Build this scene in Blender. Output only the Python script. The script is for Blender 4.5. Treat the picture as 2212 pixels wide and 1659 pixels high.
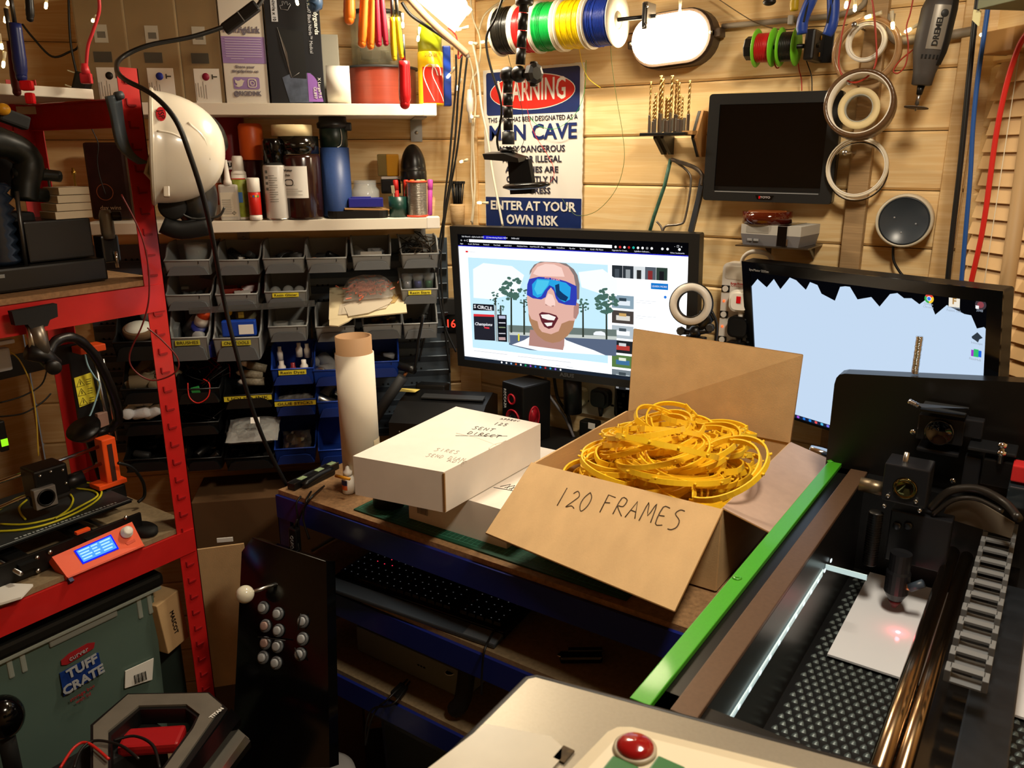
import bpy, bmesh, math, random
from mathutils import Matrix, Vector
random.seed(7)
S = bpy.context.scene
for _o in list(bpy.data.objects): bpy.data.objects.remove(_o)
COL = S.collection
# ---------------------------------------------------------------- camera
W_, H_, F_ = 2212.0, 1659.0, 1732.17
def _cam_axes(yaw, pitch, roll):
    y, p, r = map(math.radians, (yaw, pitch, roll))
    f = Vector((-math.sin(y)*math.cos(p), math.cos(y)*math.cos(p), -math.sin(p)))
    rt = Vector((math.cos(y), math.sin(y), 0)); up = rt.cross(f)
    return rt*math.cos(r)+up*math.sin(r), -rt*math.sin(r)+up*math.cos(r), f
CRT, CUP, CF = _cam_axes(34.7168, 15.923, -0.2853)
CC = Vector((0, 0, 1.65))
cam_d = bpy.data.cameras.new('camera'); cam = bpy.data.objects.new('camera', cam_d); COL.objects.link(cam)
cam_d.sensor_fit = 'HORIZONTAL'; cam_d.sensor_width = 36; cam_d.lens = F_/W_*36; cam_d.clip_start = 0.02; cam_d.dof.use_dof = True; cam_d.dof.focus_distance = 1.7; cam_d.dof.aperture_fstop = 13
_m = Matrix((( CRT.x, CUP.x, -CF.x, CC.x), (CRT.y, CUP.y, -CF.y, CC.y), (CRT.z, CUP.z, -CF.z, CC.z), (0,0,0,1)))
cam.matrix_world = _m; S.camera = cam
# ---------------------------------------------------------------- view, world, lights
S.view_settings.view_transform = 'Standard'; S.view_settings.look = 'None'
S.view_settings.exposure = 0.12; S.view_settings.gamma = 1.0; S.view_settings.use_curve_mapping = False
wd = bpy.data.worlds.new('world'); S.world = wd; wd.use_nodes = True
wd.node_tree.nodes['Background'].inputs[0].default_value = (0.55, 0.48, 0.42, 1)
wd.node_tree.nodes['Background'].inputs[1].default_value = 0.10
def area_light(name, loc, target, size, power, color, sy=None):
    l = bpy.data.lights.new(name, 'AREA'); l.energy = power; l.color = color; l.size = size
    if sy: l.shape = 'RECTANGLE'; l.size_y = sy
    o = bpy.data.objects.new(name, l); COL.objects.link(o); o.location = loc
    o.rotation_euler = (Vector(target)-Vector(loc)).to_track_quat('-Z', 'Y').to_euler(); return o
CEIL_Z = 2.22
LAMP = (-.05, .80)
area_light('ceiling_lamp_light', (LAMP[0], LAMP[1], CEIL_Z-.06), (-.35, .75, .6), .30, 11.5, (1, .87, .68), .14)
area_light('strip_lamp_light', (-1.06, 1.36, 2.03), (-1.0, 0.9, 0.6), .22, 7.5, (1, .86, .64), .05)
BULKHEAD = 26.0      # emission of the wall lamp glass
FAIRY = 40.0
# ---------------------------------------------------------------- pixel to place on a real plane (measuring help)
XC, YB = -1.27, 1.65
R2 = math.sqrt(.5)
def ray(x, y): return (x-W_/2)*CRT-(y-H_/2)*CUP+F_*CF
def onP(x, y, n, c):
    r = ray(x, y); n = Vector(n); return CC+r*((c-n.dot(CC))/n.dot(r))
def onB(x, y, off=0): return onP(x, y, (0,1,0), YB-off)
def onA(x, y, off=0): return onP(x, y, (R2,-R2,0), (XC-YB)*R2+off)
def onD(x, y, off=0): return onP(x, y, (R2,R2,0), (-.155+YB)*R2-off)
def onX(x, y, X): return onP(x, y, (1,0,0), X)
def onY(x, y, Y): return onP(x, y, (0,1,0), Y)
def onZ(x, y, z): return onP(x, y, (0,0,1), z)
def frame(o, xd=(1,0,0), up=(0,0,1)):
    x = Vector(xd).normalized(); z = Vector(up); z = (z-x*z.dot(x)).normalized(); y = z.cross(x)
    return Matrix(((x.x,y.x,z.x,o[0]),(x.y,y.y,z.y,o[1]),(x.z,y.z,z.z,o[2]),(0,0,0,1)))
DA = (R2, R2, 0); DB = (1,0,0); DD = (R2,-R2,0); DR = (0,1,0)   # facing directions along each wall; local -y points into the room
def fB(p): return frame(p, DB)
def fA(p): return frame(p, DA)
def fD(p): return frame(p, DD)
def fR(p): return frame(p, DR)
def T(x, y, z): return Matrix.Translation((x, y, z))
def RX(a): return Matrix.Rotation(math.radians(a), 4, 'X')
def RY(a): return Matrix.Rotation(math.radians(a), 4, 'Y')
def RZ(a): return Matrix.Rotation(math.radians(a), 4, 'Z')
# ---------------------------------------------------------------- mesh builder
class B:
    def __init__(s): s.v = []; s.f = []; s.m = []; s.sm = []; s.M = Matrix.Identity(4)
    def add(s, vs, fs, mi=0, smooth=False, M=None):
        b = len(s.v); M = s.M if M is None else s.M@M
        s.v += [tuple(M@Vector(p)) for p in vs]
        for f in fs: s.f.append(tuple(b+i for i in f)); s.m.append(mi); s.sm.append(smooth)
        return s
    def box(s, c, d, mi=0, M=None, bev=0, taper=(1,1)):
        hx, hy, hz = d[0]/2, d[1]/2, d[2]/2; cx, cy, cz = c; tx, ty = taper
        if bev <= 0:
            vs = [(cx+i*hx*(tx if k>0 else 1), cy+j*hy*(ty if k>0 else 1), cz+k*hz) for k in (-1,1) for i, j in ((-1,-1),(1,-1),(1,1),(-1,1))]
            return s.add(vs, [(3,2,1,0),(4,5,6,7),(0,1,5,4),(1,2,6,5),(2,3,7,6),(3,0,4,7)], mi, False, M)
        bm = bmesh.new(); bmesh.ops.create_cube(bm, size=1)
        for v in bm.verts:
            k = v.co.z > 0
            v.co = Vector((cx+v.co.x*d[0]*(tx if k else 1), cy+v.co.y*d[1]*(ty if k else 1), cz+v.co.z*d[2]))
        bmesh.ops.bevel(bm, geom=bm.edges[:], offset=bev, segments=2, affect='EDGES', profile=.6, clamp_overlap=True)
        bm.verts.index_update(); s.add([v.co for v in bm.verts], [[v.index for v in f.verts] for f in bm.faces], mi, False, M); bm.free(); return s
    def lathe(s, prof, n=24, mi=0, M=None, smooth=True, a0=0, a1=360):
        full = abs(a1-a0) >= 359.9; k = n if full else n+1; vs = []; fs = []
        for r, z in prof:
            for i in range(k):
                a = math.radians(a0+(a1-a0)*i/n); vs.append((r*math.cos(a), r*math.sin(a), z))
        for j in range(len(prof)-1):
            for i in range(n):
                i2 = (i+1) % k; q = [j*k+i, j*k+i2, (j+1)*k+i2, (j+1)*k+i]
                if prof[j][0] < 1e-7: q = [q[0], q[2], q[3]]
                elif prof[j+1][0] < 1e-7: q = q[:3]
                fs.append(q)
        if full and prof[0][0] > 1e-7 and prof[0] != prof[-1]: fs.append(tuple(range(k))[::-1])
        if full and prof[-1][0] > 1e-7 and prof[0] != prof[-1]: fs.append(tuple((len(prof)-1)*k+i for i in range(k)))
        return s.add(vs, fs, mi, smooth, M)
    def cyl(s, p0, p1, r, n=12, mi=0, r1=None, smooth=True, M=None):
        p0 = Vector(p0); p1 = Vector(p1); d = p1-p0; L = d.length
        q = d.to_track_quat('Z', 'Y').to_matrix().to_4x4(); q.translation = p0
        return s.lathe([(r, 0), (r if r1 is None else r1, L)], n, mi, q if M is None else M@q, smooth)
    def tube(s, pts, r, n=6, mi=0, smooth=True, M=None, closed=False, sub=0, rs=None):
        pts = [Vector(p) for p in pts]
        if sub: pts = crom(pts, sub, closed)
        vs = []; fs = []; N = len(pts); prev = None
        for i, p in enumerate(pts):
            a = pts[i-1] if (i or closed) else p; b = pts[(i+1) % N] if (i < N-1 or closed) else p
            t = (b-a); t = t.normalized() if t.length > 1e-9 else Vector((0,0,1))
            if prev is None: nrm = t.orthogonal().normalized()
            else:
                nrm = prev-t*prev.dot(t); nrm = nrm.normalized() if nrm.length > 1e-6 else t.orthogonal().normalized()
            prev = nrm; bn = t.cross(nrm); rr = r if rs is None else r*rs[min(len(rs)-1, int(i*len(rs)/N))]
            for k in range(n):
                an = 2*math.pi*k/n; vs.append(p+nrm*math.cos(an)*rr+bn*math.sin(an)*rr)
        for i in range(N if closed else N-1):
            for k in range(n):
                a = i*n+k; b = i*n+(k+1) % n; c = ((i+1) % N)*n; fs.append((a, b, c+(k+1) % n, c+k))
        if not closed: fs += [tuple(range(n))[::-1], tuple((N-1)*n+k for k in range(n))]
        return s.add(vs, fs, mi, smooth, M)
    def prism(s, poly, z0, z1, mi=0, M=None, smooth=False):
        n = len(poly); vs = [(x, y, z0) for x, y in poly]+[(x, y, z1) for x, y in poly]
        return s.add(vs, [tuple(range(n))[::-1], tuple(range(n, 2*n))]+[(i, (i+1) % n, n+(i+1) % n, n+i) for i in range(n)], mi, smooth, M)
    def ring(s, outer, inner, z0, z1, mi=0, M=None):   # polygon with hole, same count
        n = len(outer); vs = [(x,y,z) for z in (z0,z1) for x,y in outer]+[(x,y,z) for z in (z0,z1) for x,y in inner]; fs = []
        for i in range(n):
            j = (i+1) % n
            fs += [(i,j,n+j,n+i), (2*n+j,2*n+i,3*n+i,3*n+j), (n+i,n+j,3*n+j,3*n+i), (j,i,2*n+i,2*n+j)]
        return s.add(vs, fs, mi, False, M)
    def ball(s, c, r, n=12, mi=0, sc=(1,1,1), M=None, half=False):
        prof = [(r*math.sin(math.pi*i/n*(.5 if half else 1)), -r*math.cos(math.pi*i/n*(.5 if half else 1))) for i in range(n+1)]
        Q = T(*c)@Matrix.Diagonal((*sc, 1)); return s.lathe(prof, n*2, mi, Q if M is None else M@Q)
    def torus(s, c, R, r, n=24, k=8, mi=0, M=None):
        prof = [(R+r*math.cos(2*math.pi*i/k), r*math.sin(2*math.pi*i/k)) for i in range(k+1)]
        Q = T(*c); return s.lathe(prof, n, mi, Q if M is None else M@Q)
    def quad(s, a, b, c, d, mi=0): return s.add([a,b,c,d], [(0,1,2,3)], mi)
    def mesh(s, name):
        me = bpy.data.meshes.new(name); me.from_pydata(s.v, [], s.f); me.polygons.foreach_set('material_index', s.m); me.polygons.foreach_set('use_smooth', s.sm)
        me.update(); return me
    def done(s, name, mats, parent=None, M=None, **kw):
        me = s.mesh(name)
        for m in (mats if isinstance(mats, (list, tuple)) else [mats]): me.materials.append(m)
        o = bpy.data.objects.new(name, me); COL.objects.link(o)
        if parent is not None: o.parent = parent
        if M is not None: o.matrix_local = M
        for k, v in kw.items(): o[k] = v
        return o
def crom(pts, n, closed=False):
    out = []; N = len(pts)
    for i in range(N if closed else N-1):
        if closed: p0, p1, p2, p3 = pts[i-1], pts[i], pts[(i+1) % N], pts[(i+2) % N]
        else: p0, p1, p2, p3 = pts[max(i-1,0)], pts[i], pts[i+1], pts[min(i+2,N-1)]
        for k in range(n):
            t = k/n; out.append(.5*((2*p1)+(p2-p0)*t+(2*p0-5*p1+4*p2-p3)*t*t+(3*p1-p0-3*p2+p3)*t**3))
    if not closed: out.append(pts[-1])
    return out
def thing(name, label, cat, M, group=None, kind=None):
    o = bpy.data.objects.new(name, None); COL.objects.link(o); o.empty_display_size = .02; o.matrix_world = M
    o['label'] = label; o['category'] = cat
    if group: o['group'] = group
    if kind: o['kind'] = kind
    return o
def tag(o, label, cat, group=None, kind=None):
    o['label'] = label; o['category'] = cat
    if group: o['group'] = group
    if kind: o['kind'] = kind
    return o
def struct(o): o['kind'] = 'structure'; return o
def copy_tree(o, M=None, label=None, parent=None):
    c = o.copy(); COL.objects.link(c)
    if parent: c.parent = parent; c.matrix_parent_inverse = o.matrix_parent_inverse
    if M is not None: c.matrix_world = M
    if label: c['label'] = label
    for ch in o.children: copy_tree(ch, None, None, c)
    return c
def rrect(w, h, r, n=4, cx=0, cy=0):
    p = []
    for sx, sy, a in ((1,1,0),(-1,1,90),(-1,-1,180),(1,-1,270)):
        for i in range(n+1):
            t = math.radians(a+90*i/n); p.append((cx+sx*(w/2-r)+r*math.cos(t), cy+sy*(h/2-r)+r*math.sin(t)))
    return p
def circ(r, n=24, cx=0, cy=0, sx=1, sy=1): return [(cx+sx*r*math.cos(2*math.pi*i/n), cy+sy*r*math.sin(2*math.pi*i/n)) for i in range(n)]
# ---------------------------------------------------------------- text: flat lettering in the local xz plane facing -y
UP = RX(90)
def text(s, size, M, mat, parent=None, name='lettering', align='CENTER', bold=0, ext=.0004, width=None, shear=0, label=None, sx=1):
    cu = bpy.data.curves.new('txt', 'FONT'); cu.body = s; cu.size = size; cu.align_x = align; cu.align_y = 'CENTER'; cu.extrude = ext; cu.offset = bold; cu.shear = shear; cu.resolution_u = 2; cu.space_line = 1.0
    to = bpy.data.objects.new('txt', cu); me = bpy.data.meshes.new_from_object(to); bpy.data.objects.remove(to); bpy.data.curves.remove(cu)
    if width and len(me.vertices):
        xs = [v.co.x for v in me.vertices]; k = width/(max(xs)-min(xs))
        for v in me.vertices: v.co.x *= k
    elif sx != 1:
        for v in me.vertices: v.co.x *= sx
    me.name = name; me.materials.clear(); me.materials.append(mat)
    o = bpy.data.objects.new(name, me); COL.objects.link(o)
    if parent is not None: o.parent = parent
    o.matrix_local = M
    if label: o['label'] = label
    return o
GLY = {  # single stroke handwriting, 0..1 box
 '0':[[(.5,1),(.15,.7),(.1,.3),(.45,0),(.85,.3),(.85,.75),(.5,1)]], '1':[[(.4,1),(.35,0)]], '2':[[(.1,.8),(.45,1),(.8,.75),(.5,.4),(.05,.02),(.5,.1),(.95,.05)]],
 '5':[[(.85,1),(.3,1),(.25,.6),(.7,.55),(.75,.2),(.4,0),(.1,.1)]], '3':[[(.1,.9),(.6,1),(.7,.7),(.3,.55),(.75,.35),(.5,0),(.1,.1)]],
 'F':[[(.2,0),(.25,1),(.95,.95)],[(.22,.55),(.7,.55)]], 'R':[[(.15,0),(.2,1),(.75,.9),(.65,.55),(.2,.5),(.9,0)]], 'A':[[(0,0),(.45,1),(.9,0)],[(.2,.4),(.75,.4)]],
 'M':[[(0,0),(.15,1),(.5,.3),(.85,1),(1,0)]], 'E':[[(.8,1),(.2,.95),(.15,0),(.8,.05)],[(.17,.5),(.65,.5)]], 'S':[[(.85,.95),(.4,1),(.15,.75),(.7,.45),(.75,.1),(.4,-.15),(.05,-.1)]],
 'N':[[(.1,0),(.15,1),(.8,.05),(.85,1)]], 'T':[[(0,.95),(1,1)],[(.5,1),(.45,0)]], 'D':[[(.15,0),(.2,1),(.75,.8),(.85,.35),(.5,0),(.05,.02)]], 'I':[[(.5,1),(.45,0)]],
 'C':[[(.9,.9),(.5,1),(.1,.55),(.3,.05),(.85,.1)]], 'P':[[(.15,0),(.2,1),(.8,.85),(.7,.5),(.2,.45)]], 'O':[[(.5,1),(.1,.6),(.3,0),(.85,.3),(.8,.85),(.5,1)]], '(':[[(.6,1.1),(.3,.6),(.6,-.1)]], ')':[[(.4,1.1),(.7,.5),(.4,-.1)]],
 'W':[[(0,1),(.25,0),(.5,.8),(.75,0),(1,1)]], 'X':[[(0,0),(1,1)],[(0,1),(.9,0)]], '7':[[(.1,1),(.9,1),(.4,0)]], '-':[[(0,.5),(1,.55)]], 'V':[[(0,1),(.45,0),(.95,1)]], 'x':[[(0,0),(.8,.6)],[(0,.6),(.8,0)]]}
def pen(b, s, x, z, w, h, r, gap=.3, y=0, mi=0):   # strokes in local xz plane
    for ch in s:
        for st in GLY.get(ch, []): b.tube([(x+px*w+random.uniform(-.04,.04)*w, y, z+pz*h+random.uniform(-.04,.04)*h) for px, pz in st], r, 4, mi, sub=3 if len(st) > 3 else 1)
        x += w*(1+gap)
    return x
# ---------------------------------------------------------------- materials
def lin(h):
    if isinstance(h, str):
        h = h.lstrip('#'); c = [int(h[i:i+2], 16)/255 for i in (0,2,4)]
    else: c = h
    return tuple((x/12.92 if x <= .04045 else ((x+.055)/1.055)**2.4) for x in c)+(1,)
_mats = {}
def mat(name, col, rough=.5, metal=0, emit=None, es=0, noise=0, ns=60, bump=0, bs=200, trans=0, alpha=1, coat=0, ior=1.45, spec=.5, stretch=None):
    if name in _mats: return _mats[name]
    m = bpy.data.materials.new(name); m.use_nodes = True; nt = m.node_tree; p = nt.nodes['Principled BSDF']
    p.inputs['Base Color'].default_value = lin(col); p.inputs['Roughness'].default_value = rough; p.inputs['Metallic'].default_value = metal
    p.inputs['Specular IOR Level'].default_value = spec; p.inputs['IOR'].default_value = ior
    if coat: p.inputs['Coat Weight'].default_value = coat; p.inputs['Coat Roughness'].default_value = .08
    if trans: p.inputs['Transmission Weight'].default_value = trans
    if alpha < 1: p.inputs['Alpha'].default_value = alpha
    if emit: p.inputs['Emission Color'].default_value = lin(emit); p.inputs['Emission Strength'].default_value = es
    tc = None
    def coords(scale):
        nonlocal tc
        if tc is None: tc = nt.nodes.new('ShaderNodeTexCoord')
        mp = nt.nodes.new('ShaderNodeMapping'); mp.inputs['Scale'].default_value = scale; nt.links.new(tc.outputs['Object'], mp.inputs[0]); return mp.outputs[0]
    if noise:
        n = nt.nodes.new('ShaderNodeTexNoise'); n.inputs['Scale'].default_value = ns; n.inputs['Detail'].default_value = 6; nt.links.new(coords(stretch or (1,1,1)), n.inputs['Vector'])
        r = nt.nodes.new('ShaderNodeMapRange'); r.inputs['From Min'].default_value = .3; r.inputs['From Max'].default_value = .7; r.inputs['To Min'].default_value = 1-noise; r.inputs['To Max'].default_value = 1+noise*.6; nt.links.new(n.outputs['Fac'], r.inputs['Value'])
        mx = nt.nodes.new('ShaderNodeMix'); mx.data_type = 'RGBA'; mx.blend_type = 'MULTIPLY'; mx.inputs['Factor'].default_value = 1; mx.inputs['A'].default_value = lin(col); nt.links.new(r.outputs[0], mx.inputs['B']); nt.links.new(mx.outputs['Result'], p.inputs['Base Color'])
    if bump:
        n = nt.nodes.new('ShaderNodeTexNoise'); n.inputs['Scale'].default_value = bs; n.inputs['Detail'].default_value = 4; nt.links.new(coords(stretch or (1,1,1)), n.inputs['Vector'])
        bn = nt.nodes.new('ShaderNodeBump'); bn.inputs['Strength'].default_value = bump; bn.inputs['Distance'].default_value = .002; nt.links.new(n.outputs['Fac'], bn.inputs['Height']); nt.links.new(bn.outputs[0], p.inputs['Normal'])
    _mats[name] = m; return m
def wood(name, c1, c2, c3, rough=.45, gs=1.0, knots=True):
    m = bpy.data.materials.new(name); m.use_nodes = True; nt = m.node_tree; N = nt.nodes; Lk = nt.links; p = N['Principled BSDF']; p.inputs['Roughness'].default_value = rough
    tc = N.new('ShaderNodeTexCoord'); oi = N.new('ShaderNodeObjectInfo'); ad = N.new('ShaderNodeVectorMath'); ad.operation = 'ADD'
    sc = N.new('ShaderNodeVectorMath'); sc.operation = 'SCALE'; sc.inputs['Scale'].default_value = 7.0
    cb = N.new('ShaderNodeCombineXYZ'); Lk.new(oi.outputs['Random'], cb.inputs[0]); Lk.new(oi.outputs['Random'], cb.inputs[2]); Lk.new(cb.outputs[0], sc.inputs[0])
    Lk.new(tc.outputs['Object'], ad.inputs[0]); Lk.new(sc.outputs[0], ad.inputs[1])
    def mp(s):
        q = N.new('ShaderNodeMapping'); q.inputs['Scale'].default_value = s; Lk.new(ad.outputs[0], q.inputs[0]); return q.outputs[0]
    w = N.new('ShaderNodeTexNoise'); w.inputs['Scale'].default_value = 3*gs; w.inputs['Detail'].default_value = 3; w.inputs['Distortion'].default_value = .6; Lk.new(mp((1,4,14)), w.inputs['Vector'])
    g = N.new('ShaderNodeMath'); g.operation = 'MULTIPLY'; g.inputs[1].default_value = 26; Lk.new(w.outputs['Fac'], g.inputs[0])
    sn = N.new('ShaderNodeMath'); sn.operation = 'SINE'; Lk.new(g.outputs[0], sn.inputs[0])
    f = N.new('ShaderNodeTexNoise'); f.inputs['Scale'].default_value = 60*gs; f.inputs['Detail'].default_value = 5; Lk.new(mp((.12,3,6)), f.inputs['Vector'])
    mr = N.new('ShaderNodeMapRange'); mr.inputs['From Min'].default_value = -1.4; mr.inputs['From Max'].default_value = 1.4; Lk.new(sn.outputs[0], mr.inputs['Value'])
    m1 = N.new('ShaderNodeMix'); m1.data_type = 'RGBA'; m1.inputs['A'].default_value = lin(c1); m1.inputs['B'].default_value = lin(c2); Lk.new(mr.outputs[0], m1.inputs['Factor'])
    m2 = N.new('ShaderNodeMix'); m2.data_type = 'RGBA'; m2.inputs['B'].default_value = lin(c2)
    fr = N.new('ShaderNodeMapRange'); fr.inputs['From Min'].default_value = .45; fr.inputs['From Max'].default_value = .8; Lk.new(f.outputs['Fac'], fr.inputs['Value']); Lk.new(fr.outputs[0], m2.inputs['Factor']); Lk.new(m1.outputs['Result'], m2.inputs['A'])
    out = m2.outputs['Result']
    if knots:
        v = N.new('ShaderNodeTexVoronoi'); v.inputs['Scale'].default_value = 4.2; Lk.new(mp((.9,.01,2.0)), v.inputs['Vector'])
        kr = N.new('ShaderNodeMapRange'); kr.inputs['From Min'].default_value = .02; kr.inputs['From Max'].default_value = .075; kr.inputs['To Min'].default_value = .75; kr.inputs['To Max'].default_value = 0; Lk.new(v.outputs['Distance'], kr.inputs['Value'])
        m3 = N.new('ShaderNodeMix'); m3.data_type = 'RGBA'; m3.inputs['B'].default_value = lin(c3); Lk.new(kr.outputs[0], m3.inputs['Factor']); Lk.new(out, m3.inputs['A']); out = m3.outputs['Result']
    hv = N.new('ShaderNodeHueSaturation'); vr = N.new('ShaderNodeMapRange'); vr.inputs['To Min'].default_value = .86; vr.inputs['To Max'].default_value = 1.1; Lk.new(oi.outputs['Random'], vr.inputs['Value']); Lk.new(vr.outputs[0], hv.inputs['Value']); Lk.new(out, hv.inputs['Color']); Lk.new(hv.outputs[0], p.inputs['Base Color'])
    bn = N.new('ShaderNodeBump'); bn.inputs['Strength'].default_value = .15; bn.inputs['Distance'].default_value = .001; Lk.new(f.outputs['Fac'], bn.inputs['Height']); Lk.new(bn.outputs[0], p.inputs['Normal'])
    _mats[name] = m; return m
def glow(name, col, s=1.0):
    if name in _mats: return _mats[name]
    m = bpy.data.materials.new(name); m.use_nodes = True; nt = m.node_tree; nt.nodes.clear(); e = nt.nodes.new('ShaderNodeEmission'); e.inputs[0].default_value = lin(col); e.inputs[1].default_value = s
    o = nt.nodes.new('ShaderNodeOutputMaterial'); nt.links.new(e.outputs[0], o.inputs[0]); _mats[name] = m; return m
PINE = wood('pine_wall', '#F2D6A2', '#E6C084', '#8A5A2E', .42)
PINE2 = wood('pine_trim', '#EDCD98', '#DDB478', '#8A5A2E', .5, 1.3, False)
PLAIN = wood('pale_wood', '#D9B98C', '#C09A66', '#80502A', .55, 1.5, False)
GREYWOOD = wood('weathered_batten', '#A98B62', '#8F7450', '#5d442a', .6, 1.3, False)
CHIP = mat('chipboard', '#9A7650', .75, noise=.3, ns=140, bump=.3)
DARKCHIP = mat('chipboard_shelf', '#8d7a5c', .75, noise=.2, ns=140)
RED = mat('red_powder_coat', '#C4201F', .35, noise=.06, ns=30, coat=.2)
BLUE = mat('blue_powder_coat', '#16267a', .35, coat=.2)
WHITE = mat('white_plastic', '#E9E4DA', .4); WLAM = mat('white_laminate', '#E4DCCB', .45)
BLK = mat('black_plastic', '#101010', .38); BLKM = mat('black_matt', '#0c0c0c', .75); BLKG = mat('black_gloss', '#060607', .12)
DGREY = mat('dark_grey_plastic', '#2b2c2d', .5); GREY = mat('grey_plastic', '#86888A', .5); LGREY = mat('light_grey_plastic', '#B5B2AB', .5)
STEEL = mat('steel', '#B9B9B6', .28, 1); CHROME = mat('chrome', '#DCDCDC', .12, 1); DSTEEL = mat('dark_steel', '#5c5c5a', .38, .9); BRASS = mat('brass', '#C9A24A', .3, 1); GALV = mat('galvanised', '#9a9a98', .5, .7)
CARD = mat('cardboard', '#CBA878', .8, noise=.10, ns=25, bump=.12, bs=400, stretch=(1,.15,1)); CARDD = mat('cardboard_dark', '#9c7443', .85, noise=.1, ns=40)
WCARD = mat('white_card', '#EDE4D8', .7, noise=.04, ns=20); GCARD = mat('grey_card', '#B7A8A4', .8)
YEL = mat('yellow_plastic', '#FFD028', .42); ORANGE = mat('orange_plastic', '#F2551B', .42); REDP = mat('red_plastic', '#D0121C', .3); BLUEP = mat('blue_plastic', '#1C46A8', .4); GREENP = mat('green_plastic', '#7BD22E', .4)
INK = mat('black_ink', '#15130f', .7); PAPER = mat('paper', '#EDEBE4', .7); YLAB = mat('yellow_label', '#E4D53A', .55)
CLEAR = mat('clear_plastic', '#F2F2F2', .08, trans=.0, alpha=.18, spec=.8); CLEARB = mat('clear_bag', '#E8E8E4', .15, alpha=.22, spec=1.0, bump=.6, bs=60); GLASS = mat('clear_glass', '#E9F0EE', .04, alpha=.22, spec=.9)
WIREW = mat('cream_cable', '#D9CDB2', .5); WIREB = mat('black_cable', '#121211', .45); WIRER = mat('red_cable', '#C2231C', .4); WIREBL = mat('blue_cable', '#25549C', .4)
# ================================================================ ROOM
def plank(parent, L, h, t, M, m=PINE):
    b = B(); c = .0045; hx = L/2
    # board lies along x, front face towards -y, V-chamfered long edges
    pr = [(0, -h/2), (-t+c, -h/2), (-t, -h/2+c), (-t, h/2-c), (-t+c, h/2), (0, h/2)]
    vs = [(-hx, y, z) for y, z in pr]+[(hx, y, z) for y, z in pr]; n = 6
    b.add(vs, [tuple(range(n)), tuple(range(n, 2*n))[::-1]]+[(i, n+i, n+(i+1) % n, (i+1) % n) for i in range(n)])
    return b.done('plank', m, parent, M)
FLZ = 0.0
fl = struct(B().box((-.65, .1, -.02), (3.4, 3.6, .04)).done('floor', mat('floor_paint', '#4a4038', .7, noise=.2, ns=20)))
cl = struct(B().box((-.65, .1, CEIL_Z+.02), (3.4, 3.6, .04)).done('ceiling', mat('ceiling_board', '#B98F5A', .7)))
GZ = [1.7925-.104*5+.104*k for k in range(10)]    # plank joints
def planked_wall(name, p0, d, L, z0=FLZ, z1=CEIL_Z, first=None):
    w = B().box((L/2, .02, (z0+z1)/2), (L, .04, z1-z0)).done(name, mat('wall_backing', '#5a3c1e', .9), None, frame((p0[0], p0[1], 0), d)); struct(w)
    zs = [z for z in [1.7925+.104*k for k in range(-17, 5)] if z0 < z < z1-.03]; zs = [z0]+zs+[z1]
    for a, b_ in zip(zs[:-1], zs[1:]):
        plank(w, L-.001, b_-a-.0015, .018, T(L/2, 0, (a+b_)/2))
    return w
YBW = YB+.018   # backing plane so that plank faces lie on YB
w_back = planked_wall('wall_back', (XC+.007, YBW), DB, 1.115-.014)
w_cl = planked_wall('wall_back_left_corner', (-2.05+.0, .87+.0+.0255), DA, 1.103-.007)
w_cr = planked_wall('wall_back_right_corner', (-.155-.001+.0, YBW), DD, 1.28)
for nm, p, d, L in (('wall_left', (-2.06, -1.55), (0,1,0), 2.44), ('wall_right', (.77, .75), (0,-1,0), 2.3), ('wall_front', (.77, -1.55), (-1,0,0), 2.83)):
    struct(B().box((L/2, .02, CEIL_Z/2), (L, .04, CEIL_Z)).done(nm, PINE2, None, frame((p[0], p[1], 0), d)))
# vertical trims: corner cover strips and the batten by the tape rolls
def trim(name, M, size, m=PINE2): return struct(B().box((0, -size[1]/2, 0), size, 0, None, .002).done(name, m, None, M))
pb = onB(1872, 300); batX = (onB(1850,290).x+onB(1892,290).x)/2
trim('trim_1', fB((batX, YB, 1.40)), (.036, .022, 1.55), GREYWOOD)
cbx = (onB(2065,200).x+onB(2108,200).x)/2
trim('trim_2', fB((cbx, YB, 1.40)), (.034, .014, 1.55))
trim('trim_3', fB((cbx+.032, YB, 1.40)), (.026, .008, 1.55))
trim('trim_4', frame((XC, YB-.006, 1.4), (math.cos(math.radians(22.5)), math.sin(math.radians(22.5)), 0)), (.055, .012, 1.55))
# flush window with slatted wooden blind on the right corner wall
# ================================================================ BLUE WORKBENCH
BZ = .975; BX0, BX1, BY0, BY1 = -1.30, .04, 1.0, 1.60
bench = thing('workbench', 'blue steel workbench with chipboard top and lower shelves under the monitors', 'workbench', T((BX0+BX1)/2, (BY0+BY1)/2, 0))
_bi = bench.matrix_world.inverted()
def bpart(name, b, m, par=bench, **k): return b.done(name, m, par, _bi, **k)
def angle_post(parent, x, y, sx, sy, z1, m, name='post', Mi=None, slots=True, z0=0, w=.038, holes=None):
    b = B(); t = .0018
    b.box((x+sx*w/2, y+sy*t/2, (z0+z1)/2), (w, t, z1-z0)); b.box((x+sx*t/2, y+sy*w/2, (z0+z1)/2), (t, w, z1-z0))
    return b.done(name, m, parent, Mi)
for x, sx in ((BX0, 1), (BX1, -1)):
    for y, sy in ((BY0, 1), (BY1, -1)): angle_post(bench, x, y, sx, sy, BZ-.012, BLUE, 'leg', _bi)
def beamx(z, x0, x1, y, sy, h=.05, lip=.018, m=BLUE):   # z = top of beam
    b = B(); b.box(((x0+x1)/2, y, z-h/2), (x1-x0, .0022, h)); b.box(((x0+x1)/2, y+sy*lip/2, z-.0012), (x1-x0, lip, .0022)); b.box(((x0+x1)/2, y+sy*.004, z-h+.001), (x1-x0, .008, .002)); return b
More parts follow.
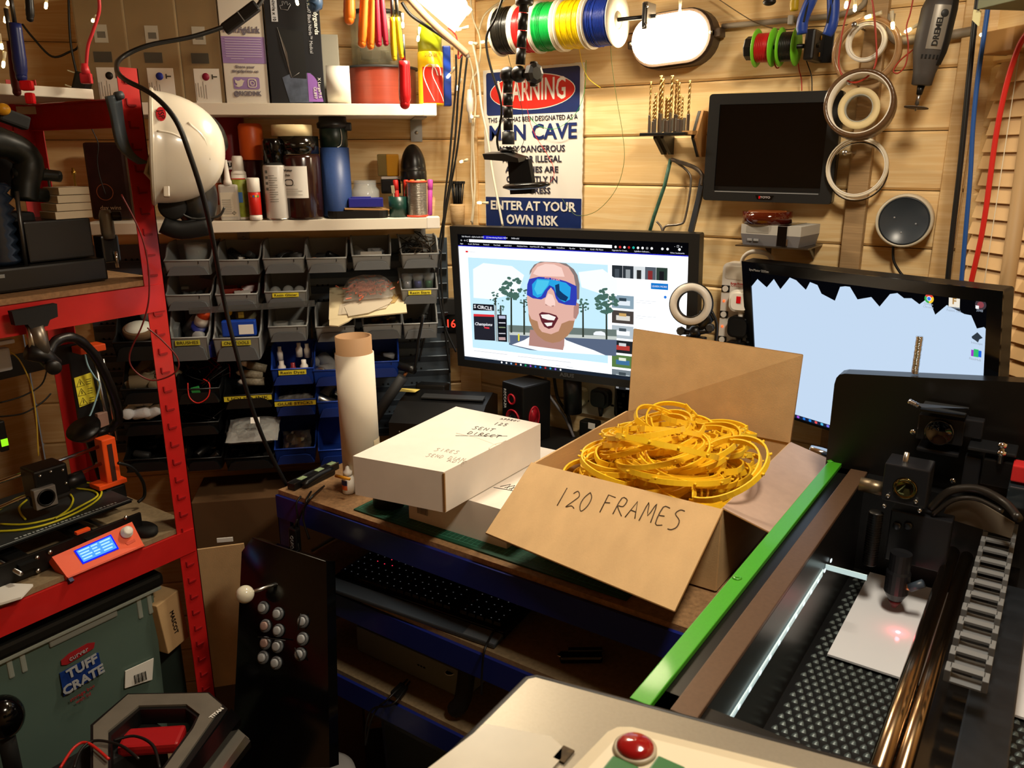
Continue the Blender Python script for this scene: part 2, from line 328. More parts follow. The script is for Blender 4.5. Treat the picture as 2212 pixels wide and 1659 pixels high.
def beamy(z, y0, y1, x, sx, h=.05, lip=.018):
    b = B(); b.box((x, (y0+y1)/2, z-h/2), (.0022, y1-y0, h)); b.box((x+sx*lip/2, (y0+y1)/2, z-.0012), (lip, y1-y0, .0022)); return b
for z, x0, nm in ((BZ-.010, BX0, 'worktop'), (.785, BX0, 'keyboard_shelf'), (.585, BX0, 'lower_shelf')):
    bpart('beam', beamx(z, BX0+.002, BX1-.002, BY0-.002, 1), BLUE); bpart('beam', beamx(z, BX0, BX1, BY1, -1), BLUE)
    bpart('beam', beamy(z, BY0+.01, BY1-.01, BX0-.002, 1), BLUE)
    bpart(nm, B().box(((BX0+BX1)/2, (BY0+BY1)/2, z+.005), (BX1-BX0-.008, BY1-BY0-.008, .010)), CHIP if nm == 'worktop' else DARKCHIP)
# ================================================================ RED RACK
RXF, RXB, RYE, RYN = -1.40, -1.80, .868, -.05    # front x, back x, far end y, near end y
rack = thing('shelving_rack', 'tall red steel shelving rack with slotted posts at the left', 'rack', T(-1.6, .4, 0)); _ri = rack.matrix_world.inverted()
def slotted_post(x, y, sx, sy, H=1.80):
    o = angle_post(rack, x, y, sx, sy, H, RED, 'post', _ri, w=.040)
    bs = B(); z = .05   # tongue slots pressed out of both faces
    while z < H-.02:
        bs.box((x-sx*.0009, y+sy*.020, z), (.0028, .016, .0035)); bs.box((x-sx*.0012, y+sy*.0285, z+.006), (.003, .0025, .011))
        z += .0375
    s = bs.done('slots', mat('red_slot_edges', '#94161a', .4), o); s['kind'] = 'stuff'
    return o
for x, sx in ((RXF, -1), (RXB, 1)):
    for y, sy in ((RYE, -1), (RYN, 1)): slotted_post(x, y, sx, sy)
for z in (.915, 1.42, .40):
    rack_b = beamy(z, RYN+.002, RYE-.004, RXF+.002, -1); rack_b.done('beam', RED, rack, _ri)
    beamy(z, RYN+.002, RYE-.004, RXB-.002, 1).done('beam', RED, rack, _ri)
    for y, sy in ((RYE-.002, -1), (RYN, 1)): beamx(z, RXB+.003, RXF-.003, y, sy).done('beam', RED, rack, _ri)
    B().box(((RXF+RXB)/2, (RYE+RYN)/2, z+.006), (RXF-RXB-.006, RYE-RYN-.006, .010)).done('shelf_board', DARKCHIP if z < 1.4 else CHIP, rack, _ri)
z = 1.752
beamy(z, RYN+.002, RYE-.004, RXB-.002, 1).done('beam', RED, rack, _ri); beamx(z, RXB+.003, RXF-.003, RYE-.002, -1).done('beam', RED, rack, _ri)
tag(B().box((-1.66, .28, 1.762), (.26, 1.15, .018), 0, None, .002).done('shelf_board', WLAM), 'white board lying on the top red beam of the rack', 'board')
# ================================================================ helpers for placing on walls
def kpx(P): return (P-CC).dot(CF)/F_          # metres per pixel at P
def dropz(P, z): return Vector((P.x, P.y, z))
def onShelfA(px, py, off, z): return dropz(onA(px, py, off), z)
class G: pass
def spec(x0, x1, yt, yb, off, z=None, f=onA):
    g = G(); c = f((x0+x1)/2, yb, off); g.k = kpx(c); g.w = (x1-x0)*g.k; g.h = (yb-yt)*g.k*1.03; g.P = c if z is None else dropz(c, z)
    return g
SZ1, SZ2 = 1.759, 1.514     # top faces of the two white shelves
def sA(s, off=0, z=0): return Vector((XC+s*R2+off*R2, YB+s*R2-off*R2, z))
def shelf(z, s0, s1, name_l):
    M = fA(sA((s0+s1)/2, 0, z)); L = s1-s0
    t = thing('wall_shelf', name_l, 'shelf', M, 'white shelves on the corner wall')
    B().box((0, -.10, -.012), (L, .20, .024), 0, None, .001).done('shelf_board', WLAM, t)
    B().box((L/2+.006, -.183, -.0115), (.030, .036, .026), 0, None, .002).done('end_cap', WHITE, t)
    for x in (L/2-.012, -L/2+.3):
        br = B(); br.box((x, -.004, -.05), (.028, .004, .052)); br.box((x, -.09, -.0255), (.026, .17, .003)); br.done('bracket', GALV, t)
        B().lathe([(0,.0025),(.004,.0015),(.0045,0)], 12, 0, T(x, -.006, -.055)@RX(90)).done('screw', STEEL, t)
    return t
SR = (onA(923,250,.2).x-XC-.2*R2)/R2
shelf(SZ1, -1.02, SR, 'upper white shelf holding filament boxes and hanging plier handles')
shelf(SZ2, SR-.74, SR, 'lower white shelf holding bottles, jars and the white safety helmet end')
# ---------------------------------------------------------------- boxes on the upper shelf
TAN = mat('parcel_card', '#8C7248', .6, noise=.12, ns=14); LILAC = mat('lilac_print', '#8E74A8', .6); WBOX = mat('white_box_card', '#CFC8BC', .65)
for i, (x0, x1, dotc, lab, rz) in enumerate((( 186,290,'#161616','brown filament carton with a black dot label, leftmost on the upper shelf',-3),(292,399,'#2333a0','brown filament carton with a blue dot label on the upper shelf',-3),(401,488,'#8d1a3a','brown filament carton with a dark red dot label on the upper shelf',-4))):
    g = spec(x0, x1, 0, 222, .185, SZ1); w = g.w*1.0; t = thing('filament_carton', lab, 'box', fA(g.P)@RZ(rz), 'brown filament cartons on the upper shelf')
    H = .235
    B().box((0, .085, H/2), (w-.003, .17, H), 0, None, .003).done('carton', TAN, t)
    fx = .002; y = -.0012
    B().box((0, .084, H/2+.0005), (w, .173, H+.001), 0, None, .004).done('clear_wrap', mat('clear_wrap', '#DAD2B8', .10, alpha=.10, spec=1, bump=.8, bs=35), t)
    B().box((.008, y, .033), (.052, .001, .070), 0, None, 0).done('label_sticker', PAPER, t)
    B().lathe([(0,.0008),(.0075,.0008),(.0075,0)], 20, 0, T(.006, y-.0006, .052)@RX(90)).done('colour_dot', mat('dot_%d' % i, dotc, .5), t)
    text('T', .014, T(.024, y-.0008, .052)@UP@RZ(90), INK, t, 'printed_letter', bold=.0006)
    b = B()
    for q in range(5): b.box((-.016+q*.005, y-.0007, .022+(q % 2)*.004), (.0012, .0004, .034-(q % 3)*.006))
    b.done('small_print', mat('faint_print', '#8a8880', .7), t)['kind'] = 'stuff'
    B().box((-.002, y, .088), (.035, .001, .020)).done('window_hole', BLKM, t)
    B().box((0, y, .132), (.026, .001, .034)).done('address_label', mat('worn_paper', '#BDB9AB', .7), t)
    B().box((.001, y-.0006, .130), (.016, .0004, .012)).done('printed_square', mat('faint_print2', '#5d5b54', .7), t)
g = spec(489, 585, 0, 226, .19, SZ1); t = thing('printed_carton', 'white carton with lilac panel and website lettering on the upper shelf', 'box', fA(g.P)@RZ(3)); w = g.w*.93; H = .24
B().box((0, .085, H/2), (w, .17, H), 0, None, .0015).done('carton', WBOX, t)
B().box((0, -.0004, .105), (w-.001, .0006, .052)).done('lilac_panel', LILAC, t)
text('www.rigid.ink', .018, T(-.002, -.001, .144)@UP, mat('grey_print', '#6b6472', .6), t, 'printed_lettering', bold=.0004, width=w*.86)
text('Share your\n#rigidprints on', .0085, T(0, -.001, .068)@UP, mat('grey_print', '#6b6472', .6), t, 'printed_lettering', width=w*.6)
text('@RIGIDINK', .013, T(0, -.001, .019)@UP, mat('grey_print', '#6b6472', .6), t, 'printed_lettering', bold=.0003, width=w*.64)
b = B().prism(rrect(w*.6, .024, .004), 0, .0006, 0, T(0, -.0002, .040)@RX(90)); b.done('badge_panel', LILAC, t)
b = B(); Q = T(w*.13, -.0012, .040)@RX(90); b.ring(rrect(.018,.018,.005), rrect(.0145,.0145,.0035), 0, .0004, 0, Q); b.ring(circ(.0048,20), circ(.0033,20), 0, .0004, 0, Q); b.prism(circ(.001, 8, .0055, .0055), 0, .0004, 0, Q); b.done('camera_icon', WBOX, t)
b = B(); Q = T(-w*.16, -.0012, .040)@RX(90); b.prism([(-.010,-.006),(-.002,-.008),(.005,-.005),(.008,.002),(.0105,.005),(.007,.0055),(.004,.008),(.0005,.005),(-.004,.004),(-.009,.007),(-.0085,.001),(-.005,-.002),(-.006,-.0045)], 0, .0004, 0, Q); b.done('bird_icon', WBOX, t)
b = B()
for r in range(9): b.box((-.004*(r == 8)-(.01 if r == 8 else 0), -.0012, .126-.0048*r), (w*(.82 if r < 8 else .3), .0004, .0016))
b.done('small_print', mat('pale_lilac', '#B8A8C8', .6), t)['kind'] = 'stuff'
for z in (.045, .150): B().box((w/2+.0002, .012, z), (.0008, .006, .042)).done('hand_slot', BLKM, t)
g = spec(585, 706, 22, 226, .19, SZ1); t = thing('glove_box', 'black disposable glove box with torn front on the upper shelf', 'box', fA(g.P)@RZ(2)); w = g.w*.93; H = g.h
B().box((0, .045, H/2), (w, .09, H), 0, None, .001).done('carton', mat('glove_box_card', '#15171c', .45), t)
B().prism([(-.018,.002),(-.030,.052),(-.012,.060),(.030,.062),(.030,.002)], 0, .0008, 0, T(0, 0, 0)@RX(90)).done('glove_photo', mat('glove_photo', '#4d5668', .5, noise=.5, ns=40), t)
b = B(); pts = [(w/2-.004, .004), (.022, .004), (.022, .062)]+[(.022+.028*math.sin(math.radians(a)), .006+.056*math.cos(math.radians(a))) for a in range(10, 90, 10)]+[(w/2-.004, .006)]
b.prism([(x, z) for x, z in pts], 0, .0012, 0, RX(90)); b.done('lilac_arc', mat('lilac_bright', '#8d5fb0', .5), t)
b = B().prism([(-.032,.150),(.020,.143),(.020,.050),(-.012,.052),(-.020,.092)], 0, .0010, 0, RX(90)); b.done('torn_opening', BLKM, t)
b = B(); b.add([(-.032,-.0014,.150),(-.012,-.0014,.052),(-.016,-.006,.10)], [(0,1,2)]); b.tube([(-.032,-.0015,.150),(-.022,-.004,.105),(-.010,-.0015,.052),(.006,-.0015,.062)], .0004, 4); b.done('torn_edge', mat('torn_white', '#9b9a98', .7), t)
text('Bodyguards', .0125, T(w/2-.0085, -.0012, H-.042)@UP@RZ(-90), PAPER, t, 'printed_lettering', bold=.0002)
text('GL897 Black Nitrile\u2122 Medical', .0095, T(w/2-.022, -.0012, H-.058)@UP@RZ(-90), mat('grey_print_l', '#b9bcc2', .6), t, 'printed_lettering', width=.10)
text('X Large/9.5', .0088, T(w/2-.010, -.0020, .032)@UP@RZ(-90), PAPER, t, 'printed_lettering'); text('GL897', .0088, T(w/2-.020, -.0020, .022)@UP@RZ(-90), PAPER, t, 'printed_lettering')
B().box((-.036, -.0006, H-.025), (.013, .0008, .046)).done('printed_tab', mat('grey_print_l', '#b9bcc2', .6), t); text('Nitrile x 10', .0085, T(-.036, -.0014, H-.025)@UP@RZ(-90), INK, t, 'printed_lettering', width=.042)
b = B(); Q = T(-.012, -.0012, H-.018)@RX(90)
b.tube([(x, y, 0) for x, y in ((-.010,-.006),(-.012,.001),(-.006,.002),(-.007,.009),(-.004,.009),(-.002,.003),(0,.009),(.003,.009),(.004,.002),(.009,.006),(.010,.003),(.006,-.003),(.004,-.007),(-.010,-.006))], .0004, 4, 0, M=Q); b.done('hand_icon', mat('grey_print_l', '#b9bcc2', .6), t)
# white roll, red spool, jar, aerosol
g = spec(706, 752, 148, 225, .15, SZ1); R = g.h/2
tag(B().lathe([(R*.45,0),(R,0),(R,.05),(R*.45,.05)], 32, 0, fA(g.P+Vector((0,0,R)))@RY(90)@RZ(0)@T(0,0,-.02)@T(0,0,0)).done('cleaning_roll', mat('white_fabric', '#D8D3C6', .8)), 'white ribbed roll lying on edge beside the glove box', 'roll')
g = spec(738, 912, 140, 223, .10, SZ1)
def spool(name, lab, M, R, Hh, wm, fm, group=None, core=.45, n=40, ribs=10, cat='spool', tubes=True):
    t = thing(name, lab, cat, M, group)
    for z, nm in ((0, 'flange'), (Hh-.004, 'flange')): B().lathe([(R*core*.7,z),(R,z),(R,z+.004),(R*core*.7,z+.004),(R*core*.7,z)], n, 0).done(nm, fm, t)
    b = B(); k = int((Hh-.008)/.0016)+1; prof = []
    for i in range(k*2+1): prof.append((R*.93-(.0005 if i % 2 else 0), .004+(Hh-.008)*i/(k*2)))
    b.lathe([(R*core, .004)]+prof+[(R*core, Hh-.004)], n, 0); b.done('winding', wm, t); return t
spool('filament_spool', 'spool of copper red filament lying flat on the upper shelf', fA(dropz(sA(0),0)*0+g.P+Vector((-.02*R2*-1*0,0,0)))@T(0,.07,0), g.w/2*.98, g.h*.97, mat('red_filament', '#8C3B2A', .3, noise=.15, ns=300, stretch=(.02,.02,1)), DGREY, core=.4)
g2 = spec(756, 880, 30, 140, .09, SZ1+g.h*.97+.002)
t = thing('storage_jar', 'large clear plastic jar standing on the red filament spool', 'jar', fA(g2.P)@T(.0,.055,0)); R = g2.w/2*.92
B().lathe([(0,.001),(R,.001),(R,.105),(R*.97,.11),(R*.97,.108),(R*.96,.004),(0,.004)], 36).done('body', mat('smoky_plastic', '#c8c2a4', .08, alpha=.35, spec=1), t)
B().lathe([(0,.118),(R*1.02,.118),(R*1.02,.1105),(0,.1105)], 36).done('lid', DGREY, t)
b = B()
for i in range(16): b.box((R*.5*math.cos(i*2.4), R*.5*math.sin(i*2.4), .03+.035*(i % 3)/2), (.02, .02, .03), 0, None)
b.done('contents', mat('jar_contents', '#3b382e', .6, noise=.4, ns=50), t)['kind'] = 'stuff'
g = spec(911, 966, 62, 222, .15, SZ1+.0); R = g.w/2
t = thing('aerosol_can', 'yellow aerosol can with a white swoosh at the end of the upper shelf', 'can', fA(g.P)@T(-.004,.03,0))
Hc = g.h; AY = mat('can_yellow', '#F2C81A', .25)
B().lathe([(0,.001),(R*.96,.001),(R,.005),(R,Hc*.66),(R*.98,Hc*.665),(0,Hc*.665)], 32).done('body', AY, t)
B().lathe([(R*.93,Hc*.665),(R*.95,Hc*.93),(R*.8,Hc),(0,Hc)], 32).done('cap', mat('can_lime', '#A8B41E', .3), t)
def wrapcurve(b, pts, R, mi=0, d=.0006):   # strip of (x arc, z0, z1) on a cylinder facing -y
    vs = []; fs = []
    for i, (x, z0, z1) in enumerate(pts):
        a = -math.pi/2+x/R
        for z in (z0, z1): vs.append(((R+d)*math.cos(a), (R+d)*math.sin(a), z))
        if i: fs.append((2*i-2, 2*i, 2*i+1, 2*i-1))
    return b.add(vs, fs, mi, True)
h6 = Hc*.66
wrapcurve(B(), [(-R*.75+R*1.9*i/12, .006, h6*.72) for i in range(13)], R).done('red_panel', mat('can_red', '#C5281C', .3), t)
sw = B(); cl_ = [(.75,.0),(.45,.14),(.1,.32),(-.2,.52),(-.12,.68),(.2,.74),(.55,.66),(.7,.52)]
vs = []
for i, (u, v) in enumerate(crom([Vector((a_*1.1, b_, 0)) for a_, b_ in [(c_[0], c_[1]) for c_ in cl_]], 4)[:] and [(p.x, p.y) for p in crom([Vector((a_, b_, 0)) for a_, b_ in cl_], 4)]):
    wd_ = .62-.34*(i/28.); a1 = -math.pi/2+(u-wd_)*1.0; a2 = -math.pi/2+(u+wd_*.6)*1.0
    z = .010+v*h6*.92
    vs += [((R+.0012)*math.cos(a1), (R+.0012)*math.sin(a1), z), ((R+.0012)*math.cos(a2), (R+.0012)*math.sin(a2), z)]
sw.add(vs, [(2*i, 2*i+1, 2*i+3, 2*i+2) for i in range(len(vs)//2-1)], 0, True); sw.done('white_swoosh', PAPER, t)
text('DUCK OIL', .010, T(0, -R-.001, h6*.93)@UP, mat('can_brown', '#7a3c10', .5), t, 'printed_lettering', width=R*1.0)
g = spec(966, 974, 105, 222, .10, SZ1)
tag(B().box((0, 0, g.h/2+.001), (.018, .03, g.h), 0, None, .003).done('blue_can', mat('blue_tin', '#1C3FA6', .3), None, fA(g.P)@T(-.004,0,0)), 'narrow blue tin showing behind the yellow aerosol can', 'tin')
# white box behind the roll
g = spec(700, 738, 88, 225, .07, SZ1); tag(B().box((.0, .0, g.h/2+.001), (g.w, .05, g.h), 0, None, .001).done('small_carton', mat('grey_box_card', '#8d8a7e', .6), None, fA(g.P)), 'small pale carton behind the white roll on the upper shelf', 'box')
# ---------------------------------------------------------------- lower shelf
def lathe_thing(name, lab, cat, P, parts, group=None, rz=0, n=28):
    t = thing(name, lab, cat, fA(P)@RZ(rz), group)
    for nm, m, prof in parts: B().lathe(prof, n).done(nm, m, t)
    return t
def cyl_prof(r, z0, z1, e=.002): return [(0,z0),(r-e,z0),(r,z0+e),(r,z1-e),(r-e,z1),(0,z1)]
Z = SZ2
def lab_patch(t, R, a0, a1, z0, z1, m, name='label_sticker'): return wrapcurve(B(), [(R*math.radians(a0+(a1-a0)*i/8), z0, z1) for i in range(9)], R, d=.0007).done(name, m, t)
def txt_lines(t, R, z, rows, m=None, w=.5):
    b = B()
    for r in range(rows): wrapcurve(b, [(R*(-w*.7+w*1.2*i/4*(1 if r % 3 else .7)), z-.005*r, z-.005*r+.0014) for i in range(5)], R, d=.0012)
    return b.done('small_print', m or mat('faint_print', '#8a8880', .7), t)
g = spec(484, 545, 258, 475, .05, Z); R = g.w/2
t = lathe_thing('red_canister', 'dark red canister at the back of the lower shelf', 'can', g.P, [('body', mat('dark_red_tin', '#7d1220', .4), cyl_prof(R, .001, g.h))])
lab_patch(t, R, -60, 60, g.h*.44, g.h*.52, PAPER); text('WUR', .013, T(-.004, -R-.002, g.h*.48)@UP, INK, t, 'printed_lettering', bold=.0006)
g = spec(538, 578, 290, 478, .11, Z); R = g.w/2*1.05
lathe_thing('orange_capped_bottle', 'dark red bottle with a wide orange cap on the lower shelf', 'bottle', g.P+Vector(), [('body', mat('maroon_plastic', '#3a0d16', .3), cyl_prof(R, .001, g.h*.62)), ('cap', mat('orange_cap', '#D45A1C', .4), [(0,g.h),(R*1.0,g.h),(R*1.18,g.h*.97),(R*1.18,g.h*.63),(R*1.1,g.h*.62),(0,g.h*.62)])])
g = spec(468, 494, 288, 480, .08, Z); R = g.w/2
lathe_thing('cone_nozzle_bottle', 'white cone topped bottle behind the small glue bottles', 'bottle', g.P, [('body', WHITE, [(0,.001),(R,.001),(R,g.h*.7),(R*.5,g.h*.85),(R*.3,g.h),(0,g.h)])])
g = spec(460, 486, 360, 480, .13, Z); R = g.w/2
lathe_thing('brown_capped_bottle', 'small white bottle with a brown cap near the helmet', 'bottle', g.P, [('body', WHITE, cyl_prof(R, .001, g.h*.8)), ('label_band', mat('orange_label', '#B6501e', .5), cyl_prof(R+.0006, g.h*.25, g.h*.62, .0002)), ('cap', mat('brown_cap', '#5a2a22', .4), cyl_prof(R*.8, g.h*.8, g.h))])
g = spec(473, 496, 340, 480, .09, Z); R = g.w/2*.9
lathe_thing('white_capped_bottle', 'small bottle with a flat white cap behind the glue bottle', 'bottle', g.P, [('body', mat('olive_plastic', '#6f6850', .5), cyl_prof(R, .001, g.h*.87)), ('cap', WHITE, cyl_prof(R*1.05, g.h*.87, g.h))])
g = spec(479, 519, 358, 481, .185, Z)
t = thing('super_glue_bottle', 'clear flat glue bottle with a tall white nozzle on the lower shelf', 'bottle', fA(g.P)@T(0,.008,0)); w = g.w; h = g.h
FROST = mat('frosted_plastic', '#C9C5BC', .3, alpha=.85)
b = B(); b.box((0, 0, h*.30), (w, .016, h*.60), 0, None, .0045); b.done('body', FROST, t)
B().lathe([(.0095,h*.59),(.0085,h*.66),(.0068,h*.68),(.003,h),(0,h)], 20).done('nozzle', WHITE, t)
B().box((0, -.0083, h*.27), (w*.84, .0008, h*.40)).done('label_sticker', mat('cream_label', '#CFC8B4', .6), t)
b = B(); [b.box((-w*.12, -.0090, h*.12+q*.0042), (w*.45, .0003, .0012)) for q in range(8)]; b.done('small_print', mat('faint_print', '#8a8880', .7), t)
b = B(); b.ring([(0,.0045),(.0045,0),(0,-.0045),(-.0045,0)], [(0,.0035),(.0035,0),(0,-.0035),(-.0035,0)], 0, .0004, 0, T(w*.22, -.0088, h*.13)@RX(90)); b.done('hazard_mark', INK, t); text('!', .006, T(w*.22, -.0092, h*.13)@UP, INK, t, 'hazard_mark')
g = spec(509, 541, 350, 479, .16, Z); R = g.w/2; h = g.h
t = lathe_thing('green_label_bottle', 'white bottle with a green label and domed cap on the lower shelf', 'bottle', g.P, [('body', WHITE, cyl_prof(R, .001, h*.72)), ('shoulder', WHITE, [(R, h*.70),(R*.95,h*.75),(R*.75,h*.77),(R*.75,h*.78),(0,h*.78)]), ('cap', WHITE, [(R*.76,h*.76),(R*.72,h*.96),(R*.6,h),(0,h)]), ('label_band', mat('leaf_label', '#8E9A34', .5, noise=.3, ns=90), cyl_prof(R+.0006, h*.05, h*.64, .0002))])
wrapcurve(B(), [(-R*.3+R*.7*i/6, h*.28, h*.44) for i in range(7)], R+.001).done('blue_patch', mat('label_blue', '#3b6fb0', .5), t); wrapcurve(B(), [(-R+R*2*i/8, h*.64, h*.655) for i in range(9)], R+.001).done('red_stripe', REDP, t)
g = spec(541, 568, 393, 480, .19, Z); R = g.w/2; h = g.h
t = lathe_thing('glue_stick', 'red and white glue stick standing on the lower shelf', 'glue stick', g.P, [('base', WHITE, cyl_prof(R, .001, h*.14)), ('barrel', mat('stick_red', '#C8241c', .35), cyl_prof(R*.97, h*.14, h*.66, .0002)), ('cap', WHITE, cyl_prof(R, h*.66, h))])
for q, c_ in enumerate(('#e07a20', '#2f69b3', '#e0c52a', '#3c9b4b')): wrapcurve(B(), [(R*(-.5+q*.36), h*.55, h*.60), (R*(-.25+q*.36), h*.55, h*.60)], R*.98).done('colour_spot', mat('spot%d' % q, c_, .5), t)
g = spec(576, 634, 318, 480, .175, Z); R = g.w/2*.92; h = g.h
t = lathe_thing('spray_can', 'white labelled spray can with a black cap on the lower shelf', 'can', g.P+Vector(), [('body', mat('can_white', '#CFCBC4', .3), [(0,.001),(R*.95,.001),(R,.006),(R,h*.66),(R*.95,h*.68),(0,h*.68)]), ('base_rim', STEEL, [(R*.96,.0005),(R*1.02,.002),(R*.97,.005)]), ('cap', BLKG, [(R*.9,h*.67),(R*.86,h*.97),(R*.8,h),(0,h)])], rz=-8)
txt_lines(t, R, h*.55, 12, w=.55)
b = B(); [b.box((-R*.55+(q % 2)*.008, -R*.86, h*(.60-.07*(q//2))), (.006, .001, .006)) for q in range(8)]; b.done('printed_squares', mat('faint_print2', '#5d5b54', .7), t)
g = spec(612, 700, 342, 476, .17, Z); R = g.w/2*.97; h = g.h
AMB = mat('amber_jar', '#2a1411', .18, coat=.3)
t = lathe_thing('amber_jar', 'large dark brown jar with a white label on the lower shelf', 'jar', g.P+Vector()-Vector((R2,-R2,0))*.01, [('body', AMB, [(0,.001),(R*.96,.001),(R,.006),(R,h*.92),(R*.94,h*.97),(0,h*.97)])])
lab_patch(t, R, -62, 22, h*.33, h*.80, PAPER)
for q, (s_, z_, sz) in enumerate((('Polymer', .74, .0075), ('Brin', .67, .0065))): text(s_, sz, T(-R*.55, -R*.90, h*z_)@UP@RY(-30), INK, t, 'printed_lettering')
b = B(); wrapcurve(b, [(-R*.75+R*.5*i/4, h*.52, h*.525) for i in range(5)], R+.0006); [wrapcurve(b, [(-R*.9+R*(1.0 if q % 2 else .8)*i/4, h*(.46-.028*q), h*(.466-.028*q)) for i in range(5)], R+.0006) for q in range(4)]; b.done('small_print', mat('faint_print', '#8a8880', .7), t)
b = B(); b.ring(rrect(.022,.014,.006), rrect(.019,.011,.005), 0, .0004, 0, T(-R*.52, -R*.88, h*.56)@RZ(-30)@RX(90)); b.done('speech_bubble_mark', INK, t)
Pj = g.P-Vector((R2,-R2,0))*.01
lathe_thing('wrap_roll', 'roll of glossy black wrap on top of the brown jar', 'roll', dropz(Pj, Z+h*.97+.001), [('roll', mat('glossy_black_film', '#0b0a08', .12, coat=.5, bump=.5, bs=80, stretch=(1,1,.05)), [(R*.5,0),(R*.98,0),(R*.98,h*.26),(R*.5,h*.26),(R*.5,0)])])
lathe_thing('masking_tape_roll', 'cream masking tape roll stacked on the brown jar', 'tape', dropz(Pj, Z+h*1.235)-Vector((R2,R2,0))*.012, [('roll', mat('cream_tape', '#D8C596', .6), [(R*.66,0),(R*.98,0),(R*.98,.024),(R*.66,.024),(R*.66,0)])])
g = spec(697, 766, 260, 472, .13, Z); R = g.w/2*.9; h = g.h
t = lathe_thing('vacuum_flask', 'blue vacuum flask with a black screw cup on the lower shelf', 'flask', g.P, [('body', mat('flask_blue', '#2A4274', .45, noise=.1, ns=300), [(0,.001),(R*.98,.001),(R*1.02,.01),(R*.98,h*.66),(0,h*.66)]), ('collar', mat('flask_green_black', '#11231d', .35), cyl_prof(R*.93, h*.66, h*.84)), ('cup', BLK, [(R*.9,h*.83),(R*1.05,h*.84),(R*1.08,h*.88),(R*.92,h*.90),(R*.90,h*.97),(R*.8,h),(0,h)])])
B().tube([(R*.50,-R*.82,h*.83),(R*.56,-R*.80,h*.75),(R*.46,-R*.84,h*.68),(R*.2,-R*.95,h*.66)], .0010, 6, sub=4).done('wire_clip', STEEL, t)
B().box((R*1.0, -R*.3, h*.85), (.016, .018, .018), 0, None, .003).done('lock_tab', BLK, t)
g = spec(762, 822, 398, 470, .10, Z); R = g.w/2; h = g.h
t = lathe_thing('glass_jar', 'empty clear glass jar behind the blue stamp on the lower shelf', 'jar', g.P, [('glass', GLASS, [(0,.001),(R,.002),(R,h*.72),(R*.8,h*.82),(R*.8,h),(R*.77,h),(R*.77,h*.83),(R*.96,h*.7),(R*.96,.005),(0,.004)])])
# black tray, cardboard, blue block
g = spec(712, 838, 462, 480, .15, Z); t = thing('plastic_tray', 'shallow black tray on the lower shelf under a cardboard scrap', 'tray', fA(g.P)@T(0,.0,0))
b = B(); b.ring(rrect(g.w,.085,.02), rrect(g.w-.008,.077,.017), .004, .017); b.prism(rrect(g.w*.96,.080,.018), .0006, .0045); b.done('tray', BLK, t)
tag(B().box((.006, 0, .0195), (.10, .06, .003), 0, RY(2)).done('cardboard_scrap', CARDD, None, fA(g.P)@T(.012,0,0)@RZ(4)), 'brown cardboard scrap lying across the black tray', 'cardboard')
t = thing('blue_stapler_block', 'dark blue plastic block resting on the cardboard scrap', 'block', fA(g.P)@T(.018,.0,.0225)@RZ(3))
B().box((0,0,.011), (.078,.028,.021), 0, None, .002).done('block', mat('deep_blue_plastic', '#1a1c78', .4), t); B().box((-.01,0,.0225), (.045,.012,.003), 0, None, .001).done('ridge', mat('deep_blue_plastic', '#1a1c78', .4), t)
# gold/yellow pot on a black bracket, fixed to the wall
g = spec(817, 866, 336, 380, .06, None); P = g.P
t = thing('yellow_pot', 'square yellow and gold pot on a black wall holder', 'pot', fA(P))
B().box((.008, 0, g.h/2), (g.w*.55, .042, g.h), 0, None, .003).done('front_panel', mat('amber_yellow', '#D79A1E', .3), t); B().box((-g.w*.28, .001, g.h/2), (g.w*.44, .040, g.h), 0, None, .003).done('gold_panel', mat('dull_gold', '#8a7a48', .3, .4), t)
t = thing('wall_pot_holder', 'black wall holder with a white rim below the yellow pot', 'holder', fA(P)); B().box((.004, 0, -.004), (g.w*.9, .046, .0065), 0, None, .002).done('rim', WHITE, t); B().box((.002, .008, -.024), (g.w*.85, .050, .033), 0, None, .003).done('holder_body', BLK, t); B().box((.0, .042, -.024), (.02, .034, .02)).done('arm', BLK, t)
# black dome on a stand, solder spool, paint pot, pens
g = spec(868, 926, 336, 478, .10, Z); R = g.w/2*.93; h = g.h
t = thing('dome_bottle', 'black bottle with a large round dome cap on the lower shelf', 'bottle', fA(g.P)); B().lathe(cyl_prof(R*.9, .001, h*.5), 28).done('body', DGREY, t); B().lathe([(R,h*.48),(R*1.03,h*.5),(R*1.03,h*.62),(R,h*.63)]+[(R*math.cos(math.radians(a)), h*.63+h*.37*math.sin(math.radians(a))) for a in range(0,91,9)], 32).done('dome_cap', mat('black_satin', '#111111', .3), t)
g = spec(880, 926, 404, 477, .18, Z); R = g.w/2
spool('solder_spool', 'spool of bright solder wire with red flanges on the lower shelf', fA(g.P)@T(0,0.012,.001)@RY(0), R, g.h, mat('solder_wire', '#A9A49A', .28, .9, bump=.5, bs=250, stretch=(.1,.1,3)), mat('orange_flange', '#C4452a', .5), core=.3)
g = spec(841, 882, 434, 476, .16, Z); R = g.w/2
t = lathe_thing('paint_pot', 'dark green pot holding two brushes on the lower shelf', 'pot', g.P, [('pot', mat('bottle_green', '#0f332b', .35), [(0,.001),(R*.94,.001),(R,g.h),(R*.93,g.h),(R*.88,.004),(0,.004)])])
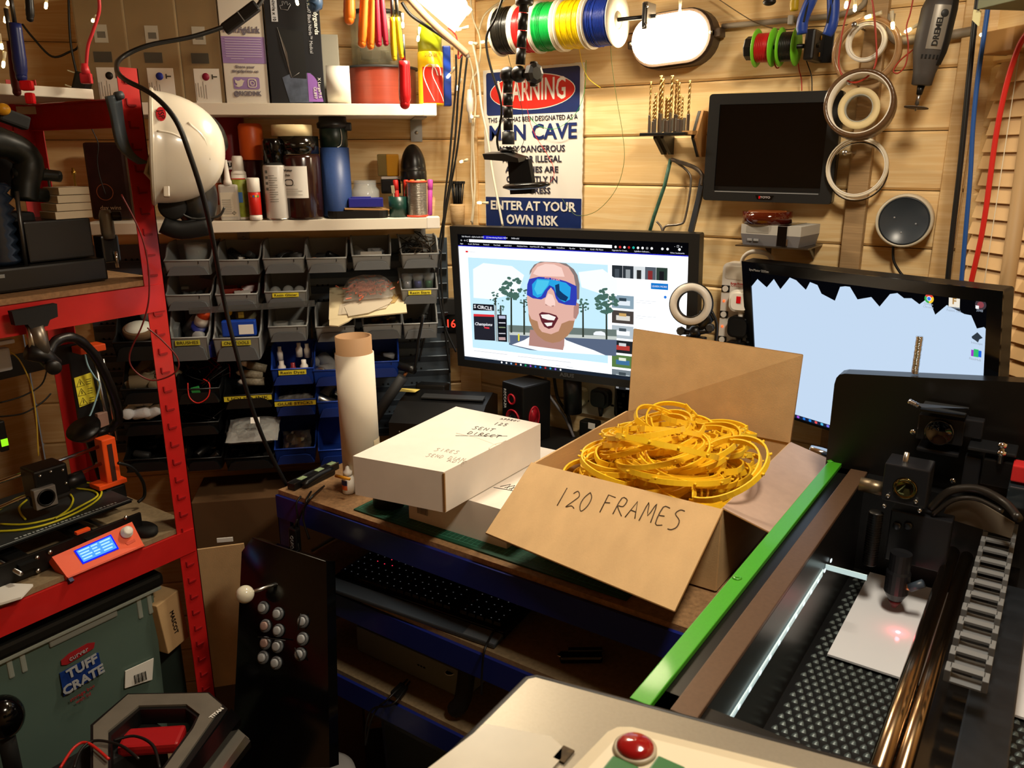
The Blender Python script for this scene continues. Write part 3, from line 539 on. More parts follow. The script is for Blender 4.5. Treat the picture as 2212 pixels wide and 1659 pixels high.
for x, a, c_ in ((-.006, -4, '#b49a70'), (.006, 14, '#7a1414')):
    tt = tag(B().tube([(0,0,.004),(0,0,.055)], .0016, 6).done('paint_brush', mat('brush_handle%d' % x*0 if 0 else 'brush_handle', '#7a6a52', .5), None, fA(g.P)@T(x,0,0)@RY(a)), 'thin brush leaning %s in the dark green pot' % ('left' if a < 0 else 'right'), 'brush'); B().box((0,0,.062), (.008,.003,.018), 0, None, .001).done('bristles', mat('bristles', '#8e8469', .9), tt)
g = spec(852, 930, 398, 478, .13, Z)
for i, (x, c_, nm, a) in enumerate(((862,'#b3231f','red',-8),(879,'#c4301e','scarlet',3),(893,'#d66a1e','orange',0),(905,'#8fb08a','mint',4),(915,'#c9c07a','pale yellow',2),(929,'#c24aa8','magenta',6))):
    P = onShelfA(x, 476, .145, Z); P = P-Vector((R2,-R2,0))*.0
    tt = thing('marker_pen', '%s marker pen standing behind the solder spool' % nm, 'pen', fA(P)@RY(a*.4)@T(0,.0,.001), 'marker pens behind the solder spool'); m = mat('pen_'+nm.replace(' ', '_'), c_, .4)
    B().lathe(cyl_prof(.0055, 0, .066), 12).done('barrel', m, tt); B().lathe(cyl_prof(.0062, .058, .082), 12).done('cap', m, tt)
tag(B().prism([(0,0),(.014,.002),(.018,.04),(.012,.046),(.010,.030),(.002,.024)], -.003, .003, 0, RX(90)).done('plywood_offcut', PLAIN, None, fA(onShelfA(925, 470, .14, Z+.0005))), 'small notched plywood offcut leaning by the solder spool', 'wood piece')
# packet behind the red post
P = onShelfA(250, 482, .10, Z-.0); t = tag(B().box((0,0,.085), (.085,.03,.165), 0, None, .006).done('snack_packet', mat('dark_packet', '#2a1512', .4, noise=.5, ns=25), None, fA(P)@RZ(-5)), 'dark brown packet behind the red post on the lower shelf', 'packet')
text('day wins', .013, T(0, -.0165, .028)@UP, mat('packet_print', '#a58a70', .6), t, 'printed_lettering'); B().ring(circ(.018,24), circ(.0165,24), 0, .0006, 0, T(-.008,-.0155,.062)@RX(90)).done('round_mark', mat('packet_mark', '#8a4a2a', .6), t)
P = onShelfA(246, 335, .08, SZ2+.168)
# bobbin jar: clear cup
g = spec(232, 268, 312, 350, .10, None)
# ================================================================ LOUVRE PANELS AND STORAGE BINS ON THE CORNER WALL
PANEL = mat('louvre_panel_paint', '#566370', .45, .3)
def louvre_panel(s0, s1, z0, z1, lab, tabs=True):
    M = fA(sA((s0+s1)/2, .012, 0)); t = thing('louvre_panel', lab, 'panel', M, 'steel louvre panels behind the bins')
    L = s1-s0; B().box((0, .004, (z0+z1)/2), (L, .006, z1-z0)).done('back_sheet', PANEL, t)
    z = z0+.008
    while z < z1-.02:
        b = B(); b.add([(-L/2+.004, 0, z), (L/2-.004, 0, z), (L/2-.004, -.011, z+.017), (-L/2+.004, -.011, z+.017), (-L/2+.004, -.009, z+.019), (L/2-.004, -.009, z+.019), (L/2-.004, .002, z+.002), (-L/2+.004, .002, z+.002)], [(0,1,2,3),(3,2,5,4),(4,5,6,7),(0,3,4,7),(1,6,5,2),(7,6,1,0)])
        b.done('louvre', PANEL, t); z += .038
    b = B(); r = 0; z = z0+.029
    while z < z1-.02:
        x = -L/2+.02
        while x < L/2-.05:
            for q in range(3): b.lathe([(0,.0004),(.0028,.0004),(.0028,0)], 8, 0, T(x+q*.013, .0008, z)@RX(90))
            x += .075
        z += .038
    b.done('holes', BLKM, t)['kind'] = 'stuff'
    return t
zt = onA(700, 520, .02).z; zb = onA(600, 1010, .02).z
louvre_panel(-.925, -.415, .93, zt, 'left grey steel louvre panel partly seen behind black bins')
louvre_panel(-.41, -.062, .93, zt, 'right grey steel louvre panel behind the grey and blue bins')
# tall grey back lip above the bins
def bin_(M, w, d, h, m, lip, lab, grp, fh=.52, grip=True):
    t = thing('storage_bin', lab, 'bin', M, grp); th = .0022; b = B()
    tp = .90    # narrower at the bottom
    def sidepoly(dx): return [(0,0),(0,h),(-d*.42,h),(-d*.60,h*.93),(-d*.80,h*(fh+.08)),(-d*.97,h*fh),(-d*.90,0)]
    for sx in (-1, 1):
        P = sidepoly(0); vs = []
        for k in (0, 1):
            for y, z in P: vs.append((sx*(w/2*(tp+(1-tp)*z/h)-k*th), y, z))
        n = len(P); b.add(vs, [tuple(range(n)), tuple(range(n, 2*n))[::-1]]+[(i, (i+1) % n, n+(i+1) % n, n+i) for i in range(n)])
    b.box((0, -d*.45, th/2), (w*tp, d*.90, th)); b.box((0, -th/2, h/2), (w*.96, th, h))
    z1 = h*fh; W0 = w*tp/2; W1 = w*(tp+(1-tp)*fh)/2
    b.add([(-W0,-d*.90,0),(W0,-d*.90,0),(W1,-d*.97,z1),(-W1,-d*.97,z1),(-W0,-d*.90+th,0),(W0,-d*.90+th,0),(W1,-d*.97+th,z1),(-W1,-d*.97+th,z1)], [(0,1,2,3),(7,6,5,4),(3,2,6,7)])
    b.done('tray', m, t)
    r = B(); e = .0035   # rolled rim
    rim = [(w/2*.999, 0, h), (w/2, -d*.42, h), (w/2*.99, -d*.60, h*.93), (w/2*.965, -d*.80, h*(fh+.08)), (W1, -d*.97, z1), (-W1, -d*.97, z1), (-w/2*.965, -d*.80, h*(fh+.08)), (-w/2*.99, -d*.60, h*.93), (-w/2, -d*.42, h), (-w/2*.999, 0, h)]
    r.tube(rim, e*.62, 6); r.done('rim', m, t)
    if grip:
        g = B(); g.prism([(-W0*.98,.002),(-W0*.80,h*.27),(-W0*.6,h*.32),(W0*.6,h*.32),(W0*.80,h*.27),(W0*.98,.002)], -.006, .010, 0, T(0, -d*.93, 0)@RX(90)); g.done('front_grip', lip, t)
    s_ = B(); s_.box((w*.24, -d*.955-.002, z1*.86), (.0012, .0012, .006)); s_.done('mould_mark', BLKM, t)
    return t
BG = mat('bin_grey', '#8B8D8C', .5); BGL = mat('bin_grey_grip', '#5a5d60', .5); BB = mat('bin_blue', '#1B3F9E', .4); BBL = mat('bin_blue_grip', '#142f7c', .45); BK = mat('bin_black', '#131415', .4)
def place_bin(x0, x1, yb, d, h, m, lab, grp, off=.18, **k):
    P = onA((x0+x1)/2, yb, off); w = (x1-x0)*kpx(P); M = fA(P-Vector((R2,-R2,0))*(d*.95)*1.0)
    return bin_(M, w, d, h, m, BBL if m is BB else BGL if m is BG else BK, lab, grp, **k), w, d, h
def plate(t, w, d, h, s, col='#E4D53A', wid=.6, fh=.52, th=.0095, z=None):
    zc = h*fh*.80 if z is None else z; y = -d*(.90+.07*zc/(h*fh))-.0040
    B().box((0, y, zc), (w*wid, .0008, th)).done('name_label', mat('label_'+col[1:], col, .5), t); text(s, th*.82, T(0, y-.0006, zc)@UP, INK, t, 'label_lettering', width=w*wid*.86)
def junk(t, seed, n, w, d, h, mats, kind='mixed', z0=.008, size=.02, fill=.45):
    rnd = random.Random(seed); bs = [B() for _ in mats]
    for i in range(n):
        b = bs[i % len(mats)]; x = rnd.uniform(-w*.33, w*.33); y = -rnd.uniform(d*.15, d*.80); z = z0+rnd.uniform(.2, 1)*h*fill*(.75 if y < -d*.6 else 1)
        Mx = T(x, y, z)@RZ(rnd.uniform(0,180))@RX(rnd.uniform(-40,40)); s = size*rnd.uniform(.6, 1.2); k = rnd.random()
        if kind == 'tubes' or (kind == 'mixed' and k < .4): b.lathe(cyl_prof(s*.35, -s*.7, s*.7, .001), 10, 0, Mx@RX(80))
        elif kind == 'wire': b.tube([(rnd.uniform(-1,1)*s, rnd.uniform(-1,1)*s, rnd.uniform(-.4,.6)*s) for _ in range(5)], .0012, 5, 0, sub=3, M=Mx)
        elif kind == 'round': b.lathe(cyl_prof(s*.55, -s*.18, s*.18, .001), 14, 0, Mx)
        else: b.box((0,0,0), (s, s*.7, s*.4), 0, Mx, .001)
    for b, m in zip(bs, mats): o = b.done('contents', m, t); o['kind'] = 'stuff'
def bag(parent_or_none, name, lab, M, w, l, h, seed, m=CLEARB, inner=None, cat='bag'):
    rnd = random.Random(seed); b = B(); nx, ny = 9, 7; vs = []
    for s_ in (1, -1):
        for j in range(ny+1):
            for i in range(nx+1):
                u, v = i/nx*2-1, j/ny*2-1; e = max(0, (1-abs(u)**3)*(1-abs(v)**3)); e = e**.6
                vs.append((u*w/2+rnd.uniform(-.002,.002), v*l/2+rnd.uniform(-.002,.002), (h*e*(1 if s_ > 0 else .12)*s_)+rnd.uniform(-.0025,.0025)*e+.002))
    fs = []; o = (nx+1)*(ny+1)
    for j in range(ny):
        for i in range(nx):
            a = j*(nx+1)+i; fs += [(a, a+1, a+nx+2, a+nx+1), (o+a, o+a+nx+1, o+a+nx+2, o+a+1)]
    b.add(vs, fs, 0, False); ob = b.done(name, m, None, M); tag(ob, lab, cat)
    if inner: ob2 = inner.done('contents', inner._m, ob); ob2['kind'] = 'stuff'
    return ob
GR = 'small grey storage bins'; BR = 'black storage bins'; BLR = 'blue storage bins'
METAL = [STEEL, DGREY, BLK]
r1 = [(359,456,596),(471,562,595),(570,660,591),(663,751,590),(761,847,584),(867,950,580)]
n1 = ['holding a round clear jar, top row first from the left','holding black adaptors, top row second from the left','holding a clear bag and black lids, top row third','with an orange bobbin, top row fourth','with a blue and white packet, top row fifth','holding dark ribbon bundles, top row far right']
for i, (q, n) in enumerate(zip(r1, n1)):
    t, w, d, h = place_bin(*q, .155, .066, BG, 'grey storage bin '+n, GR)
    if i == 0: B().lathe([(0,.006),(.022,.006),(.026,.06),(.024,.06),(.020,.009),(0,.009)], 24, 0, T(.008,-.075,.004)).done('clear_cup', GLASS, t)
    elif i == 1: junk(t, 3, 16, w, d, h, [BLK, DGREY, WHITE], size=.022)
    elif i == 2: junk(t, 4, 12, w, d, h, [BLK, mat('clearish', '#77787a', .2), DGREY], 'round', size=.032)
    elif i == 3: B().torus((-.028,-.12,.030), .005, .003, 14, 8, 0, RX(0)).done('orange_bobbin', mat('bobbin_orange', '#D9761C', .4), t); junk(t, 5, 8, w, d, h, [DGREY, BLK], size=.02, fill=.3)
    elif i == 4: B().box((0,-.10,.046), (.050,.030,.012), 0, RX(12), .002).done('blue_packet', mat('packet_blue', '#27337d', .4), t); B().box((0,-.10,.0535), (.050,.030,.007), 0, RX(12), .002).done('white_packet', WHITE, t); junk(t, 6, 9, w, d, h, [CLEARB, GREY], size=.03)
    else: junk(t, 7, 26, w, d, h, [BLK, mat('ribbon_brown', '#3f3325', .6)], 'wire', size=.035, z0=.02, fill=.6)
r2 = [(362,458,671),(469,559,669),(574,665,663),(867,948,657)]
n2 = ['with grey leaflets and clips below the round jar bin','filled with red sachets, second row','labelled for resin glitter with clear tubs, second row','labelled for resin stars with clear pots, at the right end']
for i, (q, n) in enumerate(zip(r2, n2)):
    t, w, d, h = place_bin(*q, .155, .068, BG, 'grey storage bin '+n, GR)
    if i == 0: junk(t, 8, 12, w, d, h, [mat('scrap_grey','#8e958f',.6), DGREY, WHITE], size=.02); B().box((.022,-.06,.055), (.045,.002,.035), 0, RX(-25)@RY(12)).done('leaflet', mat('leaflet_grey', '#56625f', .5), t)
    elif i == 1: junk(t, 9, 18, w, d, h, [mat('sachet_red', '#A3341c', .3), mat('sachet_rust','#7d2418',.3)], 'box', size=.04); B().box((-.01,-.10,.052), (.035,.02,.002), 0, RX(10)@RZ(10)).done('paper_slip', PAPER, t)
    elif i == 2:
        plate(t, w, d, h, 'Resin Glitter')
        for x, y, c_ in ((-.026,-.11,'#2f7f74'),(.002,-.10,'#9aa3a6'),(.028,-.11,'#b02c6c')): B().ball((x,y,.030), .013, 8, 0).done('clear_pot', GLASS, t); B().ball((x,y,.026), .009, 6, 0, (1,1,.6)).done('glitter', mat('glit'+c_[1:], c_, .3, .3), t)
    else:
        plate(t, w, d, h, 'Resin Stars')
        for x, c_ in ((-.026,'#b8b8bc'),(.0,'#1f2f8f'),(.026,'#1d7a4c')): B().lathe([(0,.02),(.011,.02),(.011,.045),(.013,.048),(.013,.06),(0,.06)], 16, 0, T(x,-.10,.006)).done('clear_pot', GLASS, t); B().lathe(cyl_prof(.009,.028,.045), 12, 0, T(x,-.10,.004)).done('stars', mat('star'+c_[1:], c_, .3, .4), t)
r3 = [(582,666,738),(683,769,738),(784,871,733),(871,948,731)]
n3 = ['with two clear round tubs, third row','holding a metal bar and rings, third row','holding brass and steel fittings, third row','full of black parts, third row right end']
for i, (q, n) in enumerate(zip(r3, n3)):
    t, w, d, h = place_bin(*q, .155, .070, BG, 'grey storage bin '+n, GR)
    if i == 0:
        for x in (-.02, .02): B().lathe([(0,0),(.016,0),(.018,.02),(.015,.02),(.014,.002),(0,.002)], 20, 0, T(x,-.1,.018)).done('clear_tub', GLASS, t)
    else: junk(t, 20+i, 14, w, d, h, [[STEEL, GREY, DSTEEL],[STEEL, BRASS, DGREY],[BLK, BLKM, DGREY]][i-1], 'mixed', size=.024 if i < 3 else .018)
for q, lbl, n, sd in (((369,453,780),'BRUSHES','large grey bin labelled for brushes with pens and an orange topped glue', 31), ((466,565,780),'CNC TOOLS','large grey bin labelled for cutting tools holding a blue case', 32)):
    t, w, d, h = place_bin(*q, .20, .108, BG, n, 'large grey storage bins', fh=.5, off=.215); plate(t, w, d, h, lbl, col='#C9C23A', th=.0115, fh=.5)
    if sd == 31:
        junk(t, 31, 12, w, d, h, [mat('pen_blue','#24328f',.4), DGREY, mat('dull_red','#7c1f1f',.4), GREY], 'tubes', size=.045, fill=.5)
        B().lathe([(0,0),(.017,0),(.017,.020),(0,.020)], 20, 0, T(.018,-.12,.070)@RY(25)@RX(15)).done('white_lid', WHITE, t); B().lathe([(0,.021),(.015,.021),(.011,.034),(.005,.037),(0,.037)], 16, 0, T(.018,-.12,.070)@RY(25)@RX(15)).done('orange_top', ORANGE, t)
    else:
        B().box((.006,-.172,.073), (.074,.02,.036), 0, None, .003).done('blue_case', mat('case_blue','#1440a8',.35), t); B().box((.022,-.1826,.071), (.032,.0006,.022)).done('case_label', PAPER, t)
        B().lathe(cyl_prof(.032,0,.003), 28, 0, T(.018,-.08,.085)@RX(70)).done('round_disc', mat('khaki_disc','#77704e',.5), t); B().lathe(cyl_prof(.008,0,.003), 16, 0, T(-.022,-.12,.10)@RX(80)).done('yellow_disc', YEL, t); junk(t, 33, 8, w, d, h, [STEEL, GREY], size=.02, z0=.03); B().box((.006,-.13,.095), (.012,.008,.014), 0, None, .001).done('yellow_block', mat('pale_yellow','#D9C34a',.4), t)
# blue bins
bl = [((588,681,831),'Resin Dyes','blue bin labelled for resin dyes with small white bottles'),((678,772,833),None,'blue bin mostly hidden behind the white tube, upper row'),((796,864,815),None,'wide blue bin right of the tube holding rolls'),
      ((596,685,897),'GLUE STICKS','blue bin labelled for glue sticks with a clear bag'),((687,775,900),None,'blue bin of silver tubes behind the tall tube'),((595,684,1001),None,'lowest blue bin with a silver bag inside'),((689,775,1003),None,'lowest blue bin beside the tube, mostly hidden')]
for i, (q, lbl, n) in enumerate(bl):
    t, w, d, h = place_bin(*q, .16, .075, BB, n, BLR, off=.19)
    if lbl: plate(t, w, d, h, lbl, wid=.62 if i == 0 else .96, th=.011)
    if i == 0:
        for x, y, z, r in ((-.026,-.13,.02,.0095),(.0,-.135,.015,.0085),(.025,-.13,.02,.0095),(-.032,-.09,.045,.007),(.012,-.08,.05,.008),(.03,-.07,.045,.008)): B().lathe([(0,0),(r,0),(r,.020),(r*.6,.025),(r*.6,.034),(0,.034)], 14, 0, T(x,y,z)).done('dye_bottle', WHITE if x != .0 else mat('dye_red','#8c2730',.3), t)
    elif i in (1,4): junk(t, 40+i, 10, w, d, h, [STEEL, GREY], 'tubes', size=.05)
    elif i == 2: junk(t, 42, 9, w, d, h, [mat('tan_roll','#a08a5c',.6), GREY, BLK], 'round', size=.026)
    elif i == 3:
        for k in range(7): B().lathe(cyl_prof(.0055, 0, .10, .0005), 10, 0, T(-.026+k*.0088, -.035, .028+.004*(k % 2))@RX(90)).done('glue_stick', mat('clear_glue','#7f8078',.3,alpha=.8), t)
    elif i == 5: B().lathe(cyl_prof(.012,0,.003), 20, 0, T(-.01,-.11,.05)@RX(60)).done('grey_disc', GREY, t); junk(t, 45, 6, w, d, h, [DSTEEL], size=.02)
P = onA(640, 868, .155); bag(None, 'zip_bag', 'clear zip bag draped over the glue stick bin', fA(P)@RX(-8), .10, .06, .016, 5)
P = onA(642, 955, .15); bag(None, 'zip_bag', 'crumpled silver bag rising from the lowest blue bin', fA(P)@RX(50), .065, .06, .018, 6, mat('silver_bag', '#9a9c9a', .15, .6, alpha=.55, bump=.6, bs=40))
# black bins
bk = [((250,358,780),.21,.105,'large black bin with a wood slice and glassware beside the red post'),((266,372,872),.20,.085,'black bin of pale driftwood pieces left of the red post'),((384,478,872),.20,.085,'black bin with red and black wires right of the post'),
      ((485,592,882),.20,.08,'black bin labelled for liquid ink with three bottles'),((270,376,940),.20,.08,'black bin of white cotton rolls left of the post'),((386,476,940),.20,.075,'black bin of thin cable offcuts below the wire bin'),
      ((489,594,958),.20,.075,'black bin covered by a large clear bag'),((272,372,1018),.20,.075,'lowest black bin left of the red post'),((404,482,1016),.20,.075,'lowest black bin with a silver packet'),((488,595,1014),.20,.075,'lowest black bin beside the blue bin')]
for i, (q, d, h, n) in enumerate(bk):
    t, w, d, h = place_bin(*q, d, h, BK, n, BR, off=.20+.02*(i < 3), fh=.42)
    if i == 0:
        b = B(); b.lathe([(0,.012),(.030,.012),(.0335,.010),(.0345,-.002),(.032,-.010),(0,-.010)], 28, 0, T(-.004,-.165,.060)@RX(28)@Matrix.Diagonal((1,.8,1,1))); o = b.done('wood_slice', mat('bark', '#6a5238', .9, bump=.6, bs=60), t); B().lathe([(0,.0135),(.028,.0135),(.028,.0115),(0,.0115)], 28, 0, T(-.004,-.165,.060)@RX(28)@Matrix.Diagonal((1,.8,1,1))).done('white_face', mat('pale_face','#D3D8CE',.5), t)
        B().lathe([(0,0),(.014,0),(.016,.05),(.014,.05),(.013,.002),(0,.002)], 18, 0, T(-.006,-.11,.085)@RY(70)@RX(10)).done('glass_tube', GLASS, t); B().box((.03,-.10,.10), (.05,.03,.03), 0, RX(20)@RY(10), .003).done('clear_box', mat('frost_box','#a9b3b6',.2,alpha=.6), t); junk(t, 50, 10, w, d, h, [DGREY, BLK], size=.03)
    elif i == 1: junk(t, 51, 22, w, d, h, [mat('driftwood','#A39678',.8,noise=.2,ns=60), mat('driftwood2','#8a7c62',.8)], 'tubes', size=.05, z0=.02)
    elif i == 2:
        junk(t, 52, 7, w, d, h, [WIRER, WIREB], 'wire', size=.05, z0=.03)
        b = B(); b.box((.002,-.19,.030), (.018,.006,.020), 0, RZ(0)@RY(-12)); [b.box((-.004+.004*k,-.19,.018), (.0022,.006,.005), 0, RY(-12)) for k in range(4)]; b.done('green_terminal', mat('terminal_green','#2f9a4c',.4), t)
        B().tube([(-.02,-.19,.05),(-.018,-.2,.02),(0,-.205,.006),(.022,-.2,.018),(.026,-.19,.045),(.012,-.18,.055)], .0015, 6, sub=6).done('twisted_wire', WIRER, t)
    elif i == 3:
        plate(t, w, d, h, 'LIQUID INK', wid=.92, th=.012, fh=.42, z=.026)
        for k, (x, z, c_) in enumerate(((.01,.048,'#b9b19a'),(.008,.066,'#a8a089'),(.018,.084,'#8a836f'))): bb = thing('ink_bottle', 'ink bottle lying in the liquid ink bin, %s of three' % ('lowest','middle','topmost')[k], 'bottle', t.matrix_world@T(x,-.13,z)@RY(90+8*k)@RX(4), 'ink bottles in the black bin'); B().lathe([(0,-.022),(.010,-.022),(.010,.022),(0,.022)], 16).done('body', mat('ink_label%d' % k, c_, .5, noise=.3, ns=200), bb); B().lathe([(.0075,-.022),(.006,-.034),(.002,-.040),(0,-.040)], 12).done('nozzle', WHITE, bb)
    elif i == 4:
        rnd = random.Random(9)
        for k, (x, z, a, y) in enumerate(((-.038,.050,10,-.18),(-.012,.048,75,-.185),(.012,.048,60,-.18),(-.022,.068,80,-.16),(.004,.072,15,-.16),(.026,.070,20,-.15),(-.006,.088,70,-.13),(-.028,.084,50,-.13),(.038,.055,20,-.17))):
            bb = B().lathe([(0,-.022),(.010,-.022),(.0130,-.017),(.0130,.017),(.010,.022),(0,.022)], 14, 0).done('cotton_roll', mat('cotton','#F2F4F8',.95,bump=.3,bs=300), None, t.matrix_world@T(x,y-.004,z+.006)@RY(a)@RX(90 if k in (0,4) else 20)); tag(bb, 'white cotton roll by the red post, '+('lowest at the left','lowest in the middle','lowest toward the right','second layer at the left','standing in the middle','second layer at the right','topmost in the middle','topmost at the left','far right at the bottom')[k], 'cotton roll', 'cotton rolls in the black bin')
    elif i == 5: junk(t, 55, 9, w, d, h, [BLKG, WIREB], 'wire', size=.06, z0=.02)
    elif i == 6: pass
    elif i == 8: B().box((0,-.15,.045), (.06,.04,.003), 0, RX(15)).done('silver_packet', mat('dull_silver','#5d6665',.25,.7), t); junk(t, 58, 8, w, d, h, [DSTEEL, BLK], size=.025)
    else: junk(t, 56+i, 12, w, d, h, [BLK, DGREY, DSTEEL], size=.022)
P = onA(548, 930, .21); bb = B(); bb._m = mat('bag_filling','#4c4c48',.5); [bb.box((random.uniform(-.035,.035), random.uniform(-.03,.03), .008), (.02,.004,.006), 0, RZ(random.uniform(0,90))) for _ in range(20)]
bag(None, 'zip_bag', 'large clear bag spilling over the black bins with a small white tag', fA(P)@RX(14), .115, .10, .018, 8, CLEARB, bb)
tag(B().box((0,0,0), (.020,.014,.0008)).done('paper_tag', PAPER, None, fA(onA(551, 908, .24))@RX(60)@RY(6)), 'small white tag on the large clear bag', 'tag')
# cardboard tray with wax paper and bag of orange bits over the second row
P = onA(772, 690, .235); zc = onA(772, 668, .23).z
k = kpx(P); M = fA(dropz(onA(758, 0, .15), zc+.006))
t = thing('cream_tray', 'cream card tray with waxed paper lying across the second row of bins', 'tray', M@RX(20)@RY(-4))
B().box((0, 0, 0), (.178, .15, .003), 0, None, 0).done('sheet', mat('cream_card','#D8C9A4',.7), t); B().prism([(-.088,-.074),(-.088,-.098),(-.068,-.105),(-.045,-.088),(-.035,-.074)], -.0015, .0015).done('bent_corner', mat('cream_card','#D8C9A4',.7), t)
b = B(); rnd = random.Random(4)
for q in range(3): b.prism([(x+rnd.uniform(-.006,.006), y+rnd.uniform(-.005,.005)) for x, y in ((-.065,-.055),(-.02,-.062),(.03,-.055),(.05,-.035),(.035,.0),(-.02,.01),(-.06,-.01))], .0025+.0016*q, .0031+.0016*q, 0, RZ(q*9))
b.done('waxed_paper', mat('waxed_paper','#D9CDB8',.3,alpha=.7), t)
for a, x in ((-14,.060),(-24,.068)):
    tag(B().prism(rrect(.007,.042,.0033,3), 0, .0015).done('lolly_stick', mat('birch','#B89A62',.6), None, t.matrix_world@T(x,-.010,.0022+.0002*x)@RZ(a)), 'flat wooden stick on the cream tray, %s one' % ('left' if a > -20 else 'right'), 'wooden stick')
bb = B(); rnd = random.Random(11)
for _ in range(240):
    M2 = T(rnd.gauss(0,.022), rnd.gauss(0,.017), rnd.uniform(.006,.022))@RZ(rnd.uniform(0,360))@RX(rnd.uniform(-50,50)); bb.box((0,0,0), (.010*rnd.uniform(.6,1.6), .0022, .0022), 0, M2)
bb._m = mat('salmon_bits','#C96A4E',.5)
bag(None, 'parts_bag', 'clear bag of small salmon pink plastic pieces on the cream tray', t.matrix_world@T(.004,.022,.010), .115, .075, .036, 14, CLEARB, bb)
# thin smoky plastic strip across the bins
P0 = onA(408, 672, .205); P1 = onA(680, 655, .205)
Mst = frame((P0+P1)/2, P1-P0, (0,0,1)); L = (P1-P0).length
tag(B().box((0,0,0), (L,.0012,.014)).done('plastic_strip', mat('smoky_strip','#55595a',.15,alpha=.5,spec=1), None, Mst), 'long smoky clear plastic strip resting across the bins', 'strip')
# ================================================================ THINGS ON THE BACK WALL
ND = Vector((0,-1,0))
# ---- coloured wire spools on a rod
off = .085
Pl = onB(1082, 68, off); Pr = onB(1362, 40, off); ax = (Pr-Pl); Lr = ax.length; axn = ax.normalized()
def axframe(P, d, up=(0,0,1)):  # local z along d
    z = Vector(d).normalized(); x = Vector(up).cross(z).normalized(); y = z.cross(x)
    return Matrix(((x.x,y.x,z.x,P[0]),(x.y,y.y,z.y,P[1]),(x.z,y.z,z.z,P[2]),(0,0,0,1)))
rh = thing('wire_spool_rack', 'rod and end brackets that carry the coloured wire spools', 'rack', axframe(Pl, axn))
B().cyl((0,0,-.02), (0,0,Lr+.055), .004, 12).done('rod', BLK, rh)
for zz in (-.012, Lr+.040): B().box((0, 0, zz), (.05, .044, .006), 0, None, .001).done('end_plate', BLK, rh)
b = B(); b.box((0.0, .0, Lr+.040), (.04,.05,.012), 0, None, .003); b.done('end_block', mat('bracket_metal','#6f675c',.35,.7), rh)
for q in (-.016, .016): B().ball((-.021, q, Lr+.045), .003, 6).done('screw', STEEL, rh)
for (nm, c_, x0, x1) in (('black','#15140f',1082,1130),('red','#D01E1C',1131,1176),('green','#0F9A3E',1177,1226),('yellow','#F2D40C',1231,1287),('blue','#1B3A9C',1290,1345)):
    a = (x0-1082)/286*Lr; e = (x1-1082)/286*Lr; Hs = e-a-.002; R = .052
    t = thing('wire_spool', nm+' insulated wire on a white spool hanging above the sign', 'spool', axframe(Pl+axn*a, axn), 'coloured wire spools on the rod')
    for z in (0, Hs-.0025): b = B(); b.lathe([(.017,z),(R,z),(R,z+.0025),(.017,z+.0025),(.017,z)], 40).done('flange', mat('spool_card','#E4DCC8',.6), t)
    b = B(); m_ = mat('wire_'+nm, c_, .28); n = max(6, int((Hs-.005)/.0032)); prof = [(.02,.0025)]
    for i in range(n*4+1): prof.append((.0455+.0018*abs(math.sin(i/4*math.pi)), .0025+(Hs-.005)*i/(n*4)))
    b.lathe(prof+[(.02,Hs-.0025)], 36); b.done('winding', m_, t)
    wv = B(); rnd = random.Random(nm)
    for q in range(5): z1 = rnd.uniform(.006, Hs-.008); tt = rnd.uniform(-.004,.004); wv.tube([((.0478)*math.cos(a_), .0478*math.sin(a_), min(Hs-.004, max(.004, z1+tt*math.sin(a_*.5)))) for a_ in [i*.35 for i in range(18)]], .0011, 5)
    wv.done('loose_wraps', m_, t)
    B().cyl((0,0,.0005), (0,0,Hs-.0005), .0165, 20).done('core', mat('spool_core','#BFB298',.7), t)
# loose fine wires that hang from the spools
def wpts(f, pts): return [f(*p) for p in pts]
def cable(name, lab, pts, r, m, cat='cable', grp=None, sub=6, n=6): return tag(B().tube(pts, r, n, sub=sub).done(name, m), lab, cat, grp)
BO = lambda L, off=.06: [onB(x, y, off) for x, y in L]
FW = 'fine loose wires from the spools'
cable('loose_wire', 'fine yellow wire hanging from the yellow spool', BO([(1252,72),(1251,100),(1258,140),(1272,170),(1298,190)], .05), .0006, mat('wire_yellow','#F2D40C'), 'wire', FW)
cable('loose_wire', 'long fine green wire looping down beside the sign', BO([(1318,50),(1320,120),(1330,200),(1345,290),(1348,350),(1330,410),(1290,455),(1250,466),(1230,452),(1215,430)], .04), .0006, mat('wire_olive','#4f6a2a',.4), 'wire', FW)
cable('loose_wire', 'fine red wire curling down over the sign', BO([(1138,80),(1134,150),(1140,240),(1155,290),(1180,330),(1195,360),(1195,385),(1180,400)], .035), .0006, mat('wire_red','#D01E1C'), 'wire', FW)
cable('loose_wire', 'fine pale green wire across the top of the sign', BO([(1266,130),(1262,200),(1240,250),(1200,278),(1165,272),(1145,255)], .03), .0006, mat('wire_green','#0F9A3E'), 'wire', FW)
cable('loose_wire', 'fine black wire dropping from the black spool over the sign', BO([(1094,60),(1098,120),(1115,180),(1128,240),(1132,300),(1120,325),(1105,330)], .035), .0006, mat('wire_black','#15140f'), 'wire', FW)
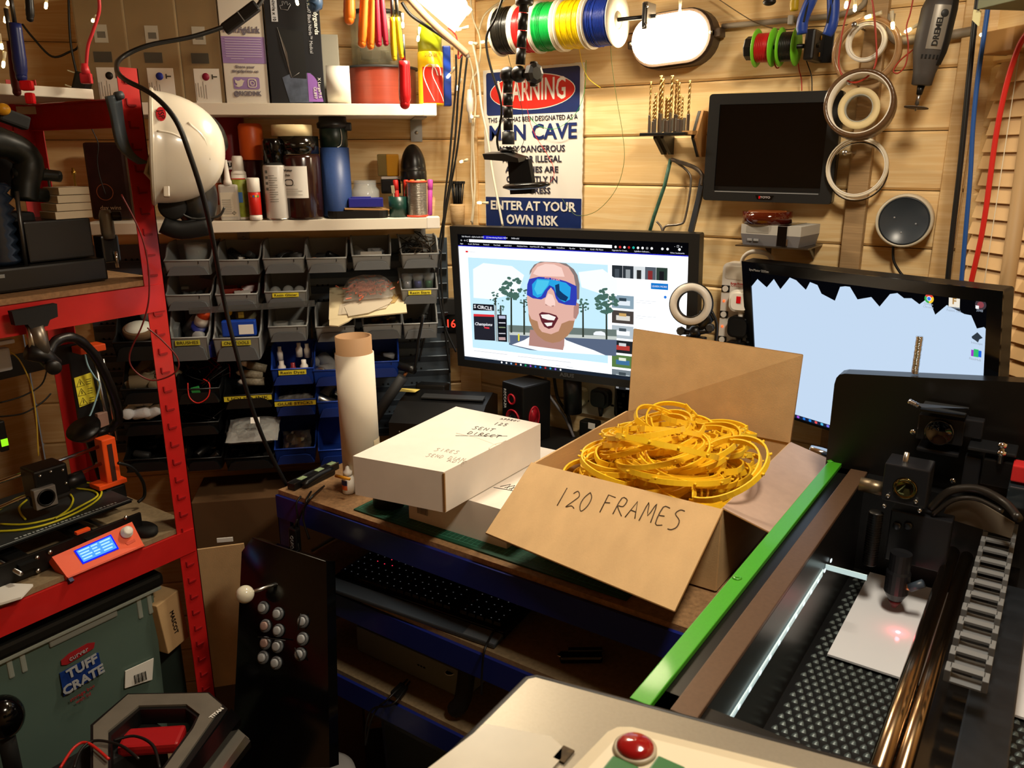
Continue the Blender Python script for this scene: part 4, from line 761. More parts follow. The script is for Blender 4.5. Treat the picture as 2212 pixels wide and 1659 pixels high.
# ---- warning sign
c0 = onB(1044,145,.006); c1 = onB(1265,145,.006); SW = .278; zt_ = onB(1150,143,.006).z; SHh = .405; cx = (onB(1047,300,.006).x+onB(1259,300,.006).x)/2; SW = onB(1262,300,.006).x-onB(1048,300,.006).x
sg = thing('warning_sign', 'tin warning sign with a red oval and blue panels on the back wall', 'sign', T(cx, YB-.005, zt_-SHh/2)@RY(-.4))
SGW = mat('sign_white','#E3DFD6',.35); SGB = mat('sign_blue','#14285E',.4,noise=.1,ns=60); SGR = mat('sign_red','#C8281E',.35,noise=.06,ns=60)
rnd = random.Random(2); ed = []
for i in range(60): ed.append((-SW/2+SW*i/60, -SHh/2+rnd.uniform(0,.0012)))
for i in range(60): ed.append((SW/2-rnd.uniform(0,.0018), -SHh/2+SHh*i/60))
for i in range(60): ed.append((SW/2-SW*i/60, SHh/2-rnd.uniform(0,.0018)))
for i in range(60): ed.append((-SW/2+rnd.uniform(0,.0015), SHh/2-SHh*i/60))
B().prism(ed, -.0015, .0015, 0, RX(90)).done('plate', SGW, sg)
yy = -.0016
def panel(x, z, w, h, m, r=.004, d=.0004, nm='panel'): return B().prism(rrect(w, h, r, 4, x, z), 0, d, 0, T(0, yy, 0)@RX(90)).done(nm, m, sg)
top = SHh/2; hpx = SHh/ (onB(1150,145,0).z-onB(1150,490,0).z) if 0 else 1
def zpx(y): return onB(1150, y, .006).z-(zt_-SHh/2)
zu, zl = zpx(150), zpx(246); panel(0, (zu+zl)/2, SW*.93, zu-zl, SGB, .006, nm='blue_panel')
zo = (zpx(158)+zpx(237))/2; ho = zpx(158)-zpx(237)
B().prism(circ(1,40,0,0,SW*.425,ho/2), 0, .0004, 0, T(0,yy-.0004,zo)@RX(90)).done('oval_border', SGW, sg); B().prism(circ(1,40,0,0,SW*.418,ho/2-.0022), 0, .0004, 0, T(0,yy-.0008,zo)@RX(90)).done('red_oval', SGR, sg)
def st(s, ya, yb, w, m, bold=0): return text(s, (zpx(ya)-zpx(yb))*1.38, T(0, yy-.0014, (zpx(ya)+zpx(yb))/2)@UP, m, sg, 'sign_lettering', width=SW*w, bold=bold)
NAVY = mat('sign_navy_print','#182B66',.45); DK = mat('sign_dark_print','#26263a',.5)
st('WARNING', 172, 220, .68, SGW, .0010); st('THIS AREA HAS BEEN DESIGNATED AS A', 251, 262, .90, DK)
st('MAN CAVE', 270, 303, .88, NAVY, .0011); st('MANY DANGEROUS', 315, 329, .66, DK, .0003); st('AND / OR ILLEGAL', 337, 351, .60, DK, .0003); st('ACTIVITIES ARE', 360, 373, .54, DK, .0003); st('CURRENTLY IN', 381, 395, .52, DK, .0003); st('PROGRESS', 405, 418, .38, DK, .0003)
zu, zl = zpx(427), -SHh/2+.003; panel(0, (zu+zl)/2, SW*.985, zu-zl, SGB, .001, nm='blue_panel')
st('ENTER AT YOUR', 436, 456, .88, SGW, .0007); st('OWN RISK', 466, 487, .54, SGW, .0008)
# ---- bulkhead lamp
Pb = onB(1467, 88, .0); kb = kpx(Pb); LW, LH = 186*kb, 112*kb
t = thing('bulkhead_lamp', 'lit oval bulkhead lamp with a dark rim on the back wall', 'lamp', T(Pb.x, YB, Pb.z)@RY(-3))
def stadium(w, h, n=14): r = h/2; return [( (w/2-r)+r*math.cos(math.radians(a)), r*math.sin(math.radians(a))) for a in [-90+180*i/n for i in range(n+1)]]+[(-(w/2-r)+r*math.cos(math.radians(a)), r*math.sin(math.radians(a))) for a in [90+180*i/n for i in range(n+1)]]
RIM = mat('lamp_rim','#4a3a2c',.45)
o1, i1 = stadium(LW, LH), stadium(LW*.90, LH*.84)
b = B(); b.ring(o1, i1, 0, .035, 0, RX(90)); b.ring(stadium(LW*.965, LH*.94), stadium(LW*.89, LH*.82), .035, .045, 0, RX(90)); b.done('rim', RIM, t)
b = B(); lv = [(1,.030),(1,.052),(.96,.062),(.86,.068),(.6,.072)]; vs = []; n = len(i1)
for s_, y in lv: vs += [(x*s_ if 0 else (x-math.copysign(min(abs(x),1e9),x)*(1-s_)), -y, z*s_) for x, z in i1]
b.add(vs, [(j*n+i, j*n+(i+1) % n, (j+1)*n+(i+1) % n, (j+1)*n+i) for j in range(len(lv)-1) for i in range(n)]+[tuple((len(lv)-1)*n+i for i in range(n))], 0, True); b.done('glass_cover', glow('bulkhead_glow', '#FFE9C4', BULKHEAD), t)
for sx in (-1, 1): b = B(); b.box((sx*(LW/2+.003), -.02, 0), (.018,.03,.016), 0, None, .003); b.done('lug', RIM, t); B().ball((sx*(LW/2-.0025), -.046, 0), .0035, 8).done('screw', STEEL, t)
# ---- conduit
CD = mat('grey_conduit','#8f8474',.5)
t = thing('cable_conduit', 'grey plastic conduit running right from the bulkhead lamp', 'conduit', T(0,YB,1.9)); ti = t.matrix_world.inverted()
B().tube(BO([(1560,57),(1700,44),(1790,35),(1840,25),(1866,8),(1872,-20)], .012), .0052, 8, sub=4).done('pipe', CD, t, ti)
for x, y in ((1710,44),): B().box(tuple(onB(x,y,.012)), (.010,.02,.016), 0, None, .002).done('clip', LGREY, t, ti)
t = cable('cable_conduit', 'curved grey conduit behind the rotary tool', BO([(1925,30),(1922,60),(1932,84),(1965,86),(2040,78),(2110,66)], .014), .008, CD, 'conduit')
# ---- green reels of solder and wire
Pl2 = onB(1612,105,.06); Pr2 = onB(1770,98,.06); axn2 = (Pr2-Pl2).normalized(); L2 = (Pr2-Pl2).length
rr = thing('reel_holder', 'black bracketed holder for the small green reels on the back wall', 'holder', axframe(Pl2, axn2))
b = B(); b.lathe(cyl_prof(.021, 0, .016), 8, 0, None, False); b.box((.03,0,.008), (.045,.026,.012), 0, None, .002); b.done('end_block', BLK, rr); b = B(); b.box((.010,0,L2-.012), (.066,.052,.018), 0, None, .004); b.done('end_block', BLK, rr); B().cyl((0,0,0), (0,0,L2), .004, 10).done('rod', BLK, rr)
B().box((.044,0,L2-.002), (.004,.052,.03), 0, None, .001).done('wall_plate', BLK, rr)
for q in (-.014, .014): B().lathe(cyl_prof(.004,0,.002,.0005), 12, 0, T(.014, q, L2-.003+.0)).done('screw', BRASS, rr)
for i, (xs, c_, nm) in enumerate((((1636,1668),'#C81E22','red'),((1678,1700),'#181818','black'))):
    pass
for nm, c_, xa, xb, lab in (('red','#C81E22',1636,1672,'small reel of red wire with green flanges'),('black','#181818',1689,1722,'small reel of black wire with green flanges')):
    a = (xa-1612)/158*L2; e = (xb-1612)/158*L2; t = thing('wire_reel', lab, 'reel', axframe(Pl2+axn2*a, axn2), 'green flanged wire reels')
    for z in (0, e-a): B().lathe([(.005,z-.0012),(.033,z-.0012),(.034,z),(.033,z+.0012),(.005,z+.0012)], 32).done('flange', GREENP, t)
    prof = [(.01,.0014)]
    for i in range(25): prof.append((.0245+.0012*abs(math.sin(i*math.pi/3)), .0015+(e-a-.003)*i/24))
    B().lathe(prof+[(.01,e-a-.0014)], 28).done('winding', mat('reel_'+nm, c_, .35), t)
cable('loose_wire', 'short red wire tail below the green reels', BO([(1676,95),(1670,120),(1676,145),(1683,146)], .05), .0011, WIRER, 'wire'); cable('loose_wire', 'red wire tail tied above the small screen', BO([(1722,118),(1726,150),(1731,170),(1732,196)], .02), .0011, WIRER, 'wire'); cable('loose_wire', 'black wire tail tied above the small screen', BO([(1738,120),(1745,140),(1753,165),(1754,196)], .02), .0011, WIREB, 'wire')
cable('thin_brown_wire', 'thin brown wire sagging across the top of the back wall', BO([(1540,-10),(1600,30),(1640,52),(1690,64),(1750,58),(1820,55),(1856,46)], .02), .0010, mat('brown_wire','#5a4426',.5), 'wire')
# ---- drill rack
P = onB(1450, 290, .05); k = kpx(P)
t = thing('drill_bit_rack', 'black and plywood drill bit shelf with hanging bracket', 'rack', T(P.x, YB, P.z)); LZ = mat('laser_ply','#b98a52',.6)
B().box((-.006,-.052,0), (.100,.060,.006), 0, None, .001).done('shelf', BLK, t); B().box((.042,-.040,.002), (.024,.06,.0075)).done('side_block', LZ, t)
for x, m_ in ((.052,LZ),(.047,BLK),(-.034,BLK),(-.018,BLK)):
    B().prism([(0,-.045),(0,(.045 if x > 0 else 0)),(-.022,(.045 if x > 0 else 0)),(-.05,-.003),(-.05,-.008),(-.018,-.045)] if x > 0 else [(0,-.040),(0,-.003),(-.055,-.003),(-.055,-.008),(-.012,-.040)], -.0035, .0035, 0, T(x,0,0)@RY(90)@RZ(90)@Matrix.Identity(4)).done('bracket_side', m_, t)
B().box((.004,-.060,.018), (.058,.010,.026), 0, None, .001).done('bit_holder', mat('holder_grey','#8f887a',.5), t)
rnd = random.Random(5); GOLD = mat('titanium_gold','#C9A86A',.3,.9)
def drill(x, y, H, r, nm, lab, gold=True):
    H *= .84
    tt = thing('drill_bit', lab, 'drill bit', t.matrix_world@T(x+.004,y,.0035), 'drill bits standing in the rack'); B().lathe(cyl_prof(.0035, 0, H*.35, .0006), 6, 0, None, False).done('hex_shank', STEEL, tt)
    b = B(); n = 26
    for s_ in (0, math.pi): b.tube([(r*.45*math.cos(s_+i*.75), r*.45*math.sin(s_+i*.75), H*.35+H*.65*i/n) for i in range(n+1)], r*.62, 5)
    b.done('twist', GOLD if gold else STEEL, tt)
ds = [(-.048,.118,.0022),(-.040,.075,.002),(-.033,.090,.003),(-.026,.130,.0032),(-.019,.122,.003),(-.012,.080,.003),(-.005,.078,.003),(.001,.128,.0032),(.008,.118,.0028),(.014,.112,.0024),(.019,.085,.0024),(.025,.080,.0022),(.037,.115,.0026)]
nmn = ['leftmost tall thin','second, short','third, medium','fourth, tallest thick','fifth, tall','sixth, short thick','seventh, short','eighth, tall thick','ninth, tall','tenth, tall thin','eleventh, medium','twelfth, short','rightmost, leaning tall']
for (x, H, r), n in zip(ds, nmn): drill(x, -.062-.006*((int(x*1000)) % 2) if x not in (.037,) else -.064, H, r, n, 'gold twist drill bit in the rack, %s' % n, gold=True)
# ---- coping/hack saw hanging
P = onB(1450, 345, .03); fr = T(P.x, YB-.022, P.z); kk = kpx(P)
def s2(x, y, o=0.0): v = onB(x, y, .022); return (v.x-P.x, -o, v.z-P.z)
t = thing('hacksaw', 'old green and steel hacksaw frame hanging under the drill rack', 'saw', fr)
TEAL = mat('chipped_teal','#3f6a58',.5,noise=.5,ns=80); OLD = mat('old_steel','#8a8278',.42,.8,noise=.3,ns=60)
b = B(); b.tube([s2(1449,343),(s2(1436,400)),(s2(1412,470)),(s2(1398,520))], .0042, 6); b.done('handle_bar', TEAL, t)
b = B(); b.tube([s2(1451,343,.004),(s2(1485,368,.004)),(s2(1494,395,.004)),(s2(1482,470,.004)),(s2(1470,484,.004)),(s2(1440,488,.004)),(s2(1433,503,.004))], .0025, 8, sub=4); b.tube([s2(1420,478,.004),s2(1430,490,.004),s2(1433,505,.004)], .0022, 8, sub=4); b.done('wire_frame', OLD, t)
b = B(); b.tube([s2(1455,345,.008),s2(1500,360,.008),s2(1520,378,.008),s2(1519,400,.008)], .0046, 6, sub=3); b.done('upper_arm', OLD, t); b = B(); b.tube([s2(1521,385,.006),s2(1512,430,.006),s2(1495,500,.006)], .0072, 4, smooth=False); b.done('lower_arm', mat('dark_painted_steel','#30343a',.5), t)
# ---- small square screen
Pc = onB(1662, 320, .045); kk = kpx(Pc); w_, h_ = 278*kk, 228*kk
t = thing('small_monitor', 'small square black monitor, switched off, on the back wall', 'monitor', T(Pc.x, Pc.y, Pc.z)@RZ(4)@RY(.6))
b = B(); b.prism(rrect(w_, h_, .006), 0, .026, 0, RX(90)@T(0,0,-.026)); b.done('housing', BLK, t)
ow, ih = w_*.82, h_*.80
b = B(); b.ring(rrect(w_*.995,h_*.995,.006), rrect(ow, ih, .001), 0, .004, 0, T(0,-.0,0)@RX(90)); b.done('bezel', mat('bezel_black','#191a1a',.45), t)
B().box((0,.0,.004), (ow, .002, ih*.94)).done('screen', mat('screen_off','#020203',.08), t); B().box((0,-.0042,-ih/2-.002), (ow*.98,.0006,.0018)).done('trim_strip', GREY, t)
B().prism([(-.018,.004),(.018,.004),(.014,-.004),(-.014,-.004)], 0, .0008, 0, T(0,-.004,-h_*.455)@RX(90)).done('logo_plate', BLKG, t); text('EYOYO', .006, T(0,-.0052,-h_*.455)@UP, mat('logo_print','#d9cfcf',.5), t, 'logo_lettering', width=.022); B().box((-.0095,-.0055,-h_*.455), (.003,.0003,.005)).done('logo_red', REDP, t)
B().box((0,.035,0), (.08,.042,.08), 0, None, .004).done('wall_mount', BLK, t)
# ---- tape rolls on screws along the batten
def ringroll(name, lab, px, py, ro, ri, dpt, m, off, core=None, tilt=0, yaw=0, grp='tape rolls on the batten', cat='tape'):
    P = onB(px, py, off); t = thing(name, lab, cat, T(P.x, P.y, P.z)@RZ(yaw)@RX(90+tilt), grp)
    B().lathe([(ri+.0018,0),(ro,0),(ro,dpt),(ri+.0018,dpt),(ri+.0018,0)], 44).done('tape', m, t); B().lathe([(ri,-.0003),(ri+.0018,-.0003),(ri+.0018,dpt+.0003),(ri,dpt+.0003),(ri,-.0003)], 44).done('core', core or mat('tape_core','#E6E0D2',.5), t); return t
ringroll('clear_tape_roll', 'wide clear brown tape roll, highest on the batten', 1875, 112, .056, .047, .02, mat('clear_brown_tape','#B98F62',.25,alpha=.75,spec=.8), .055, mat('tape_core_b','#B0926c',.5))
ringroll('white_tape_roll', 'small white tape roll inside the highest clear roll', 1874, 92, .033, .026, .016, mat('white_tape','#E5DFD0',.5), .058)
ringroll('brown_parcel_tape', 'dark brown parcel tape roll on the batten', 1861, 232, .057, .0485, .048, mat('dark_brown_tape','#5A4028',.25,alpha=.93,spec=.8), .075, None, -6, 6)
ringroll('cream_tape_roll', 'small cream masking tape roll hanging inside the brown roll', 1857, 236, .034, .0215, .018, mat('cream_tape','#D8C596'), .078, mat('tape_core_g','#9a9a90',.5), -4, 6)
ringroll('thin_white_tape', 'thin cream tape ring, lowest on the batten', 1852, 362, .0535, .047, .008, mat('thin_cream','#D9CFB8',.5), .045, None, -3)
ringroll('thin_black_tape', 'thin black edged ring behind the lowest cream ring', 1853, 371, .053, .0495, .006, mat('black_edge','#241a12',.4), .030, None, 3)
for x, y in ((1873,68),(1862,186),(1853,330)):
    P = onB(x, y, .0); tt = thing('wall_screw', 'steel screw holding tape rolls on the batten at %s height' % {68:'the top',186:'middle',330:'the lowest'}[y], 'screw', T(P.x, YB-.022, P.z)@RX(90), 'screws on the batten'); B().cyl((0,0,-.02), (0,0,.075), .0022, 8).done('shank', STEEL, tt); B().lathe([(.0022,.073),(.0048,.077),(.0045,.0785),(0,.0785)], 14).done('head', STEEL, tt)
# ---- rotary tool
Pa = onB(2035, -10, .10); Pm = onB(1990, 185, .10); d_ = (Pm-Pa).normalized()
t = thing('rotary_tool', 'grey and black rotary tool hanging nose down with a cutting disc', 'tool', axframe(Pa, d_, (0,1,0))); L = (Pm-Pa).length; TG = mat('tool_grey','#45413e',.5); TS = mat('tool_silver','#8d877c',.4,.3)
prof = [(0,0),(.020,.0),(.026,.02),(.026,L*.45),(.0245,L*.62),(.020,L*.76),(.017,L*.86),(.0155,L*.99),(.013,L),(0,L)]
B().lathe(prof, 28).done('body', TG, t)
# find which local direction faces the camera
cl_dir = (t.matrix_world.inverted().to_3x3()@(CC-Pm)).normalized(); ang = math.degrees(math.atan2(cl_dir.y, cl_dir.x))
b = B(); b.lathe([(.0262,L*.12),(.0268,L*.14),(.0268,L*.50),(.0255,L*.60)], 10, 0, RZ(ang-40), True, 0, 55); b.done('silver_panel', TS, t)
b = B(); b.lathe([(.0258,.0),(.0276,.02),(.0276,L*.5),(.0262,L*.62),(.0215,L*.76)], 8, 0, RZ(ang-82), True, 0, 40); b.done('rubber_grip', BLKM, t)
b = B()
for q in range(5): b.lathe([(.0245,L*.66),(.0238,L*.70)], 2, 0, RZ(ang-38+q*14), True, 0, 7)
b.done('cooling_slots', BLKM, t)
b = B(); b.lathe(cyl_prof(.006,0,.002,.0008), 18, 0, RZ(ang-22)@T(.0255,0,L*.21)@RY(90)); b.done('brush_cap', DGREY, t)
text('DREMEL', .0125, RZ(ang-12)@T(.0275,0,L*.40)@Matrix(((0,0,1,0),(0,1,0,0),(-1,0,0,0),(0,0,0,1)))@RZ(0), INK, t, 'tool_lettering', bold=.0003)
B().lathe([(.006,L),(.0045,L+.014),(0,L+.014)], 16).done('collet_nut', BLK, t); B().lathe([(.0034,L+.012),(.0034,L+.030),(.0015,L+.030),(.0015,L+.040),(0,L+.040)], 14).done('mandrel', STEEL, t)
B().lathe([(0,0),(.019,0),(.019,.0012),(0,.0012)], 32, 0, T(0,0,L+.034)@RX(6)).done('cutting_disc', mat('disc_grey','#5f564c',.8), t)
# red looped leads near the tapes
cable('looped_lead', 'long red looped lead hanging over the brown tape roll', [onB(x,y,.10) for x,y in [(1840,-10),(1826,40),(1816,90),(1812,140),(1825,170),(1850,178),(1880,160),(1893,130),(1892,80),(1888,30),(1882,-10)]], .0016, mat('lead_red','#A83420',.4), 'lead'); cable('looped_lead', 'red twisted lead loop left of the rotary tool', [onB(x,y,.08) for x,y in [(1972,0),(1966,30),(1958,60),(1962,100),(1956,140),(1940,158),(1930,152),(1945,130),(1975,105),(1985,95)]], .0013, mat('lead_red','#A83420',.4), 'lead')
# ---- smart speaker puck
Pc = onB(1958, 474, .0); t = thing('smart_speaker', 'round black speaker puck in a pale holder on the back wall', 'speaker', T(Pc.x, YB, Pc.z)@RZ(4)@RX(90))
B().lathe([(.036,0),(.045,.004),(.0475,.012),(.0475,.042),(.0455,.046),(.0425,.046),(.0425,.043),(0,.043)], 44).done('holder', mat('frosted_silicone','#C9BFA8',.4), t); B().lathe([(.0425,.040),(.0425,.044),(.041,.0475),(.040,.046),(0,.046)], 44, 0, None, False).done('top_face', mat('speaker_face','#050607',.6,spec=.15), t); B().lathe([(.0425,.044),(.0412,.0478),(.0402,.0462)], 44).done('light_ring', mat('speaker_ring','#3a4148',.3), t)
for x, y in ((-.016,.006),(.020,-.004),(-.002,-.020)): B().lathe(cyl_prof(.0016,0,.0008,.0002), 8, 0, T(x,y,.0462)).done('button_mark', mat('mark_grey','#8f9296',.4), t)
cable('power_lead', 'short black lead curling down from the smart speaker', [onB(x,y,.02) for x,y in [(1930,524),(1930,560),(1942,585),(1956,600),(1975,612),(1985,640)]], .0026, WIREB, 'cable')
# ---- small shelf with retro console and amber tape
P = onB(1683, 528, .055); t = thing('acrylic_shelf', 'thin smoky acrylic shelf under the small grey console', 'shelf', T(P.x, P.y, P.z))
B().box((0,-.0,-.001), (.138,.105,.0025)).done('plate', mat('smoky_acrylic','#3b3126',.15,alpha=.75), t)
for x in (-.03,.055): B().prism([(0,0),(.05,0),(.05,-.028)], -.001, .001, 0, T(x,0,-.0024)@RZ(90)@RX(90)).done('gusset', mat('smoky_acrylic','#3b3126'), t)
cz = P.z+.0005; NG = mat('console_light','#ABA9A2',.5); ND_ = mat('console_dark','#68686c',.5)
t = thing('game_console', 'small two tone grey retro console on the acrylic shelf', 'console', T(P.x, P.y+.0, cz)@RZ(-6)); w_ = .118
B().box((0,0,.0105), (w_*.93,.088,.021), 0, Matrix.Identity(4), 0).done('base', ND_, t); b = B(); b.box((0,0,.030), (w_,.094,.018)); b.done('lid', NG, t)
b = B(); b.add([(-w_*.465,-.044,.0),(w_*.465,-.044,.0),(w_*.5,-.047,.021),(-w_*.5,-.047,.021),(-w_*.465,.044,.0),(w_*.465,.044,.0),(w_*.5,.047,.021),(-w_*.5,.047,.021)], [(0,1,2,3),(1,5,6,2),(5,4,7,6),(4,0,3,7),(3,2,6,7)]); b.done('lower_skirt', ND_, t)
B().box((w_*.20,-.0475,.020), (.018,.001,.037)).done('black_band', BLKG, t); B().box((w_*.20,0,.0392), (.018,.094,.0008)).done('black_band', BLKG, t)
for x in (-.04,-.027): B().box((x,-.047,.010), (.010,.003,.0045), 0, None, .0008).done('button', GREY, t)
B().box((.034,-.0472,.009), (.0035,.001,.012)).done('port', STEEL, t); B().box((-.026,-.0474,.030), (.045,.0004,.012)).done('door_line', mat('console_seam','#8f8d86',.5), t)
Pt = onB(1656, 482, .06)
t = thing('amber_tape_roll', 'shiny dark amber tape roll lying on the retro console', 'tape', T(Pt.x, P.y-.005, cz+.0405)); B().lathe([(.036,0),(.047,0),(.047,.022),(.036,.022),(.036,0)], 44).done('tape', mat('amber_film','#4A1508',.08,coat=.6), t); B().lathe([(.034,-.0),(.036,-.0),(.036,.0225),(.034,.0225),(.034,0)], 40).done('core', mat('amber_core','#8a4a22',.4), t)
# ---- power strip
P = onB(1583, 660, .0); k = kpx(P); zt2 = onB(1592,568,.03).z; w_ = .062; PSH = .44
t = thing('power_strip', 'white surge protected power strip mounted upright on the back wall', 'power strip', T(onB(1592,620,.03).x, YB, zt2))
B().prism(rrect(w_, PSH, .012), 0, .034, 0, T(0,0,-PSH/2)@RX(90)).done('body', WHITE, t); B().prism(rrect(w_*.8, .026, .005), 0, .0012, 0, T(0,-.034,-.020)@RX(90)).done('top_panel', mat('strip_panel','#DDD6C6',.4), t)
text('Surge Protected', .0062, T(.006,-.0348,-.042)@UP, REDP, t, 'printed_lettering', width=.036); B().tube([(-.012+.0022*i,-.0348,-.047+(.0012 if i % 2 else -.0012)) for i in range(18)], .00035, 4).done('zigzag_mark', REDP, t)
for i in range(5):
    z = -.056-.054*i
    B().prism(rrect(.017,.014,.001), 0, .002, 0, T(-.022,-.034,z+.002)@RX(90)).done('switch_surround', BLK, t); B().prism(circ(.0062,16), 0, .004, 0, T(-.022,-.034,z+.002)@RX(90)).done('rocker_switch', WHITE, t)
    B().lathe(cyl_prof(.0022,0,.0018,.0004), 10, 0, T(-.024,-.034,z-.024)@RX(90)).done('indicator_light', glow('neon_red','#FF4A1A', 3.0), t)
def plug(P, m, lab, M=None, cableM=None):
    t = thing('plug', lab, 'plug', M or T(*P), 'mains plugs'); b = B(); b.prism(rrect(.048,.044,.012), 0, .020, 0, RX(90)); b.prism(rrect(.036,.034,.010), .020, .027, 0, RX(90)); b.done('body', m, t); b = B(); b.lathe([(.008,0),(.0055,-.020),(.004,-.028),(0,-.028)], 12, 0, T(0,-.010,-.018)); b.done('strain_relief', m, t); return t
sx = t.matrix_world.translation
p1 = plug((sx.x+.018, YB-.0345, sx.z-.074), WHITE, 'white plug in the top outlet of the power strip'); B().box((-.002,-.0275,.004), (.009,.001,.014)).done('red_tab', REDP, p1)
plug((sx.x+.018, YB-.0345, sx.z-.128), BLK, 'black plug in the second outlet of the power strip'); plug((sx.x+.012, YB-.0345, sx.z-.182), BLK, 'black plug in the third outlet, half behind the cardboard flap')
cable('white_lead', 'thick white lead arching over the power strip', [onB(x,y,.03) for x,y in [(1602,570),(1606,556),(1620,545),(1640,544),(1662,552),(1670,575)]], .0045, WHITE)
# ---- double socket low on the wall
zs = onB(1290, 855, .0).z; xs = onB(1283, 860, .0).x
t = thing('wall_socket', 'white double wall sockets under the left monitor', 'socket', T(onB(1300,860,0).x, YB, onB(1300,860,0).z)); B().prism(rrect(.165,.088,.004), 0, .010, 0, RX(90)).done('face_plate', mat('socket_white','#B9B49f',.4), t)
for x in (-.045,.045): 
    B().box((x,-.0102,.012), (.007,.001,.010)).done('pin_hole', BLKM, t)
    for dx in (-.011,.011): B().box((x+dx,-.0102,-.010), (.009,.001,.005)).done('pin_hole', BLKM, t)
def sk(px, py): v = onB(px, py, .012); return v
plug(onB(1252,853,.012), mat('plug_ivory','#C9C4A8',.4), 'ivory plug in the wall socket under the monitor'); plug(onB(1303,857,.012), BLK, 'black plug in the wall socket under the monitor')
t = thing('wall_socket', 'single white wall socket partly behind the cardboard box flap', 'socket', T(onB(1352,862,0).x, YB, onB(1352,862,0).z)); B().prism(rrect(.05,.086,.004), 0, .010, 0, RX(90)).done('face_plate', mat('socket_white','#B9B49f'), t); B().box((-.002,-.0102,.012), (.007,.001,.010)).done('pin_hole', BLKM, t); B().box((-.01,-.0102,-.010), (.009,.001,.005)).done('pin_hole', BLKM, t)
# ---- blind on the right corner wall
SL = mat('blind_slat_wood','#E6BE86',.5,noise=.08,ns=8,stretch=(1,1,6)); 
Pb0 = onD(2148, 170, .03); s0 = ((Pb0-Vector((-.155,YB,0))).dot(Vector(DD)))
bl = thing('wooden_blind', 'pale wooden venetian blind on the right corner wall', 'blind', fD(Vector((-.155,YB,0))+Vector(DD)*(s0+.28)-Vector((R2,R2,0))*.03))
zt3 = onD(2175, 92, .03).z; B().box((0,-.006,zt3), (.56,.05,.034), 0, None, .002).done('head_rail', mat('rail_wood','#B98A50',.5), bl); B().box((-.281,-.006,zt3), (.004,.046,.036), 0, None, .001).done('end_cap', mat('cap_pale','#E5D3AE',.4), bl)
z = zt3-.045; i = 0
while z > 1.02:
    B().box((random.uniform(-.004,.004),0,0), (.555,.034,.0022), 0, None, .0006).done('slat', SL, bl, T(0,0,z)@RX(73+random.uniform(-3,3))); z -= .0268; i += 1
B().tube([(-.20,-.03,zt3-.02),(-.19,-.035,1.02)], .0008, 5).done('cord', WIREW, bl)
P1 = onD(2206, 395, .055); P2 = onD(2133, 920, .055)
tag(B().cyl(P1+(P1-P2)*.25, P2-(P1-P2)*.3, .0115, 14).done('wooden_pole', mat('pale_pole','#A8895E',.6)), 'thin wooden pole leaning in front of the blind', 'pole')
# hanging cables at the right
def hang(name, lab, pts, r, m): return cable(name, lab, pts, r, m, 'cable', None, 5, 8)
hang('black_cable', 'thick black cable hanging straight down left of the blind', [onB(x,y,.14) for x,y in [(2118,-60),(2112,0),(2103,70),(2090,200),(2075,350),(2058,500),(2046,615)]], .0042, WIREB)
hang('blue_cable', 'blue cable hanging beside the thick black cable', [onB(x,y,.13) for x,y in [(2140,-60),(2136,0),(2128,60),(2112,170),(2102,270),(2096,380),(2086,500),(2076,620)]], .0036, WIREBL)
hang('red_cable', 'red cable hanging in front of the blind', [onD(x,y,.10) for x,y in [(2250,40),(2212,80),(2190,130),(2170,200),(2152,290),(2138,390),(2130,450),(2118,520),(2100,600),(2090,650)]], .0042, WIRER)
# shelf bracket area top right
P = onD(2165, 38, .05)
t = thing('top_shelf', 'grey edged shelf above the blind at the top right', 'shelf', fD(Vector((-.155,YB,P.z))+Vector(DD)*.42)); B().box((.0,-.10,0), (.50,.16,.016), 0, None, .001).done('board', mat('olive_grey_board','#6f7458',.6), t); B().prism([(0,0),(.014,-.004),(.014,-.024),(0,-.014)], -.001, .001, 0, T(-.262,-.175,-.006)@RX(90)).done('corner_tab', mat('pale_tab','#D8D29a',.5), t)
tag(B().box((0,0,.06), (.40,.13,.12), 0, None, .004).done('olive_crate', mat('olive_crate','#7f7f2c',.4,noise=.2,ns=12), None, t.matrix_world@T(.05,-.10,.009)), 'olive yellow crate on the shelf at the top right', 'crate')
# blue and yellow plier handles at the top, hanging from a rail above the frame
def plier(name, lab, f, cx, tipy, m1, spread, length, rot=0, w=.017, slot=True, grp='plier handles hanging at the top', m2=None, offy=.13, head=True):
    P = f(cx, tipy, offy); base = P+Vector((0,0,length)); M = frame(base, DB if f is onB else DA)@RY(rot); t = thing(name, lab, 'pliers', M, grp)
    for s_ in (-1, 1):
        b = B(); pts = [(s_*.004,0,0),(s_*(.008+spread*.4),0,-length*.35),(s_*(.008+spread),0,-length*.75),(s_*(.006+spread*.9),0,-length+.004)]
        b.tube(pts, w/2, 8, sub=4, rs=[.8,1,1.05,1,1,.9]); o = b.done('handle', m1, t)
        if slot: B().box((s_*(.008+spread*.7), -w*.46, -length*.55), (.0035,.002,length*.5), 0, None, .0008).done('grip_groove', BLKM, o)
    if head: b = B(); b.box((0,0,.012), (.03,.010,.026), 0, None, .004); b.tube([(-.004,0,.02),(0,0,.06)], .005, 6); b.tube([(.004,0,.02),(0,0,.06)], .005, 6); b.done('jaws', DSTEEL, t)
    return t
plier('blue_pliers', 'blue handled pliers hanging left of the tape rolls', onB, 1778, 80, mat('handle_blue','#1B3E96',.4), .017, .11, 8, .020)
plier('yellow_pliers', 'pliers with a yellow handle at the very top beside the blue ones', onB, 1742, 28, mat('handle_yellow','#B99A1A',.4), .006, .10, 6, .016, offy=.11)
